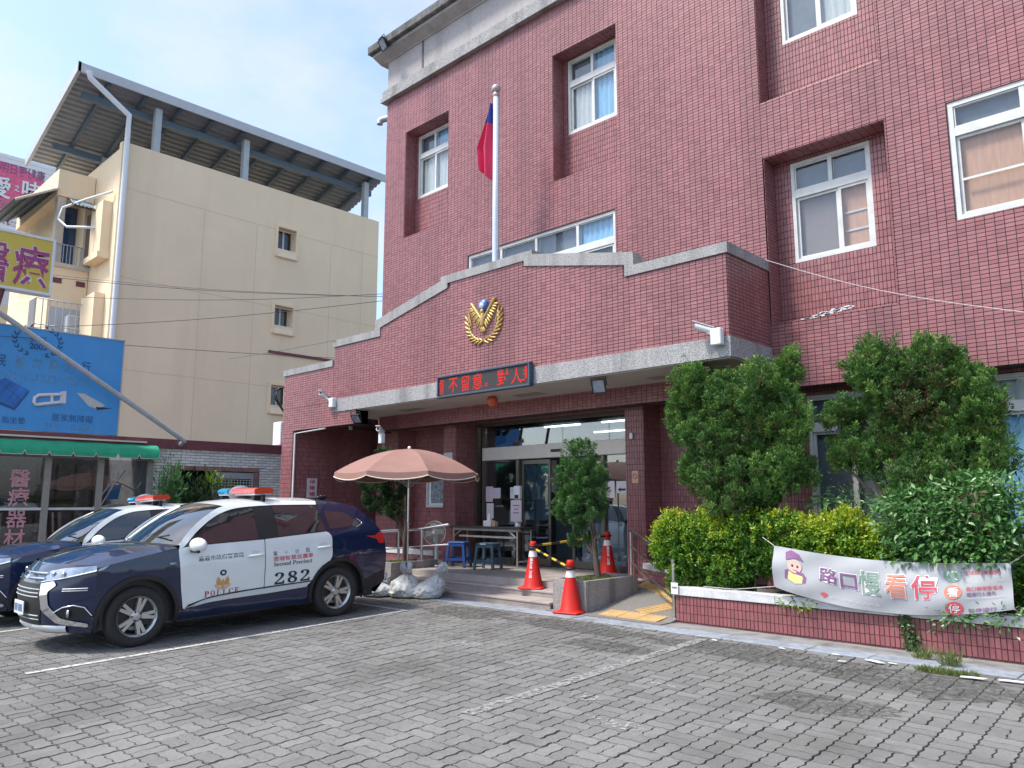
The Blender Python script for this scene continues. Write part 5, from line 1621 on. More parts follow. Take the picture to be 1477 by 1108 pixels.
# notice board, stickers, papers
nb = thing('notice_board', 'framed notice board with posters in the wall recess behind the parasol', 'notice board', (-12.60, YP + .5, 1.38))
m_ = MB(); m_.box(-.50, .36, -.09, 0, 0, .05); m_.box(-.50, .36, -.09, 0, .80, .85); m_.box(-.50, -.46, -.088, 0, .05, .80); m_.box(.32, .36, -.088, 0, .05, .80); m_.build('frame', M['silver'], nb)
m_ = MB(); m_.box(-.46, .32, -.05, -.01, .05, .80); m_.build('back', M['white_plastic'], nb)
m_ = MB(); m_.box(-.38, .02, -.056, -.051, .09, .76); m_.build('poster', M['poster_grey'], nb)
m_ = MB(); m_.prism([(.06, .07), (.29, .07), (.29, .79), (.17, .79)], -.058, -.0515, 'y'); m_.build('poster', M['poster_blue'], nb)
p = PY(917, 688, YP); t = thing('sticker_sign', 'small orange prohibition sticker on the pillar right of the entrance', 'sign', (p.x, YP - .012, p.z))
m_ = MB(); m_.box(-.06, .06, -.004, .002, -.10, .10); m_.build('plate', M['orange_sign'], t)
m_ = MB(); m_.lathe([(.036, 0), (.046, 0), (.046, .002), (.036, .002)], 20, Matrix.Translation((0, -.005, .01)) @ Matrix.Rotation(R(90), 4, 'X')); m_.box(-.04, .04, -.0075, -.0055, -.004, .004, Matrix.Translation((0, 0, .01)) @ Matrix.Rotation(R(40), 4, 'Y')); m_.build('symbol', M['police_red'], t)
p = PY(912, 629, YP); m_ = MB(); m_.box(p.x - .03, p.x + .03, YP - .05, YP - .008, p.z - .05, p.z + .05, ch=.008); tag(m_.build('doorbell', M['white_plastic']), 'small white device on the pillar above the orange sticker', 'device')
p = PY(649, 660, YP); m_ = MB(); m_.box(p.x - .16, p.x + .10, YP - .03, YP - .008, p.z - .12, p.z + .10); tag(m_.build('number_plate', M['curtain_grey']), 'grey white plate on the pillar beside the parasol tip', 'plate')
def paper(px0, py0, px1, py1, Y, label, mat='paper', lines=3):
    a, b = PY(px0, py0, Y), PY(px1, py1, Y)
    t = thing('paper_notice', label, 'notice', (a.x, Y, b.z), group='paper notices on the entrance glass')
    w, h = b.x - a.x, a.z - b.z
    m_ = MB(); m_.box(0, w, -.003, 0, 0, h); m_.build('sheet', M[mat], t)
    for k in range(lines):
        m_ = MB(); z = h * (.78 - .2 * k); m_.box(w * .2, w * (.8 - .1 * (k % 2)), -.0048, -.0032, z - h * .018, z + h * .018); m_.build('print', M['curtain_dark'], t)
yg = YD - .012
paper(701, 702, 711, 724, yg, 'pinkish notice at the left end of the entrance glass, upper one', 'paper_pink', 0)
paper(711, 704, 722, 719, yg, 'pinkish notice second from the left on the entrance glass', 'paper_pink', 0)
paper(702, 726, 712, 748, yg, 'white notice below the pinkish one on the left glass', 'paper', 0)
paper(736, 703, 743, 719, yg, 'white notice on the glass left of the thermometer stand', 'paper', 2)
p_ = paper(872, 694, 887, 718, yg, 'white notice with square print on the right glass beside the tree', 'paper', 0)
a, b = PY(875.5, 701, yg - .006), PY(883.5, 711, yg - .006)
t = thing('paper_notice', 'white notice with a black arrow at the right end of the entrance glass', 'notice', (0, 0, 0), group='paper notices on the entrance glass')
a, b = PY(889, 694, yg), PY(904, 711, yg); m_ = MB(); m_.box(a.x, b.x, yg - .003, yg, b.z, a.z); m_.build('sheet', M['paper'], t)
m_ = MB(); zc = b.z + (a.z - b.z) * .28; m_.prism([(a.x + .03, zc), (a.x + .09, zc + .04), (a.x + .09, zc + .018), (b.x - .02, zc + .018), (b.x - .02, zc - .018), (a.x + .09, zc - .018), (a.x + .09, zc - .04)], yg - .006, yg - .0035, 'y'); m_.build('arrow', M['ink'], t)

# folding table
ZL = .30
tb = thing('folding_table', 'long dark topped folding table with grey legs before the entrance', 'table', (-10.72, 10.55, ZL))
m_ = MB(); m_.box(-.96, .96, -.23, .23, .70, .735, ch=.006); m_.build('tabletop', M['table_top'], tb)
for sx in (-1, 1):
    for sy in (-1, 1):
        m_ = MB(); m_.tube([(sx * .86, sy * .18, .69), (sx * .86, sy * .18, .0)], .017, 8); m_.build('leg', M['table_leg'], tb)
    m_ = MB(); m_.tube([(sx * .86, -.18, .12), (sx * .86, .18, .12)], .013, 8); m_.tube([(sx * .86, -.18, .66), (sx * .86, .18, .66)], .013, 8); m_.build('stretcher', M['table_leg'], tb)
    m_ = MB(); m_.tube([(sx * .86, -.18, .45 + .08), (sx * .62, -.18, .675)], .011, 6); m_.build('brace', M['table_leg'], tb)
m_ = MB(); m_.box(-.86, .86, -.195, -.165, .655, .698); m_.box(-.70, .80, -.19, -.17, .50 + .03, .565); m_.build('apron', M['table_leg'], tb)


def stool(loc, rot, mat, label):
    t = thing('plastic_stool', label, 'stool', loc, rot, 'plastic stools by the table'); t.scale = (1.15, 1.15, 1.03)
    m_ = MB(); m_.box(-.15, .15, -.15, .15, .425, .45, ch=.012); m_.box(-.145, .145, -.145, -.13, .37, .425); m_.box(-.145, .145, .13, .145, .37, .425); m_.box(-.145, -.13, -.13, .13, .37, .425); m_.box(.13, .145, -.13, .13, .37, .425)
    m_.build('seat', M[mat], t)
    for sx in (-1, 1):
        for sy in (-1, 1):
            m_ = MB(); a, b = .135, .175; w = .032
            m_.add([(sx * (a - w), sy * (a - w), .42), (sx * (a + .008), sy * (a - w), .42), (sx * (a + .008), sy * (a + .008), .42), (sx * (a - w), sy * (a + .008), .42),
                    (sx * (b - w), sy * (b - w), 0), (sx * (b + .004), sy * (b - w), 0), (sx * (b + .004), sy * (b + .004), 0), (sx * (b - w), sy * (b + .004), 0)],
                   [(0, 1, 2, 3), (4, 7, 6, 5), (0, 4, 5, 1), (1, 5, 6, 2), (2, 6, 7, 3), (3, 7, 4, 0)]); m_.build('leg', M[mat], t)
    m_ = MB()
    for s in (-1, 1): m_.box(-.14, .14, s * .155 - .008, s * .155 + .008, .12, .165); m_.box(s * .155 - .008, s * .155 + .008, -.14, .14, .1205, .1645)
    m_.build('stretcher', M[mat], t)
    return t


stool((-10.98, 9.95, ZL), R(28), 'blue_plastic', 'bright blue plastic stool beside the fan')
t = stool((-10.22, 9.98, ZL), R(20), 'teal_plastic', 'dull teal plastic stool with white sticker under the table')
m_ = MB(); m_.box(-.07, .03, -.153, -.148, .425, .45); m_.build('sticker', M['reflect_white'], t)

fn = thing('pedestal_fan', 'old white pedestal fan with pale green blades by the steps', 'fan', (-11.42, 9.78, ZL))
m_ = MB(); m_.box(-.2, .2, -.17, .17, 0, .035, ch=.015); m_.build('base', M['fan_plastic'], fn)
m_ = MB(); m_.lathe([(.04, .03), (.032, .25), (.03, .42)], 12); m_.lathe([(.02, .42), (.02, .50)], 10); m_.build('column', M['fan_plastic'], fn)
Mf = Matrix.Translation((0.02, -.06, .62)) @ Matrix.Rotation(R(35), 4, 'Z') @ Matrix.Rotation(R(90), 4, 'X')
m_ = MB(); m_.lathe([(0, -.16), (.06, -.15), (.07, -.05), (.05, .0), (0, 0)], 14, Mf); m_.build('motor', M['fan_plastic'], fn)
m_ = MB()
for k in range(4):
    a0 = k * PI / 2
    pts = [(.04, a0), (.12, a0 - .25), (.185, a0 - .1), (.19, a0 + .45), (.10, a0 + .6), (.045, a0 + .5)]
    m_.add([(r_ * math.cos(a), r_ * math.sin(a), .03 + .02 * math.sin((a - a0) * 2)) for r_, a in pts], [tuple(range(6))], False, Mf)
m_.build('blades', M['fan_blade'], fn)
m_ = MB()
for k in range(44):
    a = 2 * PI * k / 44
    for s in (1, -1): m_.tube([(.03 * math.cos(a), .03 * math.sin(a), .02 + s * .075), (.14 * math.cos(a), .14 * math.sin(a), .02 + s * .07), (.215 * math.cos(a), .215 * math.sin(a), .02 + s * .008)], .0016, 3, False, Mf)
m_.lathe([(.213, .01), (.222, .01), (.222, .03), (.213, .03), (.213, .01)], 32, Mf); m_.lathe([(0, .098), (.035, .096), (.035, .09)], 14, Mf)
o = m_.build('cage', M['fan_plastic'], fn); o['kind'] = 'stuff'

# dispenser stand, sign on it, tissue box
ds = thing('dispenser_stand', 'thermometer and sanitiser dispenser on a thin black tripod stand', 'dispenser', (-10.30, 10.85, ZL))
m_ = MB(); m_.tube([(0, 0, .08), (0, 0, 1.3)], .012, 8); m_.build('pole', M['black'], ds)
for k in range(3):
    a = 2 * PI * k / 3 + .5; m_ = MB(); m_.tube([(0, 0, .35), (.28 * math.cos(a), .28 * math.sin(a), .01)], .008, 6); m_.build('leg', M['black'], ds)
m_ = MB(); m_.box(-.08, .09, -.05, .03, 1.24, 1.50, ch=.015); m_.build('thermometer', M['white_plastic'], ds)
m_ = MB(); m_.box(-.04, .06, -.056, -.051, 1.26, 1.33); m_.build('display', M['black'], ds)
m_ = MB(); m_.box(-.12, .16, -.075, -.065, .83, 1.23); m_.build('notice_sheet', M['paper_pink'], ds)
for k, w in enumerate((.18, .10, .15)):
    m_ = MB(); m_.box(-w / 2 + .02, w / 2 + .02, -.0785, -.0755, 1.12 - .07 * k, 1.14 - .07 * k); m_.build('print', M['curtain_dark'], ds)
m_ = MB(); m_.lathe([(0, .64), (.05, .64), (.06, .68), (.055, .80), (0, .82)], 14); m_.box(-.06, .06, -.06, .06, .80, .86, ch=.01); m_.build('bottle', M['white_plastic'], ds)
tx = thing('tissue_box', 'open white tissue box on the folding table', 'tissue box', (-10.68, 10.5, ZL + .736))
m_ = MB(); m_.box(-.15, .06, -.06, .06, 0, .11, ch=.004); m_.build('box', M['paper'], tx)
m_ = MB(); m_.add([(-.08, -.03, .11), (.0, -.03, .11), (.01, .03, .11), (-.07, .03, .11), (-.06, -.01, .24), (-.02, .0, .25), (-.03, .02, .23)], [(0, 1, 5, 4), (1, 2, 5), (2, 3, 6, 5), (3, 0, 4, 6), (4, 5, 6)]); m_.build('tissue', M['paper'], tx)
m_ = MB(); m_.box(.07, .15, -.04, .05, 0, .09, ch=.006); o = m_.build('carton', M['orange_sign']); o.location = (-10.68, 10.5, ZL + .736); tag(o, 'small orange carton beside the tissue box on the table', 'carton')


def cone(loc, rot, label, txt_='', h=.70, group='red traffic cones at the entrance'):
    t = thing('traffic_cone', label, 'traffic cone', loc, rot, group)
    m_ = MB(); m_.box(-.19, .19, -.19, .19, 0, .028, ch=.012); m_.build('base', M['cone'], t)
    m_ = MB(); r0, r1 = .145, .045
    rad = lambda z: r0 + (r1 - r0) * (z - .028) / (h - .12)
    m_.lathe([(r0 + .02, .028), (r0, .045), (rad(h - .23), h - .23)], 24); m_.build('body', M['cone'], t)
    m_ = MB(); m_.lathe([(rad(h - .23) + .001, h - .23), (rad(h - .14) + .001, h - .14)], 24); m_.build('reflective_band', M['reflect_white'], t)
    m_ = MB(); m_.lathe([(rad(h - .14), h - .14), (rad(h - .105), h - .105), (.055, h - .10), (.055, h - .03), (.042, h), (0, h)], 20); m_.build('tip', M['cone'], t)
    n = len(txt_)
    for k, ch in enumerate(txt_):
        z = .46 - .30 * (k + 1) / max(n, 1); sz = .048; rr = rad(z + sz / 2) + .003
        a0 = R(-90) ; sl = (r0 - r1) / (h - .15)
        def wp(P, z=z, rr=rr):
            o = np.empty_like(P)
            for i, q in enumerate(P):
                a = a0 + (q[0]) / rr; r_ = rad(q[2]) + .003; o[i] = (r_ * math.cos(a), r_ * math.sin(a), q[2])
            return o
        text(ch, (-sz / 2, 0, z), (1, 0, 0), (0, 0, 1), sz, sz, M['reflect_white'], t, .02, warp=wp)
    return t


cA = cone((-6.95, 8.36, .012), R(12), 'front red traffic cone standing on the blue gutter slabs', '')
cB = cone((-8.16, 8.93, .20), R(22), 'red traffic cone with white lettering on the steps', '嘉市警二分局')
cC = cone((-8.08, 10.70, .30), R(44), 'red traffic cone with white lettering by the right door glass', '嘉市警二分局')
p = PZ(543, 857, 0); cD = thing('traffic_cone', 'red cone lying half hidden behind the police car', 'traffic cone', (-11.05, 7.86, .02), R(200), 'red traffic cones at the entrance')
for ch in list(cA.children):
    c = ch.copy(); COL.objects.link(c); c.parent = cD
cD.rotation_euler = (0, R(82), R(195)); cD.location = (-10.85, 7.95, .17)


def bar(a, b, label):
    a, b = Vector(a), Vector(b); t = thing('barrier_bar', label, 'barrier bar', tuple(a))
    d = b - a; n = 9; L_ = d.length
    m1, m2 = MB(), MB()
    for k in range(n):
        p, q = d * (k / n), d * ((k + 1) / n); (m1 if k % 2 == 0 else m2).tube([p, q], .017, 10)
    m1.build('dark_bands', M['black'], t)['kind'] = 'stuff'; m2.build('yellow_bands', M['bar_yellow'], t)['kind'] = 'stuff'
    for e in (Vector((0, 0, 0)), d):
        m_ = MB(); m_.lathe([(.06, -.012), (.075, -.012), (.075, .012), (.06, .012), (.06, -.012)], 18, Matrix.Translation(e)); m_.build('ring', M['black'], t)


bar((-8.16, 8.93, .80), (-6.95, 8.36, .60), 'yellow and black bar sloping from the step cone to the front cone')
bar((-8.16, 8.93, .83), (-8.08, 10.70, .93), 'yellow and black bar from the step cone to the door cone')

# parasol
um = thing('parasol', 'dusty pink parasol with cream piping on a thin steel pole', 'parasol', (-10.24, 8.15, .0))
m_ = MB(); m_.tube([(0, 0, .0), (0, 0, 2.36)], .019, 10); m_.build('pole', M['steel'], um)
m_ = MB(); m_.lathe([(0, 0), (.04, 0), (.035, .32), (.028, .33)], 12); m_.build('base_tube', M['blue_plastic'], um)
AX, AZ, RZ = 1.22, 2.37, 1.97
n8 = 8; rot0 = R(20)
def um_pt(k, f, s=0.0):     # along rib k at fraction f, s sideways to next rib
    a0, a1 = rot0 + 2 * PI * k / n8, rot0 + 2 * PI * (k + 1) / n8
    r = AX * f; z = AZ - (AZ - RZ) * (f ** 1.9)
    p0 = Vector((r * math.cos(a0), r * math.sin(a0), z)); p1 = Vector((r * math.cos(a1), r * math.sin(a1), z))
    p = p0.lerp(p1, s); p.z -= .05 * f * math.sin(PI * s) * 0.6
    return p
for k in range(n8):
    m_ = MB(); nf, ns = 10, 6
    vs = [um_pt(k, i / nf, j / ns) for i in range(nf + 1) for j in range(ns + 1)]
    fs = [(i * (ns + 1) + j, (i + 1) * (ns + 1) + j, (i + 1) * (ns + 1) + j + 1, i * (ns + 1) + j + 1) for i in range(nf) for j in range(ns)]
    m_.add(vs, fs, True)
    # valance
    e0 = [um_pt(k, 1, j / 12) for j in range(13)]
    e1 = [Vector((p.x * 1.012, p.y * 1.012, p.z - .10 - .035 * math.sin(PI * j / 12) ** .6 + .03)) for j, p in enumerate(e0)]
    m_.add(e0 + e1, [(j, j + 1, 14 + j, 13 + j) for j in range(12)], False)
    po = m_.build('canopy_panel', M['umbrella'], um)
    m_ = MB(); m_.tube(e1, .009, 5); m_.build('piping', M['piping'], po)
    m_ = MB(); m_.tube([um_pt(k, i / 6) - Vector((0, 0, .012)) for i in range(7)], .007, 5); m_.build('rib', M['grey_metal'], um)
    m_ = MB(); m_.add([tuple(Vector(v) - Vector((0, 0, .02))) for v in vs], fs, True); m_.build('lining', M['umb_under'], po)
    m_ = MB(); m_.tube([(0, 0, 1.72), tuple(um_pt(k, .55) - Vector((0, 0, .02)))], .006, 5); m_.build('strut', M['grey_metal'], um)
m_ = MB(); m_.sphere((0, 0, AZ + .02), (.03, .03, .03), 8); m_.build('finial', M['white_plastic'], um)
m_ = MB(); p = (.0, -.02, 1.0); m_.add([(.01, -.022, 1.02), (.07, -.05, 1.0), (.05, -.03, .97), (.02, -.025, .99), (.06, -.03, 1.06), (.03, -.03, 1.04)], [(0, 1, 2, 3), (0, 4, 5)]); m_.build('pink_ribbon', M['pink'], um)


def sack(loc, r, h, label, lean=(0, 0), seed=1, rot=0.0, fat=1.0):
    rs = np.random.default_rng(seed)
    t = thing('sack', label, 'sack', loc, rot, 'white sandbags at the parasol foot')
    m_ = MB(); n = 72
    key = [(0.0, .0), (.70, .0), (.95, .05), (1.02, .16), (1.0, .28), (.86, .42), (.60, .55), (.36, .63), (.20, .68), (.17, .715), (.24, .78), (.33, .88), (.34, .96), (.22, 1.0), (.08, .97)]
    rows_ = []
    for (p_, q_) in zip(key[:-1], key[1:]):
        for k in range(4): rows_.append(tuple(p_[e] + (q_[e] - p_[e]) * k / 4 for e in (0, 1)))
    rows_.append(key[-1])
    from mathutils import noise as nz
    o3 = Vector((seed * 3.7, seed * 1.3, seed * 2.1)); vs = []
    for i, (rr, zz) in enumerate(rows_):
        for k in range(n):
            a = 2 * PI * k / n; ca, sa = math.cos(a), math.sin(a)
            p = Vector((ca * rr, sa * rr, zz * 2.2))
            big = nz.noise(p * 1.5 + o3) * .22
            rid = (1 - abs(nz.noise(Vector((ca * 3.2, sa * 3.2, zz * 2.2)) + o3))) ** 3 * .10 + (1 - abs(nz.noise(p * 4.5 + o3 * 2))) ** 4 * .10
            pleat = .0 if zz < .45 else min(1, (zz - .45) * 4) * (.16 * math.sin(9 * a + 3 * nz.noise(p + o3)) + .10 * math.sin(17 * a + seed))
            w = 1 + big * (.3 + zz) + (rid - .08) + pleat
            z_ = h * (zz + (.07 * nz.noise(p * 2.3 + o3 * .5) if .08 < zz else 0)) + (.05 * math.sin(2 * a + seed) if zz > .85 else 0)
            vs.append((r * rr * w * ca * fat + lean[0] * zz ** 1.5 * h, r * rr * w * sa + lean[1] * zz ** 1.5 * h, max(z_, 0)))
    L_ = len(rows_)
    fs = [(i * n + k, i * n + (k + 1) % n, (i + 1) * n + (k + 1) % n, (i + 1) * n + k) for i in range(L_ - 1) for k in range(n)]
    m_.add(vs, fs, True); b = m_.build('bag', M['bag'], t)
    m_ = MB(); c = (lean[0] * .70 ** 1.5 * h, lean[1] * .70 ** 1.5 * h)
    m_.tube([(c[0] + r * .19 * math.cos(a) * fat, c[1] + r * .19 * math.sin(a), h * .70) for a in np.linspace(0, 2 * PI, 14)[:-1]], .008, 5, closed=True)
    m_.build('tie', M['pink'], t)
    return t


sack((-10.98, 8.06, 0), .26, .54, 'white sandbag left of the parasol pole with tall crumpled neck', (-.05, .1), 3)
sack((-10.52, 7.80, 0), .25, .33, 'low flat white sandbag in front at the left', (.1, .0), 8, fat=1.2)
sack((-10.02, 7.98, 0), .26, .50, 'white sandbag with upright neck right of the parasol pole', (-.08, .0), 5)
sack((-9.70, 8.12, 0), .23, .50, 'white sandbag leaning over the lowest step', (.55, .25), 9, fat=1.1)
p = PZ(968, 862, .3); t = thing('small_plate', 'small white plate on the handrail post by the ramp', 'plate', (-5.53, 8.66, .42)); m_ = MB(); m_.box(-.01, .09, -.012, -.006, -.07, .07); m_.build('sheet', M['paper'], t); m_ = MB(); m_.box(.005, .075, -.0145, -.0125, .0, .02); m_.build('print', M['curtain_dark'], t)
# thin cable from the canopy cap to the right
m_ = MB(); a, b = Vector((-4.78, 10.1, 4.90)), PY(1490, 452, 9.6); m_.tube([a.lerp(b, k / 10) - Vector((0, 0, .10 * math.sin(PI * k / 10))) for k in range(11)], .0045, 5); tag(m_.build('cable', M['cable_white']), 'thin pale cable strung across the right facade', 'cable')


# =================================================================== POLICE CARS
def interp(pts, x):
    if x <= pts[0][0]: return pts[0][1]
    for (a, b), (c, d) in zip(pts[:-1], pts[1:]):
        if x <= c:
            t = (x - a) / (c - a); return b + (d - b) * t
    return pts[-1][1]


PROF = [(.18, .80), (.26, .845), (.36, .872), (.55, .888), (.75, .902), (.88, .905), (.93, .890), (1.02, .884), (1.10, .868), (1.16, .842), (1.30, .782), (1.45, .704), (1.52, .650), (1.57, .590), (1.62, .50)]


def taper(u):
    t = 1.0
    if u < -.1: t -= .055 * ((-.1 - u) / .45) ** 2
    if u > 2.4: t -= .075 * ((u - 2.4) / 1.05) ** 2
    return t


def half_w(u, z):
    w = interp(PROF, z) * taper(u)
    if z > 1.1 and u > 2.3: w -= .06 * (u - 2.3) * min((z - 1.1) / .4, 1)
    return w


def spl(pts, n=6, closed=True):
    """Catmull-Rom through 2D points"""
    out = []; m = len(pts)
    for i in range(m if closed else m - 1):
        p0, p1, p2, p3 = (pts[(i - 1) % m] if closed or i else pts[0]), pts[i], pts[(i + 1) % m], (pts[(i + 2) % m] if closed or i + 2 < m else pts[-1])
        for k in range(n):
            t = k / n
            out.append(tuple(.5 * ((2 * p1[q]) + (-p0[q] + p2[q]) * t + (2 * p0[q] - 5 * p1[q] + 4 * p2[q] - p3[q]) * t * t + (-p0[q] + 3 * p1[q] - 3 * p2[q] + p3[q]) * t ** 3) for q in range(2)))
    if not closed: out.append(pts[-1])
    return out


def fillet(pts, r):
    """round the corners of a polygon; r: one radius or list"""
    out = []; n = len(pts)
    for i in range(n):
        p, a, b = Vector(pts[i]), Vector(pts[i - 1]), Vector(pts[(i + 1) % n])
        rr = r[i] if isinstance(r, (list, tuple)) else r
        d1, d2 = a - p, b - p
        rr = min(rr, d1.length * .45, d2.length * .45)
        if rr < 1e-4: out.append(tuple(p)); continue
        s, e = p + d1.normalized() * rr, p + d2.normalized() * rr
        for k in range(5):
            t = k / 4; q = s.lerp(p, t).lerp(p.lerp(e, t), t); out.append(tuple(q))
    return out


def panel(poly, surf, step=.07, flip=False, rim=.0, smooth=True):
    """2D polygon, cut by a grid, laid on surf(u, v) -> point"""
    bm = bmesh.new()
    vs = [bm.verts.new((p[0], p[1], 0)) for p in poly]
    f = bm.faces.new(vs); f.normal_update()
    if f.normal.z < 0: f.normal_flip()
    bmesh.ops.triangulate(bm, faces=list(bm.faces))
    xs = [p[0] for p in poly]; ys = [p[1] for p in poly]
    for ax, lo, hi in ((0, min(xs), max(xs)), (1, min(ys), max(ys))):
        n = int((hi - lo) / step)
        for k in range(1, n + 1):
            co = [0, 0, 0]; no = [0, 0, 0]; co[ax] = lo + (hi - lo) * k / (n + 1); no[ax] = 1
            bmesh.ops.bisect_plane(bm, geom=list(bm.verts) + list(bm.edges) + list(bm.faces), plane_co=co, plane_no=no)
    bmesh.ops.remove_doubles(bm, verts=list(bm.verts), dist=1e-5)
    bmesh.ops.dissolve_limit(bm, angle_limit=.001, verts=list(bm.verts), edges=[e for e in bm.edges if not e.is_boundary and False])
    if rim > 0:
        bmesh.ops.recalc_face_normals(bm, faces=list(bm.faces))
    for v in bm.verts: v.co = Vector(surf(v.co.x, v.co.y))
    if flip: bmesh.ops.reverse_faces(bm, faces=list(bm.faces))
    return bm


def side(sgn, off=0.0):
    return lambda u, z: (sgn * (half_w(u, z) + off), u, z)


def skin(poly, sgn, off, mat, name, par, step=.07, label=None):
    m = MB(); m.bm(panel(poly, side(sgn, off), step, flip=(sgn < 0)), True); return m.build(name, M[mat], par, label)


UF = [(.20, -.80), (.30, -.88), (.45, -.915), (.62, -.92), (.75, -.89), (.85, -.83), (.92, -.77), (.97, -.70)]


def nose(v, z, off=0.0):
    a = abs(v) / .885; f = interp(UF, z)
    return (v / .885 * (half_w(-.455, z) + off * min(a, 1)), f + (-.455 - f) * min(a, 1.0) ** 3.0 - off * (1 - .5 * min(a, 1)), z)


def make_car(label):
    car = thing('police_car', label, 'police car', (-10.12, 3.56, gz(3.56)), 0, 'police cars in the parking bays')
    car.rotation_euler = (math.atan(.024), 0, 0)
    # --- dark core behind the panels
    m = MB(); m.box(-.78, .78, -.38, 3.25, .22, .93); m.box(-.5, .5, -.7, -.381, .22, .85); m.box(-.70, .70, .5, 3.1, .93, 1.06); m.build('underbody', M['car_black'], car)
    RW = .335; A0, A1 = (0.0, .33), (2.62, .33)

    def arch(c, r, a0, a1, n=14): return [(c[0] + r * math.cos(a0 + (a1 - a0) * k / n), c[1] + r * 1.0 * math.sin(a0 + (a1 - a0) * k / n)) for k in range(n + 1)]
    ra = .425
    door_lo = [(.50, .35), (.76, .41), (1.515, .44)]
    for s in (1, -1):
        # front fender
        fa = arch(A0, ra, R(193), R(-14), 16)
        poly = [(-.46, .30)] + [(-.455, .60), (-.455, .90), (-.20, .955), (.10, 1.01), (.405, 1.065), (.415, 1.04), (.455, .60), (.49, .35), (.44, .24)] + fa[::-1][1:-1] + [(-.44, .24)]
        skin(poly, s, 0, 'car_navy', 'front_wing', car)
        # front door with its window frame
        fd = [(.50, .352), (.76, .408), (1.512, .442), (1.512, 1.095), (.62, 1.075), (.425, 1.055), (.42, 1.03), (.46, .60)]
        fo = skin(fillet(fd, [.02, .05, .01, .01, .0, .02, .0, .0]), s, .004, 'car_white', 'front_door', car)
        # A pillar and roof rail in white
        ap = spl([(.425, 1.055), (.47, 1.15), (.64, 1.31), (.85, 1.445), (1.05, 1.525), (1.35, 1.56), (1.80, 1.575), (2.41, 1.56)], 5, False) + spl([(2.39, 1.512), (1.75, 1.522), (1.30, 1.505), (1.06, 1.462), (.86, 1.375), (.66, 1.235), (.50, 1.085), (.47, 1.062)], 5, False)
        skin(ap, s, .006, 'car_white', 'roof_rail', car)
        # glass
        gl = spl([(.63, 1.19), (.86, 1.365), (1.06, 1.455), (1.30, 1.50), (1.445, 1.508)], 5, False) + [(1.44, 1.10), (.64, 1.082)]
        skin(gl, s, -.004, 'car_glass', 'window', car, label=None)
        skin([(.475, 1.066), (.635, 1.078), (.635, 1.205)], s, -.002, 'car_black', 'mirror_mount', car)
        skin([(1.44, 1.09), (1.72, 1.105), (1.715, 1.518), (1.442, 1.51)], s, -.001, 'car_black', 'door_pillar', car)
        skin(fillet([(1.725, 1.11), (2.455, 1.15), (2.375, 1.505), (1.72, 1.518)], .02), s, -.004, 'car_glass', 'window', car)
        rd = [(1.522, .442), (2.16, .475), (2.24, .57), (2.47, .755), (2.505, .82), (2.515, 1.08), (2.46, 1.148), (1.522, 1.098)]
        skin(fillet(rd, [.01, .03, .1, .05, .04, .06, .05, .01]), s, .004, 'car_white', 'rear_door', car)
        # rear quarter with arch
        rb = arch(A1, ra, R(194), R(-10), 16)
        q = [(2.18, .24), (2.165, .47), (2.25, .575), (2.475, .757), (2.51, .82), (2.52, 1.08), (2.46, 1.155), (2.42, 1.30), (2.385, 1.512), (2.415, 1.565), (2.75, 1.535), (3.02, 1.475), (3.12, 1.42), (3.26, 1.28), (3.38, 1.12), (3.44, .98), (3.455, .60), (3.43, .40), (3.10, .27)] + rb[::-1][1:-1]
        skin(q, s, 0, 'car_navy', 'rear_quarter', car)
        skin(fillet([(2.50, 1.175), (2.95, 1.205), (3.03, 1.24), (2.80, 1.395), (2.47, 1.428)], [.03, .03, .05, .05, .03]), s, .004, 'car_glass', 'quarter_window', car)
        chrome = spl([(2.95, 1.185), (3.04, 1.215), (3.06, 1.25), (2.99, 1.30)], 5, False)
        m = MB(); m.tube([side(s, .008)(*p) for p in chrome], .008, 5); m.build('chrome_strip', M['chrome'], car)
        # sill, arch lips, mouldings
        skin([(.42, .235), (2.18, .235), (2.165, .46), (1.515, .438), (.76, .404), (.50, .348), (.45, .30)], s, -.002, 'car_navy', 'sill', car)
        for c in (A0, A1):
            a0, a1 = R(196), R(-16)
            o_, i_ = arch(c, ra + .035, a0, a1, 18), arch(c, ra - .012, a0, a1, 18)
            skin(o_ + i_[::-1], s, .012, 'car_black', 'arch_trim', car, .2)
            m = MB()
            m.lathe([(.42, -.0), (.42, .34)], 20, Matrix.Translation((s * .52, c[0], c[1])) @ Matrix.Rotation(R(90) * s, 4, 'Y'), True, R(80) if s > 0 else R(-100), R(280) if s > 0 else R(100)); m.build('wheel_well', M['car_black'], car)
        mo = spl([(.60, .365), (.80, .398), (1.2, .415), (1.60, .425), (2.12, .45)], 5, False) + [(2.16, .50), (1.60, .487), (1.15, .470), (.80, .44)]
        skin(mo, s, .014, 'silver', 'side_moulding', car)
        skin([(.52, .36)] + spl([(.60, .385), (.80, .445), (1.2, .478), (1.60, .494), (2.20, .51)], 4, False) + [(2.22, .525), (1.60, .51), (1.1, .49), (.80, .46), (.56, .40)], s, .011, 'car_black', 'moulding_seal', car)
        m = MB(); a, b = side(s, .0055)(1.517, .45), side(s, .0055)(1.517, 1.09)
        skin([(1.512, .442), (1.522, .442), (1.522, 1.097), (1.512, 1.095)], s, .0045, 'car_black', 'door_gap', car)
        skin([(.425, 1.06), (.60, 1.072), (1.52, 1.098), (2.46, 1.15), (2.455, 1.162), (1.52, 1.112), (.60, 1.086)], s, .005, 'car_black', 'belt_strip', car)
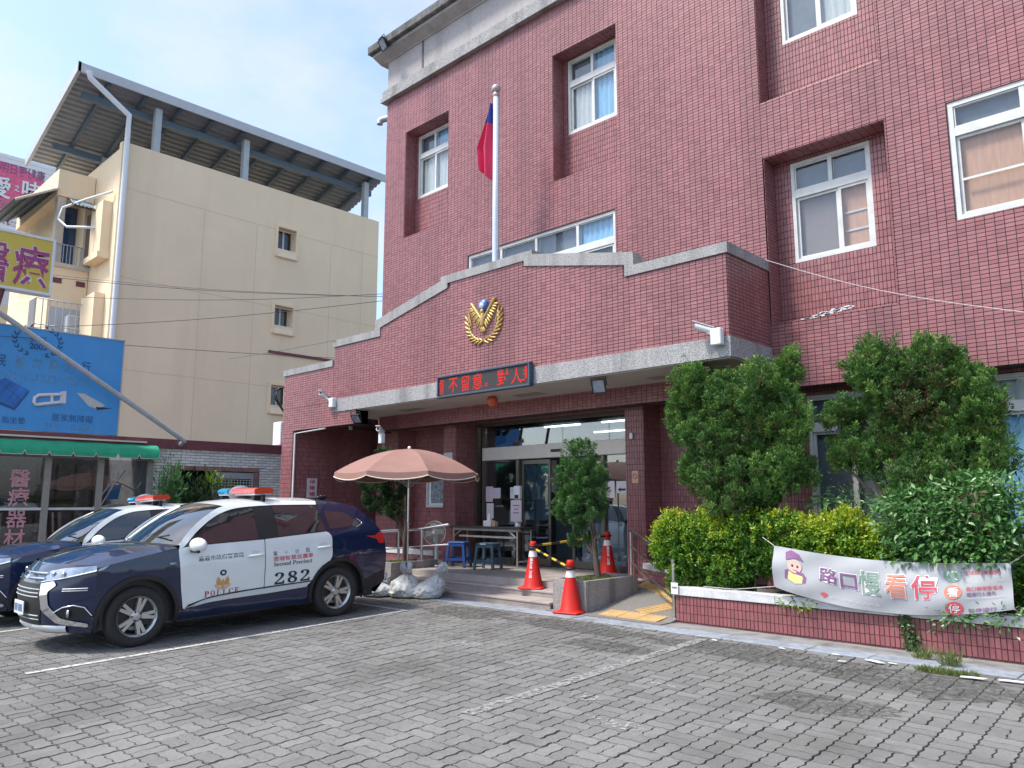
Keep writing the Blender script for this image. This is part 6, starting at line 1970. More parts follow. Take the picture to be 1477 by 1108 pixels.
        # handles
        for (u, z, nm) in ((1.385, .905, 'front'), (2.375, .945, 'rear')):
            m = MB(); pp = [side(s, .012)(u - .11, z - .004), side(s, .034)(u - .08, z), side(s, .036)(u + .06, z + .004), side(s, .012)(u + .11, z + .006)]
            m.tube(pp, [.010, .015, .015, .010], 8); m.build('door_handle', M['car_white'], car)
            m = MB(); pts = [(u + .07 * math.cos(a), z + .035 + .028 * math.sin(a)) for a in np.linspace(0, 2 * PI, 14)[:-1]]
            m.bm(panel(pts, side(s, .0055), .2, flip=s < 0), True); m.build('handle_recess', M['silver'], car)
        # crease line along the doors
        # mirror
        mr = thing_part = MB()
        prof_m = [(0, -.085), (.045, -.08), (.075, -.04), (.082, .0), (.075, .04), (.05, .075), (0, .085)]
        c0 = Vector((s * (half_w(.58, 1.1) + .13), .60, 1.085))
        Mx = Matrix.Translation(c0) @ Matrix.Rotation(R(8) * s, 4, 'Z') @ Matrix.Diagonal((1.35, .85, 1.0, 1))
        mr.sphere((0, 0, 0), (.112, .085, .088), 14, Mx)
        mo_ = mr.build('wing_mirror', M['car_white'], car)
        m = MB(); m.box(c0.x - s * .16, c0.x - s * .05, .57, .65, 1.02, 1.055); m.tube([tuple(c0 + Vector((-.10, -.03, -.07))), tuple(c0 + Vector((.09, -.03, -.07)))], .018, 8); m.build('mirror_foot', M['car_black'], mo_)
        # side repeater
        m = MB(); m.sphere(side(s, .004)(.355, .885), (.012, .045, .016), 8); m.build('side_repeater', M['lamp_glass'], car)
        # tail lamp
        skin(fillet([(3.08, 1.055), (3.25, 1.05), (3.37, 1.115), (3.435, 1.00), (3.40, .93), (3.31, .945), (3.28, 1.0)], .015), s, .012, 'red_lens', 'tail_lamp', car)
        skin([(3.02, .44), (3.43, .56), (3.44, .42), (3.12, .30)], s, .006, 'car_black', 'bumper_trim', car)
        # wheels
        for c in (A0, A1):
            wob = wheel(car, s, c, RW)
    # --- roof, hood, screens
    def edge(u, z): return half_w(u, z)
    def loft(name, mat, us, zs, halfw, crown, n=12, par=None, fu=None):
        m = MB(); vs = []; k = len(us)
        for i in range(k):
            for j in range(n + 1):
                t = -1 + 2 * j / n
                uu = us[i] - (fu[i] * (1 - t * t) if fu else 0)
                vs.append((t * halfw[i], uu, zs[i] + crown[i] * (1 - t * t)))
        m.add(vs, [(i * (n + 1) + j, (i + 1) * (n + 1) + j, (i + 1) * (n + 1) + j + 1, i * (n + 1) + j + 1)[::-1] for i in range(k - 1) for j in range(n)], True)
        return m.build(name, M[mat], par or car)
    ul = [1.06, 1.25, 1.5, 1.8, 2.1, 2.418]; zl = [1.528, 1.552, 1.567, 1.574, 1.572, 1.562]
    loft('roof', 'car_white', ul, zl, [edge(u, z) + .004 for u, z in zip(ul, zl)], [.035, .04, .045, .045, .045, .045], fu=[.05, .03, .01, 0, 0, 0])
    ul = [2.42, 2.75, 3.02, 3.12]; zl = [1.563, 1.535, 1.475, 1.43]
    loft('roof_rear', 'car_navy', ul, zl, [edge(u, z) for u, z in zip(ul, zl)], [.044, .045, .05, .05])
    ul = [3.10, 3.2, 3.30, 3.38]; zl = [1.40, 1.34, 1.24, 1.12]
    loft('rear_window', 'car_glass', ul, zl, [edge(u, z) for u, z in zip(ul, zl)], [.03, .03, .03, .03])
    ul = [3.38, 3.44, 3.46, 3.455, 3.43, 3.3]; zl = [1.12, .98, .8, .60, .40, .25]
    loft('tailgate', 'car_navy', ul, zl, [edge(u, z) for u, z in zip(ul, zl)], [0] * 6, fu=[-.06] * 6)
    ul = [.46, .62, .80, .98, 1.055]; zl = [1.085, 1.235, 1.375, 1.485, 1.520]
    loft('windscreen', 'car_glass', ul, zl, [.775, .735, .685, .635, .612], [.035, .04, .04, .04, .04], fu=[.22, .17, .12, .07, .05])
    for s in (1, -1):   # pillar strip between screen and side
        m = MB(); vs = []
        for (u, z, w) in zip(ul, zl, [.775, .735, .685, .635, .612]):
            vs += [(s * w, u, z), (s * (half_w(u - .02, z + .02) + .006), u - .01, z + .012)]
        m.add(vs, [(2 * i, 2 * i + 1, 2 * i + 3, 2 * i + 2) if s < 0 else (2 * i, 2 * i + 2, 2 * i + 3, 2 * i + 1) for i in range(4)], True)
        m.build('windscreen_pillar', M['car_white'], car)
    m = MB()
    for (v0, v1) in ((-.60, .02), (0.0, .62)): m.tube([(v0, .30 + .18 * abs(v0) ** 1.5, 1.115), (v0 + .3, .36, 1.16), (v1 - .02, .42, 1.20)], .010, 5)
    m.build('wipers', M['car_black'], car)['kind'] = 'stuff'
    m = MB(); vs = []
    for i in range(2):
        for j in range(13):
            t = -1 + j / 6; vs.append((t * .79, (.46 if i else .38) - .22 * (1 - t * t), 1.075 + .035 * (1 - t * t) + (.012 if i else 0)))
    m.add(vs, [(j, j + 1, 14 + j, 13 + j) for j in range(12)], True); m.build('scuttle', M['car_black'], car)
    # hood
    m = MB(); nn, kk = 24, 14; vs = []
    for i in range(kk + 1):
        f = i / kk
        for j in range(nn + 1):
            t = -1 + 2 * j / nn; v = t * .80
            fx, fu_, fz = nose(v, .94); fu_ -= .0
            ru = .40 - .23 * (1 - t * t); rz = 1.072 + .035 * (1 - t * t)
            fz = .925 + .018 * (1 - t * t)
            u = fu_ + (ru - fu_) * f
            vfr = v * (.94 + .06 * f)
            z = fz + (rz - fz) * f + .052 * math.sin(PI * f) ** .9 * (1 - .35 * t * t) + .014 * math.exp(-((abs(t) - .62 - .1 * f) / .10) ** 2) * math.sin(PI * min(f * 1.1, 1))
            if f == 0: z -= .012
            vs.append((vfr, u, z))
    m.add(vs, [(i * (nn + 1) + j, i * (nn + 1) + j + 1, (i + 1) * (nn + 1) + j + 1, (i + 1) * (nn + 1) + j) for i in range(kk) for j in range(nn)], True)
    m.build('bonnet', M['car_navy'], car)
    m = MB()
    for s in (1, -1):
        vs = []
        for f in np.linspace(0, 1, 9):
            fu_ = nose(.80, .94)[1]; u = fu_ + (.40 - fu_) * f; zb = .925 + (1.072 - .925) * f + .052 * math.sin(PI * f) ** .9 * .65
            vs += [(s * .80 * (.94 + .06 * f), u, zb), (s * (half_w(max(u, -.455), .90) - .004 if u > -.46 else .86), max(u, -.47 + 0 * f), min(interp([(-.455, .90), (-.20, .955), (.10, 1.01), (.405, 1.065)], u), zb + .01))]
        m = MB(); m.add(vs, [(2 * i, 2 * i + 1, 2 * i + 3, 2 * i + 2) for i in range(8)], True)
        m.build('bonnet_edge', M['car_navy'], car)
    # nose
    def fp_(poly, off, mat, name, step=.08, par=None):
        m = MB(); m.bm(panel(poly, lambda v, z: nose(v, z, off), step, flip=False), True); return m.build(name, M[mat], par or car)
    fp_([(-.885, .215), (.885, .215), (.885, .93), (.6, .945), (-.6, .945), (-.885, .93)], 0, 'car_navy', 'front_bumper')
    fp_([(-.40, .30), (.40, .30), (.46, .50), (.42, .74), (-.42, .74), (-.46, .50)], .006, 'car_black', 'grille')
    m = MB()
    for z in (.36, .40, .60, .64, .68): m.tube([nose(v, z, .010) for v in np.linspace(-.40, .40, 9)], .008, 4)
    m.build('grille_bars', M['grey_metal'], car)['kind'] = 'stuff'
    for z in (.79, .845):
        m = MB(); m.tube([nose(v, z + .01 * abs(v), .012) for v in np.linspace(-.42, .42, 11)], .016, 6); m.build('chrome_bar', M['chrome'], car)
    m = MB()
    for k in range(3):
        a = R(90 + 120 * k); c, d = math.cos(a), math.sin(a); w = .026; L_ = .055
        q = [(0, 0), (c * L_ / 2 - d * w, d * L_ / 2 + c * w), (c * L_, d * L_), (c * L_ / 2 + d * w, d * L_ / 2 - c * w)]
        m.add([nose(p[0], .815 + p[1], .030) for p in q], [(0, 1, 2, 3)])
    m.build('badge', M['chrome'], car)
    for s in (1, -1):
        sg = lambda pts: [(s * a, b) for a, b in pts]
        hl_ = [(.40, .765), (.62, .80), (.885, .875), (.885, .928), (.60, .905), (.42, .875)]
        ho = fp_(sg(hl_), .008, 'lamp_glass', 'headlight')
        m = MB(); m.tube([nose(s * v, z, .014) for v, z in ((.40, .76), (.62, .795), (.75, .83), (.884, .872))], .010, 5); m.build('lamp_rim', M['chrome'], ho)
        skin(fillet([(-.456, .868), (-.42, .90), (-.33, .925), (-.40, .875)], .01), s, .006, 'lamp_glass', 'headlight_end', car)
        for v in (.50, .62):
            m = MB(); m.lathe([(.03, 0), (.026, .012), (0, .014)], 14, Matrix.Translation(nose(s * v, .845, .010)) @ Matrix.Rotation(R(90), 4, 'X')); m.build('projector', M['chrome'], ho)
        cs = [(.40, .745), (.56, .775), (.60, .73), (.52, .66), (.545, .52), (.66, .38), (.86, .315), (.86, .275), (.62, .325), (.46, .47), (.43, .62)]
        fp_(fillet(sg(cs), .02), .016, 'chrome', 'chrome_bracket')
        fp_(fillet(sg([(.60, .44), (.74, .515), (.84, .50), (.875, .36), (.70, .365)]), .02), .008, 'car_black', 'fog_lamp_recess')
        m = MB(); m.tube([nose(s * v, z, .014) for v, z in ((.60, .44), (.68, .495), (.76, .515), (.83, .49), (.875, .40))], .008, 5); m.build('fog_rim', M['chrome'], car)
        m = MB(); m.lathe([(.045, 0), (.04, .012), (0, .016)], 14, Matrix.Translation(nose(s * .72, .43, .010)) @ Matrix.Rotation(R(90), 4, 'X')); m.build('fog_lamp', M['lamp_glass'], car)
        m = MB()
        for dz in (0, .022): m.tube([nose(s * v, .665 + dz + .02 * (v - .6), .006) for v in (.66, .72, .78, .84)], .006, 4)
        m.build('bumper_label', M['silver'], car)['kind'] = 'stuff'
    m = MB(); nb_ = 16
    vs = [nose(-.70 + 1.4 * j / nb_, z, o_) for (z, o_) in ((.205, -.03), (.235, .03), (.275, .03), (.30, .0)) for j in range(nb_ + 1)]
    m.add(vs, [(i * (nb_ + 1) + j, i * (nb_ + 1) + j + 1, (i + 1) * (nb_ + 1) + j + 1, (i + 1) * (nb_ + 1) + j) for i in range(3) for j in range(nb_)], True)
    m.build('skid_plate', M['silver'], car)
    pl_ = MB(); pl_.box(-.17, .17, interp(UF, .47) - .045, interp(UF, .47) - .035, .40, .545, ch=.003); po = pl_.build('number_plate', M['sign_white'], car)
    m = MB(); yq = interp(UF, .47) - .0465
    for k, x in enumerate((-.135, -.095, -.055, .0, .04, .08, .12)): m.box(x - .013, x + .013, yq, yq + .0012, .43, .51)
    m.build('plate_print', M['navy_ink'], po)['kind'] = 'stuff'
    # lightbar
    lb = MB(); lb.box(-.48, .55, 1.53, 1.74, 1.655, 1.675, ch=.008); lo = lb.build('light_bar', M['silver'], car)
    for s in (-.45, .45):
        m = MB(); m.box(s - .03, s + .03, 1.56, 1.70, 1.585, 1.655); m.build('foot', M['car_black'], lo)
    def lens(x0, x1, mt, sw=0.0):
        m = MB(); pr = [(1.50, 1.676), (1.485, 1.705), (1.50, 1.735), (1.55, 1.752), (1.70, 1.752), (1.755, 1.735), (1.77, 1.705), (1.755, 1.676)]
        n = len(pr); vs = [(x0, y + sw * abs(x0), z) for y, z in pr] + [(x1, y + sw * abs(x1), z) for y, z in pr]
        m.add(vs, [tuple(range(n)), tuple(range(2 * n - 1, n - 1, -1))] + [(i, n + i, n + (i + 1) % n, (i + 1) % n) for i in range(n)]); return m.build('lens', M[mt], lo)
    lens(-.48, -.17, 'blue_lens', .06); lens(-.02, .27, 'red_lens', .06); lens(.275, .56, 'orange_lens', .06)
    m = MB(); m.sphere((-.09, 1.66, 1.675), (.15, .16, .115), 12); m.build('siren_dome', M['dome_grey'], lo)
    m = MB(); m.box(-.2, .02, 1.54, 1.72, 1.66, 1.70); m.build('siren_base', M['car_black'], lo)
    m = MB(); m.box(.55, .60, 1.62, 1.66, 1.52, 1.66); m.build('bracket', M['car_black'], lo)
    m = MB(); m.tube([(.15, 2.75, 1.58), (.15, 2.78, 1.80)], .006, 5); m.sphere((0, 2.9, 1.60), (.03, .09, .035), 8); m.build('aerial', M['car_black'], car)
    # lettering on the left side
    def dtext(s_, u0, u1, z0, z1, mat, bold=.0, slope=.0):
        def wp(P):
            o = np.empty_like(P)
            for i, q in enumerate(P):
                zz = q[2] + slope * (q[1] - u0); o[i] = (half_w(q[1], zz) + .0075, q[1], zz)
            return o
        return text(s_, (0, u0, z0), (0, 1, 0), (0, 0, 1), u1 - u0, z1 - z0, M[mat], car, bold, warp=wp)
    dtext('嘉義市政府警察局', .655, 1.225, .885, .945, 'ink', .004, .025)
    mb_s = lambda t: ''.join(chr(0x1D400 + ord(c) - 65) if 'A' <= c <= 'Z' else chr(0x1D41A + ord(c) - 97) if 'a' <= c <= 'z' else chr(0x1D7CE + int(c)) if c.isdigit() else c for c in t)
    for k, c in enumerate('POLICE'): dtext(mb_s(c), .745 + .0755 * k, .745 + .0755 * k + (.030 if c == 'I' else .055), .462 + .002 * k, .530 + .002 * k, 'police_red', .002)
    for k, c in enumerate('第二分局'): dtext(c, 1.625 + .157 * k, 1.625 + .157 * k + .06, .882 + .004 * k + (.02 if c == '二' else 0), .94 + .004 * k - (.012 if c == '二' else 0), 'ink', .004)
    dtext('雲端智慧巡邏車', 1.625, 2.205, .812, .872, 'red_ink', .006, .02)
    dtext(mb_s('Second Precinct'), 1.635, 2.19, .748, .800, 'ink', .0, .02)
    for k, c in enumerate('282'): dtext(mb_s(c), 1.655 + .185 * k, 1.655 + .185 * k + .14, .520 + .004 * k, .668 + .004 * k, 'ink', .004)
    # door emblem
    def dpoly(pts, mat, off, name='print'):
        m = MB(); m.bm(panel(pts, side(1, off), .3), True); return m.build(name, M[mat], eo if name != 'door_emblem' else car)
    ce = (.965, .615)
    cr_ = [(ce[0] + .115 * math.cos(a), ce[1] - .0 + .085 * math.sin(a)) for a in np.linspace(R(200), R(340), 12)] + [(ce[0] + .085 * math.cos(a), ce[1] + .02 + .07 * math.sin(a)) for a in np.linspace(R(340), R(200), 12)]
    eo = dpoly(cr_, 'skin_ink', .0075, 'door_emblem')
    for s in (1, -1):
        for k in range(4):
            a = R(62 - 13 * k) if s > 0 else R(118 + 13 * k); b = (ce[0] + s * .012, ce[1] - .03 + .0 * k); L_ = .125 - .016 * k
            d = (math.cos(a), math.sin(a)); q = [(b[0], b[1]), (b[0] + d[0] * L_ * .6 - d[1] * .016, b[1] + d[1] * L_ * .6 + d[0] * .016), (b[0] + d[0] * L_, b[1] + d[1] * L_), (b[0] + d[0] * L_ * .6 + d[1] * .016, b[1] + d[1] * L_ * .6 - d[0] * .016)]
            if q: dpoly(q, 'emblem_orange', .0082 + .0006 * k)
    dpoly([(ce[0] - .018, ce[1] + .01), (ce[0], ce[1] + .05), (ce[0] + .018, ce[1] + .01), (ce[0] + .012, ce[1] - .06), (ce[0] - .012, ce[1] - .06)], 'gold', .0112)
    dpoly([(ce[0] + .042 * math.cos(a), ce[1] + .118 + .036 * math.sin(a)) for a in np.linspace(0, 2 * PI, 21)[:-1]], 'ink', .0085)
    dpoly([(ce[0] + (.024 if k % 2 else .014) * math.cos(k * PI / 12), ce[1] + .118 + (.021 if k % 2 else .012) * math.sin(k * PI / 12)) for k in range(24)], 'sign_white', .0095)
    return car


M['dome_grey'] = pmat('dark_grey_plastic', (.16, .165, .18), .5, var=.1)
M['emblem_orange'] = pmat('orange_emblem_print', (.62, .30, .06), .5, var=.15, scale=40)
WHEEL_ME = {}


def wheel(car, s, c, RW):
    if not WHEEL_ME:
        W = .225
        t = MB(); prof = [(.222, .03), (.235, .012), (.29, .0), (.322, .012), (.333, .04), (.335, .07), (.335, W - .07), (.333, W - .04), (.322, W - .012), (.29, W), (.235, W - .012), (.222, W - .03)]
        t.lathe([(r_, -z) for r_, z in prof], 48)
        for k in range(60):
            a = 2 * PI * k / 60
            t.box(.327, .3385, -.006, .006, -W + .05, -.05, Matrix.Rotation(a, 4, 'Z'))
        WHEEL_ME['tyre'] = t.mesh('tyre'); WHEEL_ME['tyre'].materials.append(M['tyre'])
        r = MB()
        r.lathe([(.226, -.012), (.222, -.022), (.205, -.030), (.200, -.06), (.19, -.15)], 40)
        for k in range(5):
            a = 2 * PI * k / 5 + R(18)
            for d in (-.155, .155):
                Mx = Matrix.Rotation(a + d, 4, 'Z')
                r.add([(.045, -.020, -.028), (.045, .020, -.028), (.205, .017, -.022), (.205, -.017, -.022), (.045, -.026, -.06), (.045, .026, -.06), (.205, .024, -.06), (.205, -.024, -.06)],
                      [(3, 2, 1, 0), (0, 1, 5, 4), (1, 2, 6, 5), (2, 3, 7, 6), (3, 0, 4, 7)], False, Mx)
        r.lathe([(0, -.020), (.035, -.022), (.062, -.028), (.07, -.06)], 20)
        WHEEL_ME['rim'] = r.mesh('rim'); WHEEL_ME['rim'].materials.append(M['alloy'])
        d = MB(); d.lathe([(0, -.085), (.155, -.085), (.155, -.10), (0, -.10)], 28)
        WHEEL_ME['brake_disc'] = d.mesh('brake_disc'); WHEEL_ME['brake_disc'].materials.append(M['grey_metal'])
        n = MB()
        for k in range(5):
            a = 2 * PI * k / 5 + R(18 + 36); n.lathe([(.011, -.03), (.011, -.022), (0, -.020)], 8, Matrix.Translation((.05 * math.cos(a), .05 * math.sin(a), 0)))
        WHEEL_ME['wheel_nuts'] = n.mesh('wheel_nuts'); WHEEL_ME['wheel_nuts'].materials.append(M['car_black'])
        b = MB(); b.lathe([(0, -.11), (.205, -.11), (.205, -.12), (0, -.12)], 20); WHEEL_ME['backing'] = b.mesh('backing'); WHEEL_ME['backing'].materials.append(M['car_black'])
    e = link('wheel', WHEEL_ME['tyre'], None, car)
    e.location = (s * .855, c[0], c[1]); e.rotation_euler = (0, R(90) * s, 0)
    if s < 0: e.rotation_euler = (0, R(-90), 0)
    for k in ('rim', 'brake_disc', 'wheel_nuts', 'backing'):
        o = link(k, WHEEL_ME[k], None, e)
    return e


car1 = make_car('nearer blue and white police car numbered 282 beside the white line')
car2 = dup(car1, (-13.22, 3.50, gz(3.50, -13.22)), label='farther police car mostly hidden behind car 282')
car2.rotation_euler = (math.atan(.024), -.034, 0)
for ch in list(car2.children):      # what is printed on 282 alone
    if ch.name.startswith('lettering'): bpy.data.objects.remove(ch, do_unlink=True)


# =================================================================== LEFT SIDE
XA = -18.0
an = thing('annex', 'low annex with white brick wall and glass shop front', 'building', (0, 0, 0))
m_ = MB()
hw = (7.55, 9.46, .9, 2.22)
holed_wall(m_, planeX(XA), 6.95, 12.5, 0, 2.75, [hw])
m_.box(XA - 6, XA - .02, 12.45, 12.5, 0, 2.75); m_.box(XA - 6, XA - 5.9, 1, 12.45, 0, 2.75)
m_.box(XA - 5.9, XA - .02, 6.9, 6.95, 0, 2.75)
m_.build('wall', pmat('brick_mortar', (.17, .16, .15), .95, var=.3), an)
ts_ = TileSet(); ts_.add(tile_rects(6.95, 12.0, .0, 2.72, .225, .066, [(7.40, 9.60, .8, 2.32)], gap=.011, stagger=.5), planeX(XA), (1, 0, 0), .012)
ts_.build('brick_field', M['white_brick'], an)
y = 7.42
while y < 9.58:
    m_ = MB(); m_.box(XA, XA + .016, y + .004, y + .066, 2.225, 2.315); m_.build('brick', M['lintel_brick'] if 'lintel_brick' in M else M.setdefault('lintel_brick', pmat('red_lintel_brick', (.30, .15, .13), .85, var=.2, objrand=.15)), an); y += .07
for k in range(19):
    m_ = MB(); m_.box(XA, XA + .016, 9.475, 9.565, .87 + .07 * k + .004, .87 + .07 * k + .066); m_.build('brick', M['lintel_brick'], an)
m_ = MB(); m_.box(XA - 1.2, XA - 1.1, 7.3, 9.7, .6, 2.5); m_.box(XA - 1.1, XA - .05, 7.45, 7.5, .6, 2.5); m_.box(XA - 1.1, XA - .05, 9.5, 9.55, .6, 2.5); m_.build('dark_room', M['dark_room'], an)
f = MB(); f.box(XA - .06, XA - .01, 8.42, 8.48, .9, 2.2); f.box(XA - .06, XA - .01, 9.40, 9.46, .9, 2.2); f.box(XA - .06, XA - .01, 8.48, 9.40, 2.05, 2.2); f.box(XA - .06, XA - .01, 8.48, 9.4, 1.55, 1.60); fo = f.build('window', M['grey_metal'], an)
m_ = MB(); m_.box(XA - .04, XA - .03, 8.48, 9.40, .9, 2.05); m_.build('pane', M['shop_glass'], fo)
m_ = MB()
for k in range(12): m_.tube([(XA - .012, 8.5 + .078 * k, 1.6), (XA - .012, 8.5 + .078 * k, 2.03)], .005, 4)
for k in range(7): m_.tube([(XA - .012, 8.48, 1.63 + .065 * k), (XA - .012, 9.4, 1.63 + .065 * k)], .005, 4)
m_.build('grille', M['white_plastic'], fo)['kind'] = 'stuff'
m_ = MB()
m_.box(XA - .25, XA + .06, -2, 12.5, 2.70, 2.78); m_.box(XA - .25, XA + .02, -2, 12.5, 2.78, 2.92); m_.box(XA - 6, XA - .25, 6.9, 12.5, 2.74, 2.80); m_.box(XA - 1.1, XA - .25, -2, 6.9, 2.74, 2.80)  # roof left off behind the shop front strip to let daylight in
m_.build('roof_edge', M['red_trim'], an)
# glass shop front
for q, (y, zb_) in enumerate(((1.6, 0), (3.2, 0), (4.9, 0), (5.91, 0), (6.95, 0))):
    m_ = MB(); m_.box(XA - .055, XA + .055, y - .055, y + .055, zb_, 2.42); m_.build('post', M['old_wood'], an)
for a, b in ((3.26, 4.84), (4.96, 5.85), (5.97, 6.89), (1.66, 3.14)):
    m_ = MB(); m_.box(XA - .02, XA + .02, a, b, 1.33, 1.38); fr_ = m_.build('rail', M['white_alu'], an)
    for z0, z1 in ((.1, 1.33), (1.38, 2.4)):
        m_ = MB(); m_.box(XA - .012, XA - .006, a, b, z0, z1); m_.build('pane', M['shop_glass'], fr_)
m_ = MB(); m_.box(XA - 2.6, XA - 2.5, 1, 6.9, 0, 2.7); m_.build('unroofed_back_wall', M['plank'], an)  # back of the shop room, made open to the sky to brighten it
for k in range(9):
    m_ = MB(); y = 3.4 + k * .4; m_.box(XA - 2.49, XA - 2.46, y, y + .34, .3, 2.4); m_.build('back_board', M['plank'], an)
for k, ch in enumerate('醫療器材'):
    p = PX((29, 27, 23.5, 20)[k], (690, 717, 748, 776)[k], XA + .004)
    s_ = .36 if k != 1 else .38
    text(ch, (XA + .004, p.y - s_ / 2, p.z - s_ / 2), (0, 1, 0), (0, 0, 1), s_, s_ * .98, M['pink'], an, .014)
# planks stacked inside, and folded walking aids on them
wp = thing('plank_stack', 'stack of old dark planks stored behind the shop glass', 'plank stack', (XA - .9, 4.9, 0))
for k in range(26):
    m_ = MB(); z = 1.28 + .028 * (k % 13); w = random.uniform(.1, .2); yy = random.uniform(-.9, -.75)
    x0 = -.55 + (k // 13) * .45 + random.uniform(-.08, .08)
    m_.box(x0, x0 + w, yy, yy + random.uniform(1.5, 1.8), z, z + .02, Matrix.Rotation(random.uniform(-.03, .03), 4, 'X')); m_.build('plank', M['plank'], wp)
m_ = MB()
for yq in (-.6, .5): m_.box(-.6, .5, yq - .04, yq + .04, 0, 1.275)
m_.build('trestle', M['plank'], wp)
wk = thing('walking_frame', 'folded chrome walking frame with blue panel leaning behind the glass', 'walking frame', (XA - .35, 6.25, 1.15))
m_ = MB(); m_.tube([(0, -.35, .15), (0, -.02, .72), (0, .08, .8), (0, .30, .72), (0, .52, .60), (0, .62, .72), (0, .70, .86)], .014, 8); m_.build('tube_frame', M['steel'], wk)
m_ = MB(); m_.tube([(.12, -.28, .1), (.12, .05, .74), (.12, .25, 1.05)], .014, 8); m_.tube([(.12, .0, .6), (.12, .1, 1.0)], .010, 8); m_.build('side_tube', M['steel'], wk)
m_ = MB(); m_.prism([(-.05, .40), (.16, .40), (.22, .74), (.02, .70)], .03, .06, 'x'); m_.build('panel', M['poster_blue'], wk)
jk = thing('folded_cover', 'pale folded canvas heap behind the shop glass', 'heap', (XA - .4, 6.45, 1.05))
m_ = MB(); m_.sphere((0, 0, .12), (.22, .35, .12), 10); m_.sphere((0, -.05, .30), (.20, .30, .10), 10); m_.build('canvas', M['curtain_grey'], jk)
# awning
aw = thing('awning', 'green scalloped awning above the shop glass', 'awning', (0, 0, 0))
m_ = MB(); n = 44; y0, y1 = 1.0, 7.02
prof = [(-.05, 2.78), (.18, 2.72), (.28, 2.64), (.31, 2.52)]
vs = [(XA + px__, y0 + (y1 - y0) * i / n, pz__ + .006 * math.sin(i * 1.3)) for i in range(n + 1) for (px__, pz__) in prof]
m_.add(vs, [(i * 4 + j, (i + 1) * 4 + j, (i + 1) * 4 + j + 1, i * 4 + j + 1) for i in range(n) for j in range(3)], True)
m_.add([(XA + a, y1, b) for a, b in prof] + [(XA - .05, y1, 2.45), (XA + .31, y1, 2.44)], [(0, 1, 2, 3, 5, 4)])
m_.build('cloth', M['green_awning'], aw)
m_ = MB(); e = MB(); per = .44; N_ = 14
for s in range(N_):
    a = y1 - (s + 1) * per; pts = [(a + per * j / 12, 2.52 - .085 * min(1, 4.5 * math.sin(PI * j / 12) ** 1.0)) for j in range(13)]
    if a < y0: break
    m_.add([(XA + .312, p[0], 2.525) for p in pts] + [(XA + .316, p[0], p[1]) for p in pts], [(j, j + 1, 14 + j, 13 + j) for j in range(12)])
    e.tube([(XA + .318, p[0], p[1]) for p in pts], .007, 4)
m_.build('valance', M['green_awning'], aw); e.build('valance_trim', M['cream_white'], aw)['kind'] = 'stuff'
m_ = MB(); m_.box(XA - .06, XA + .12, 1.0, 6.8, 2.795, 2.83); m_.build('flashing', M['cream_white'], aw)

# blue sign
bs = thing('blue_signboard', 'large blue medical supply signboard with faded lettering above the green awning', 'signboard', (0, 0, 0))
m_ = MB(); m_.box(XA - .08, XA + .03, 3.0, 6.17, 2.93, 5.03); m_.build('board', M['blue_sign'], bs)
m_ = MB(); m_.box(XA - .09, XA + .04, 6.172, 6.20, 2.93, 5.05); m_.box(XA - .09, XA + .04, 3.0, 6.20, 5.032, 5.055); m_.build('frame', M['grey_metal'], bs)
SX = XA + .034
def stext(s, x0, y0, x1, y1, mat, bold=.0, X=SX, par=None, lift=0.0):
    a, b = PX(x0, y1, X), PX(x1, y1, X); c = PX(x0, y0, X)
    return text(s, (X + lift, a.y, a.z), (0, 1, 0), (0, 0, 1), abs(b.y - a.y), abs(c.z - a.z), M[mat], par or bs, bold)
stext('SINCE', 44, 484, 67, 493, 'navy_ink'); stext('2003', 42, 494, 68, 503, 'navy_ink', .03)
m_ = MB(); c = PX(55, 493, SX)
for s in (-1, 1):
    for k in range(9):
        a = R(-70 + 17 * k); r_ = .42
        p = (c.y + s * r_ * math.cos(a), c.z + r_ * math.sin(a) * .72)
        for e in (-.5, .5):
            t_ = a + PI / 2 + e; d = (-s * 0 + s * math.cos(t_), math.sin(t_))
            q = [(p[0], p[1]), (p[0] + d[0] * .05 + d[1] * .02, p[1] + d[1] * .05 - d[0] * .02), (p[0] + d[0] * .11, p[1] + d[1] * .11), (p[0] + d[0] * .05 - d[1] * .02, p[1] + d[1] * .05 + d[0] * .02)]
            m_.add([(SX, u, v) for u, v in q], [(0, 1, 2, 3)])
m_.build('laurel', M['navy_ink'], bs)['kind'] = 'stuff'
for ch, x, y, mt in (('民', 1, 519, 'navy_ink'), ('醫', 28, 522, 'faded_ink'), ('療', 52, 524, 'faded_ink'), ('器', 76, 526, 'faded_ink'), ('材', 97, 528, 'faded_ink'), ('行', 123, 529, 'navy_ink')): stext(ch, x - 6, y - 8.5, x + 7, y + 8.5, mt, .01)
stext('27112 FAX:05-2702411', 4, 534, 128, 546, 'faded_ink')
# printed products: cushion, grab bar, ramp
def spoly(pts, mat, lift=.002, name='print'):
    m_ = MB(); m_.add([tuple(PX(x, y, SX + lift)) for x, y in pts], [tuple(range(len(pts)))]); return m_.build(name, M[mat], bs)
M['cushion'] = pmat('cushion_print', (.03, .16, .50), .6, var=.35, scale=5)
spoly([(-12, 552), (8, 545), (42, 563), (20, 588), (-12, 574)], 'cushion'); spoly([(-12, 574), (20, 588), (42, 563), (42, 566), (21, 592), (-12, 579)], 'navy_ink', .003)
for (a, b) in (((-2, 549), (30, 577)), ((16, 549), (-6, 576)), ((28, 555), (6, 582))):
    spoly([a, (a[0] + 1, a[1]), (b[0] + 1, b[1]), b], 'navy_ink', .004)
m_ = MB(); m_.tube([tuple(PX(x, y, SX + .02)) for x, y in ((88, 569), (56, 570), (50, 574), (49, 580), (52, 584), (60, 583), (88, 580))], .035, 8); m_.tube([tuple(PX(75, y, SX + .02)) for y in (570, 581)], .03, 8); m_.build('printed_grab_bar', M['paper'], bs)
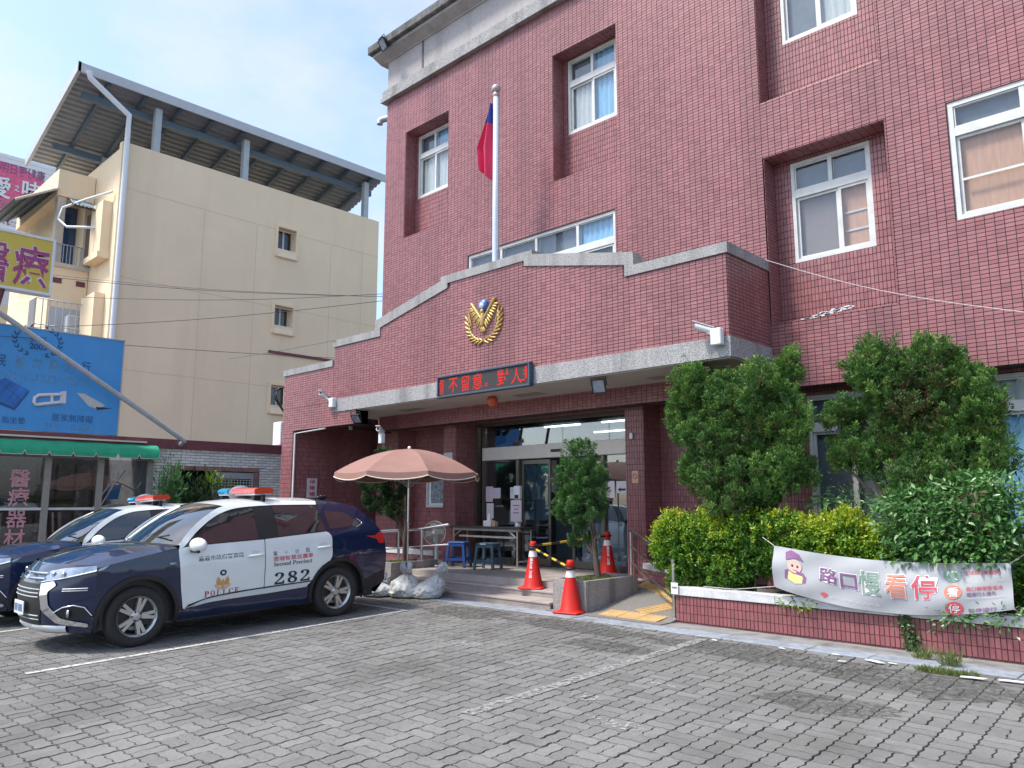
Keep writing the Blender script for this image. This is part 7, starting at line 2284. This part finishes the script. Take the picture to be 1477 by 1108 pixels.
spoly([(87, 565), (96, 564), (95, 582), (86, 582)], 'paper')
spoly([(111, 567), (122, 568), (152, 585), (140, 590), (128, 586)], 'curtain_grey'); spoly([(138, 587), (163, 589), (140, 591.5)], 'ink', .003)
stext('脂坐墊', 2, 600, 36, 610, 'navy_ink'); stext('居家無障礙', 74, 596, 134, 607, 'navy_ink'); stext('扶手・斜坡板', 64, 608, 136, 619, 'faded_ink')

# yellow sign
YXX = -17.0
ysn = thing('yellow_signboard', 'yellow signboard with large magenta characters at the upper left', 'signboard', (0, 0, 0))
m_ = MB(); m_.box(YXX - .22, YXX, 1.0, 4.36, 5.60, 6.66); m_.build('board', M['yellow_sign'], ysn)
m_ = MB(); m_.box(YXX - .24, YXX + .015, 4.361, 4.41, 5.55, 6.71); m_.box(YXX - .24, YXX + .015, 1.0, 4.36, 6.661, 6.71); m_.box(YXX - .24, YXX + .015, 1, 4.36, 5.55, 5.599); m_.build('frame', M['sign_white'], ysn)
m_ = MB(); m_.box(YXX - .235, YXX - .221, 1, 4.36, 5.6, 6.66); m_.build('back', M['grey_metal'], ysn)
for ch, x0, y0, x1, y1 in (('醫', -34, 342, 11, 400), ('療', 16, 348, 69, 410)):
    stext(ch, x0 - 1, y0 - 1, x1 + 1, y1 + 1, 'sign_white', .034, YXX + .003, ysn); stext(ch, x0, y0, x1, y1, 'magenta', .014, YXX + .006, ysn)
for (a, b) in (((-17.1, 3.6, 5.56), (-17.9, 3.3, 2.9)), ((-17.1, 2.2, 5.56), (-17.9, 2.0, 2.9))):
    m_ = MB(); m_.tube([a, b], .05, 8); m_.build('strut', M['red_trim'], ysn)
m_ = MB(); a, b = PX(266, 636, -17.75), PX(-8, 446, -17.6); m_.tube([a, b, b + (b - a) * .3], .055, 10); m_.tube([(a.x, a.y, a.z), (a.x - .2, a.y, 2.8)], .05, 8)
tag(m_.build('slanted_pole', M['grey_metal']), 'slanted grey steel pole rising in front of the blue signboard', 'pole')

# plants along the annex
def potted(y, z, r, n, ll, lw, label, mat, up=.6, name='potted_plant'):
    t = thing(name, label, 'plant', (XA + .42, y, 0), group='plants along the annex wall')
    m_ = MB(); m_.lathe([(0, 0), (.14, 0), (.18, .28), (.16, .28), (.15, .25), (0, .25)], 14); m_.build('pot', M['red_trim'], t)
    m_ = MB(); branchy(m_, (0, 0, .25), [(random.uniform(-r[0], r[0]) * .5, random.uniform(-r[1], r[1]) * .6, z + random.uniform(-.1, r[2] * .5)) for _ in range(6)], .015); m_.build('stem', M['bark'], t)
    P = rng.normal(0, .45, (n, 3)) * np.array(r) + np.array([0, 0, z]); D = (P - np.array([0, 0, z - .2])) * 1.5 + rng.normal(0, .25, (n, 3)); D[:, 2] += up - .3
    V, Fq = leaves(P, D, rand_unit(n), ll * rng.uniform(.6, 1.3, n), lw * rng.uniform(.7, 1.2, n))
    o = np_mesh('foliage', V, Fq, M[mat], t, attr=np.repeat(rng.random(n), 4)); o['kind'] = 'stuff'


potted(7.28, 1.75, (.22, .34, .65), 900, .12, .035, 'tall dark green shrub by the end of the green awning', 'broadleaf')
potted(7.85, 1.45, (.25, .30, .55), 800, .13, .04, 'bushy green plant before the annex window', 'dark_leaf')
potted(8.20, 1.95, (.15, .25, .25), 160, .13, .03, 'yellow green spindly plant against the white bricks', 'hedge')
potted(8.55, 1.25, (.28, .38, .50), 700, .34, .018, 'arching grassy palm in front of the dark annex window', 'weed', .9)
potted(9.2, 1.2, (.2, .3, .3), 260, .1, .03, 'small green plant under the annex window grille', 'broadleaf')
potted(9.9, 1.15, (.2, .3, .3), 260, .12, .03, 'light green plant at the right end of the annex', 'hedge')

# air conditioner between annex and wing
ac = thing('air_conditioner', 'white air conditioner unit between the cream house and the red wing', 'air conditioner', (XA - .5, 10.35, 2.95))
m_ = MB(); m_.box(-.2, .2, -.05, .65, 0, .62, ch=.02); m_.build('case', M['white_plastic'], ac)
m_ = MB(); m_.lathe([(0, 0), (.24, 0), (.25, .012), (.20, .014)], 20, Matrix.Translation((.201, .25, .31)) @ Matrix.Rotation(R(90), 4, 'Y')); m_.build('fan_grille', M['grey_metal'], ac)
m_ = MB(); m_.tube([(.1, .3, .6), (.15, -.1, 1.1), (.1, -.25, 1.4), (.1, .5, 1.75)], .02, 6); m_.tube([(.1, .3, .6), (.12, -.2, 1.2), (.1, -.1, 1.5), (.1, .6, 1.65)], .02, 6); m_.build('hose', M['black'], ac)

# cream apartment house
XC_ = -26.0; YA0, YB0, ZC = 8.42, 18.8, 13.30
ch_ = thing('apartment_house', 'cream rendered house with open grey metal roof on steel posts', 'building', (0, 0, 0))
m_ = MB()
ch_win = [(14.15, 14.92, 11.0, 11.85), (14.15, 14.92, 8.03, 8.80), (14.15, 14.92, 5.02, 5.77)]
holed_wall(m_, planeX(XC_), YA0, YB0, 0, ZC, ch_win)
m_.box(XC_ - 8, XC_ - .001, YB0 - .2, YB0, 0, ZC); m_.box(XC_ - 8, XC_ - .25, YA0 + .0, YA0 + .2, 0, ZC - .2); m_.box(XC_ - .25, XC_ - .001, YA0, YA0 + .2, 0, ZC)
m_.box(XC_ - .25, XC_ - .001, YA0 + .2, YB0 - .2, ZC - .02, ZC); m_.box(XC_ - 8, XC_ - .25, YA0 + .2, YB0 - .2, ZC - 1.3, ZC - 1.2)
for (a, b, c, d) in ch_win:
    m_.box(XC_ - .32, XC_ - .001, a - .03, a, c, d); m_.box(XC_ - .32, XC_ - .001, b, b + .03, c, d); m_.box(XC_ - .32, XC_ - .001, a, b, d, d + .03); m_.box(XC_ - .32, XC_ - .001, a, b, c - .03, c)
m_.build('wall', M['cream'], ch_)
for (a, b, c, d) in ch_win:
    f = MB(); w = .10
    f.box(XC_ + .001, XC_ + .05, a - w, b + w, d, d + w); f.box(XC_ + .001, XC_ + .05, a - w, a, c - .32, d); f.box(XC_ + .001, XC_ + .05, b, b + w, c - .32, d)
    f.box(XC_ + .001, XC_ + .051, a, b, c - .10, c)
    f.prism([(XC_ + .001, c - .10), (XC_ + .05, c - .10), (XC_ + .10, c - .32), (XC_ + .001, c - .38)], a, b, 'y'); fo = f.build('window', M['cream'], ch_)
    g = MB(); g.box(XC_ - .30, XC_ - .26, a, b, c, c + .05); g.box(XC_ - .30, XC_ - .26, a, b, d - .05, d); g.box(XC_ - .30, XC_ - .26, a, a + .05, c + .05, d - .05); g.box(XC_ - .30, XC_ - .26, b - .05, b, c + .05, d - .05); g.box(XC_ - .30, XC_ - .26, (a + b) / 2 - .03, (a + b) / 2 + .03, c + .05, d - .05)
    g.build('frame', M['white_alu'], fo); g = MB(); g.box(XC_ - .295, XC_ - .29, a + .05, b - .05, c + .05, d - .05); g.build('pane', M['glass'], fo)
    g = MB(); g.box(XC_ - .9, XC_ - .6, a - .1, b + .1, c - .1, d + .1); g.build('dark_room', M['dark_room'], fo)
m_ = MB()
for z in (11.73, 8.72, 5.70): m_.box(XC_ - .002, XC_ + .004, YA0, YB0, z - .009, z + .009)
for y in (11.3, 13.3, 16.5, 18.0): m_.box(XC_ - .0025, XC_ + .0035, y - .008, y + .008, 0, 11.7)
m_.build('joint', M['cream_dark'], ch_)['kind'] = 'stuff'
m_ = MB(); a, b = PX(387, 507, XC_), PX(480, 523, XC_); m_.box(XC_ + .001, XC_ + .05, a.y, b.y, a.z - .05, a.z + .05); m_.build('drip_edge', M['red_trim'], ch_)
m_ = MB(); m_.tube([(XC_ + .11, YA0 + .12, 2.5), (XC_ + .11, YA0 + .1, 13.0), (XC_ + .11, YA0 + .1, 14.2), (XC_ + .25, YA0 - 1.2, 14.95), (XC_ + .25, YA0 - 1.25, 15.15)], .09, 10); m_.build('downpipe', M['white_plastic'], ch_)
# roof: sloped corrugated sheets, rafters, beams, posts
RX0, RX1, RY0, RY1 = XC_ + .05, XC_ - 5.25, 7.0, 19.05
def rzz(x): return 15.30 + (x - RX0) * .29
rf = MB(); per = .24; n = int((RX0 - RX1) / per); pts = []
for i in range(n):
    x = RX0 - i * per
    pts += [(x, 0), (x - .05, .055), (x - .10, .055), (x - .15, 0)]
vs = []
for (x, h) in pts: vs += [(x, RY0, rzz(x) + h), (x, RY1, rzz(x) + h)]
rf.add(vs, [(2 * i, 2 * i + 1, 2 * i + 3, 2 * i + 2) for i in range(len(pts) - 1)])
ro = rf.build('roof', M['roof_metal'], ch_)
m_ = MB(); m_.box(RX0, RX0 + .05, RY0 - .1, RY1 + .1, 15.12, 15.44); m_.build('roof_trim', M['roof_trim'], ro)
m_ = MB(); m_.add([(RX0 + .05, RY0 - .12, 15.12), (RX1, RY0 - .12, rzz(RX1) - .18), (RX1, RY0 - .12, rzz(RX1) + .14), (RX0 + .05, RY0 - .12, 15.46), (RX0 + .05, RY0 - .02, 15.12), (RX1, RY0 - .02, rzz(RX1) - .18), (RX1, RY0 - .02, rzz(RX1) + .14), (RX0 + .05, RY0 - .02, 15.46)],
    [(0, 1, 2, 3), (7, 6, 5, 4), (0, 4, 5, 1), (3, 2, 6, 7), (0, 3, 7, 4)]); m_.build('gable_trim', M['roof_trim'], ro)
yq = RY0 + .9
while yq < RY1 - .1:
    m_ = MB(); m_.add([(RX0 - .1, yq - .05, rzz(RX0 - .1) - .02), (RX1 + .1, yq - .05, rzz(RX1 + .1) - .02), (RX1 + .1, yq + .05, rzz(RX1 + .1) - .02), (RX0 - .1, yq + .05, rzz(RX0 - .1) - .02), (RX0 - .1, yq - .05, rzz(RX0 - .1) - .18), (RX1 + .1, yq - .05, rzz(RX1 + .1) - .18), (RX1 + .1, yq + .05, rzz(RX1 + .1) - .18), (RX0 - .1, yq + .05, rzz(RX0 - .1) - .18)],
        [(0, 1, 2, 3), (7, 6, 5, 4), (0, 4, 5, 1), (1, 5, 6, 2), (2, 6, 7, 3), (3, 7, 4, 0)]); m_.build('rafter', M['roof_steel'], ro); yq += 1.17
for x in (XC_ - .75, XC_ - 3.6):
    m_ = MB(); m_.box(x - .08, x + .08, RY0 + .3, RY1 - .2, rzz(x) - .42, rzz(x) - .19); m_.build('beam', M['roof_steel'], ro)
for (x, y) in ((XC_ - .35, 9.6), (XC_ - .35, 12.85), (XC_ - .35, 18.3), (XC_ - 3.6, 9.0), (XC_ - 4.9, 8.9), (XC_ - 4.9, 12.85), (XC_ - 4.9, 18)):
    m_ = MB(); m_.box(x - .11, x + .11, y - .11, y + .11, 12.0, rzz(x) - .20); m_.build('roof_post', M['post_steel'] if x > XC_ - 5 else M['roof_steel'], ch_)
# street side of the house: a projecting stair and balcony volume whose flank faces the yard
XS, YS0 = XC_ - 2.3, 7.25
m_ = MB(); zt = PX(118, 252, XS).z
m_.box(XS - 5, XS, YS0, 8.40, 0, 9.35); m_.box(XS - 5, XS, YS0, 8.40, 11.75, zt); m_.box(XS - 5, XS - .9, YS0 + .3, 8.40, 9.35, 11.75); m_.box(XS - .9, XS, 8.15, 8.40, 9.35, 11.75)
m_.build('stair_volume', M['cream'], ch_)
m_ = MB(); m_.box(XS - .02, XS + .06, YS0 - .06, 8.42, 9.28, 9.42); m_.build('balcony_slab', M['cream_white'], ch_)
m_ = MB(); m_.box(XS - .86, XS - .84, YS0 + .35, 8.14, 9.45, 11.7); wi = m_.build('balcony_window', M['navy_ink'], ch_)
m_ = MB(); m_.box(XS - .82, XS - .81, YS0 + .35, 8.14, 9.45, 11.7); m_.build('pane', M['glass'], wi)
m_ = MB(); m_.box(XS - .35, XS - .05, YS0 + .05, YS0 + .3, 9.42, 11.74); m_.build('pilaster', M['cream_white'], ch_)
for k in range(11):
    m_ = MB(); y = YS0 + .02 + k * .105; m_.tube([(XS + .02, y, 9.42), (XS + .02, y, 10.05)], .014, 5); m_.build('baluster', M['grey_metal'], ch_)
m_ = MB(); m_.tube([(XS + .02, YS0, 10.07), (XS + .02, 8.15, 10.07)], .02, 6); m_.build('balcony_rail', M['grey_metal'], ch_)
def sheet_awning(a, b, c, d, nm, n=14):      # a-b high edge, c-d low edge
    a, b, c, d = map(Vector, (a, b, c, d)); f = MB(); vs = []
    for i in range(2 * n + 1):
        t = i / (2 * n); up_ = Vector((0, 0, .035 * (i % 2))); vs += [a.lerp(b, t) + up_, c.lerp(d, t) + up_]
    f.add(vs, [(2 * i, 2 * i + 1, 2 * i + 3, 2 * i + 2) for i in range(2 * n)]); o = f.build(nm, M['roof_steel'], ch_)
    for q in range(4):
        t = q / 3; g = MB(); g.tube([a.lerp(c, t) - Vector((0, 0, .04)), b.lerp(d, t) - Vector((0, 0, .04))], .025, 5); g.build('batten', M['black'], o)
    g = MB(); g.tube([b - Vector((0, 0, .05)), d - Vector((0, 0, .05))], .045, 6); g.build('edge_bar', M['cream_white'], o)
sheet_awning((XS - 4.6, YS0, 12.15), (XS + .05, YS0, 12.0), (XS - 4.4, YS0 - 1.25, 11.35), (XS + .25, YS0 - 1.25, 11.2), 'rain_awning')
sheet_awning((XS + .02, YS0 + .35, 11.72), (XS + .02, 8.35, 11.72), (XS + 1.15, YS0 + .2, 11.15), (XS + 1.15, 8.35, 11.15), 'rain_awning', 8)
m_ = MB(); m_.tube([(XC_ - .3, 8.33, 11.6), (XS + 1.0, 7.9, 11.5), (XS + .4, 7.35, 11.2), (XS + .35, 7.25, 10.8), (XS + .8, 7.4, 10.45), (XC_ - 1.0, 8.2, 10.5)], .045, 6); m_.build('white_hose', M['white_plastic'], ch_)
m_ = MB(); m_.box(XC_ - 1.5, XC_ - .45, 8.12, 8.415, 9.55, 11.3); m_.box(XC_ - 1.7, XC_ - .4, 8.05, 8.416, 9.35, 9.545); m_.build('wall_fin', M['cream'], ch_)
m_ = MB(); m_.box(XC_ - 2.2, XC_ - 1.55, 8.2, 8.41, 9.5, 11.2); m_.build('wall_panel', M['plank'], ch_)
m_ = MB(); m_.box(XC_ - 1.75, XC_ - .5, 8.1, 8.415, 4.0, 8.2); m_.build('wall_fin', M['cream'], ch_)
for (y0_, y1_) in ((YS0 + .06, YS0 + .36), (8.05, 8.33)):
    m_ = MB(); m_.box(XS + .001, XS + .02, y0_, y1_, 8.72, 8.90); m_.build('vent_slot', M['red_trim'], ch_)
m_ = MB(); m_.box(XS - .001, XS + .008, YS0 + .1, 8.3, 5.5, 7.9); m_.build('shaded_opening', M['curtain_grey'], ch_)
cg = MB()
for k in range(9): y = YS0 - .5 + .2 * k; cg.tube([(XS + .7, y, 5.4), (XS + .7, y, 7.95)], .016, 4)
for k in range(6): x = XS + .14 * k; cg.tube([(x, YS0 - .5, 5.4), (x, YS0 - .5, 7.95)], .016, 4)
for z in (5.4, 6.2, 7.1, 7.95): cg.tube([(XS, YS0 - .5, z), (XS + .7, YS0 - .5, z), (XS + .7, 8.3, z)], .018, 4)
cg.build('window_cage', M['grey_metal'], ch_)['kind'] = 'stuff'
m_ = MB(); m_.box(XS + .05, XS + .5, 7.75, 8.3, 6.7, 7.6, ch=.03); m_.build('cooling_unit', M['curtain_grey'], ch_)
m_ = MB(); m_.box(XS + .05, XS + .6, 7.7, 8.3, 5.8, 6.5, ch=.03); m_.build('cooling_unit', M['teal_plastic'], ch_)

# neighbouring house seen below the yellow sign
nh = thing('neighbour_house', 'pale neighbouring house partly seen below the yellow sign', 'building', (0, 0, 0))
m_ = MB(); m_.box(-60, -36.2, 7.4, 16, 0, 9.4); m_.build('wall', M['cream_white'], nh)
m_ = MB(); m_.box(-36.19, -36.12, 8.0, 9.3, 5.8, 7.4); wi = m_.build('window', M['dark_room'], nh)
m_ = MB(); m_.box(-36.0, -35.0, 7.4, 9.6, 7.5, 7.7); m_.build('roof_eave', M['cream'], nh)
m_ = MB(); m_.box(-36.1, -35.7, 7.5, 8.3, 4.6, 5.1); m_.build('balcony', M['cream'], nh)

# billboard
tbX = -45.0
bb = thing('billboard', 'white rooftop billboard with pink oval brand sign', 'billboard', (0, 0, 0))
m_ = MB(); m_.box(tbX - .3, tbX, 2.0, 12.2, 13.8, 19.25); m_.build('board', M['sign_white'], bb)
m_ = MB()
for k in range(22): m_.box(tbX + .001, tbX + .03, 2, 12.2, 13.8 + .25 * k, 13.83 + .25 * k)
m_.build('rib', M['sign_white'], bb)['kind'] = 'stuff'
m_ = MB(); c = PX(20, 272, tbX + .04); pts = [(tbX + .04, c.y + 2.35 * math.cos(2 * PI * k / 48) - .6, c.z + 1.28 * math.sin(2 * PI * k / 48)) for k in range(48)]
m_.add(pts, [tuple(range(48))]); m_.build('oval', M['hotpink'], bb)
stext('明日更健康', 0, 231, 66, 247, 'purple_ink', .01, tbX + .045, bb)
for chh, x0, y0, x1, y1 in (('愛', -16, 250, 16, 281), ('之', 21, 266, 29, 276), ('味', 31, 258, 60, 284)): stext(chh, x0, y0, x1, y1, 'ink', .03, tbX + .05, bb); stext(chh, x0 - .5, y0 - .5, x1 - .5, y1 - .5, 'sign_white', .02, tbX + .06, bb)
stext('HEALTHY·TOMATO', -8, 286, 66, 298, 'curtain_dark', .0, tbX + .045, bb); stext('牛.優質', -16, 306, 46, 319, 'magenta', .02, tbX + .045, bb)
m_ = MB(); m_.box(tbX + .001, tbX + .03, 2, 12.2, 14.3, 14.36); m_.box(tbX + .001, tbX + .03, 2, 12.2, 14.45, 14.5); m_.build('stripe', M['ink'], bb)['kind'] = 'stuff'
m_ = MB(); m_.box(tbX - 8, tbX - .4, 2.5, 14, 0, 13.7); m_.build('building_below', M['curtain_grey'], bb)

# overhead cables
def cable(a, b, sag, label, r=.0065):
    a, b = Vector(a), Vector(b); m_ = MB()
    m_.tube([a.lerp(b, k / 16) - Vector((0, 0, sag * math.sin(PI * k / 16))) for k in range(17)], r, 5)
    tag(m_.build('overhead_cable', M['cable']), label, 'cable', 'overhead cables before the cream house')


cable(PX(-10, 391, -19.5), PY(552, 428, 9.9), .12, 'overhead cable crossing the yellow sign')
cable(PX(120, 429, -20), PY(552, 424, 9.9), .1, 'overhead cable level with the middle house window')
cable(PX(-10, 474, -19), PY(552, 434, 9.9), .12, 'overhead cable running up to the right above the blue sign')
cable(PX(60, 395, -22), PY(548, 428, 9.9), .1, 'thin overhead cable from the yellow sign corner', .0045)
cable(PX(-10, 484, -17.7), PX(560, 520, -22), .05, 'overhead cable crossing the blue sign top')
cable(PX(330, 518, -20), PY(484, 491, 8.95), .02, 'overhead cable reaching the stepped parapet left corner', .0045)
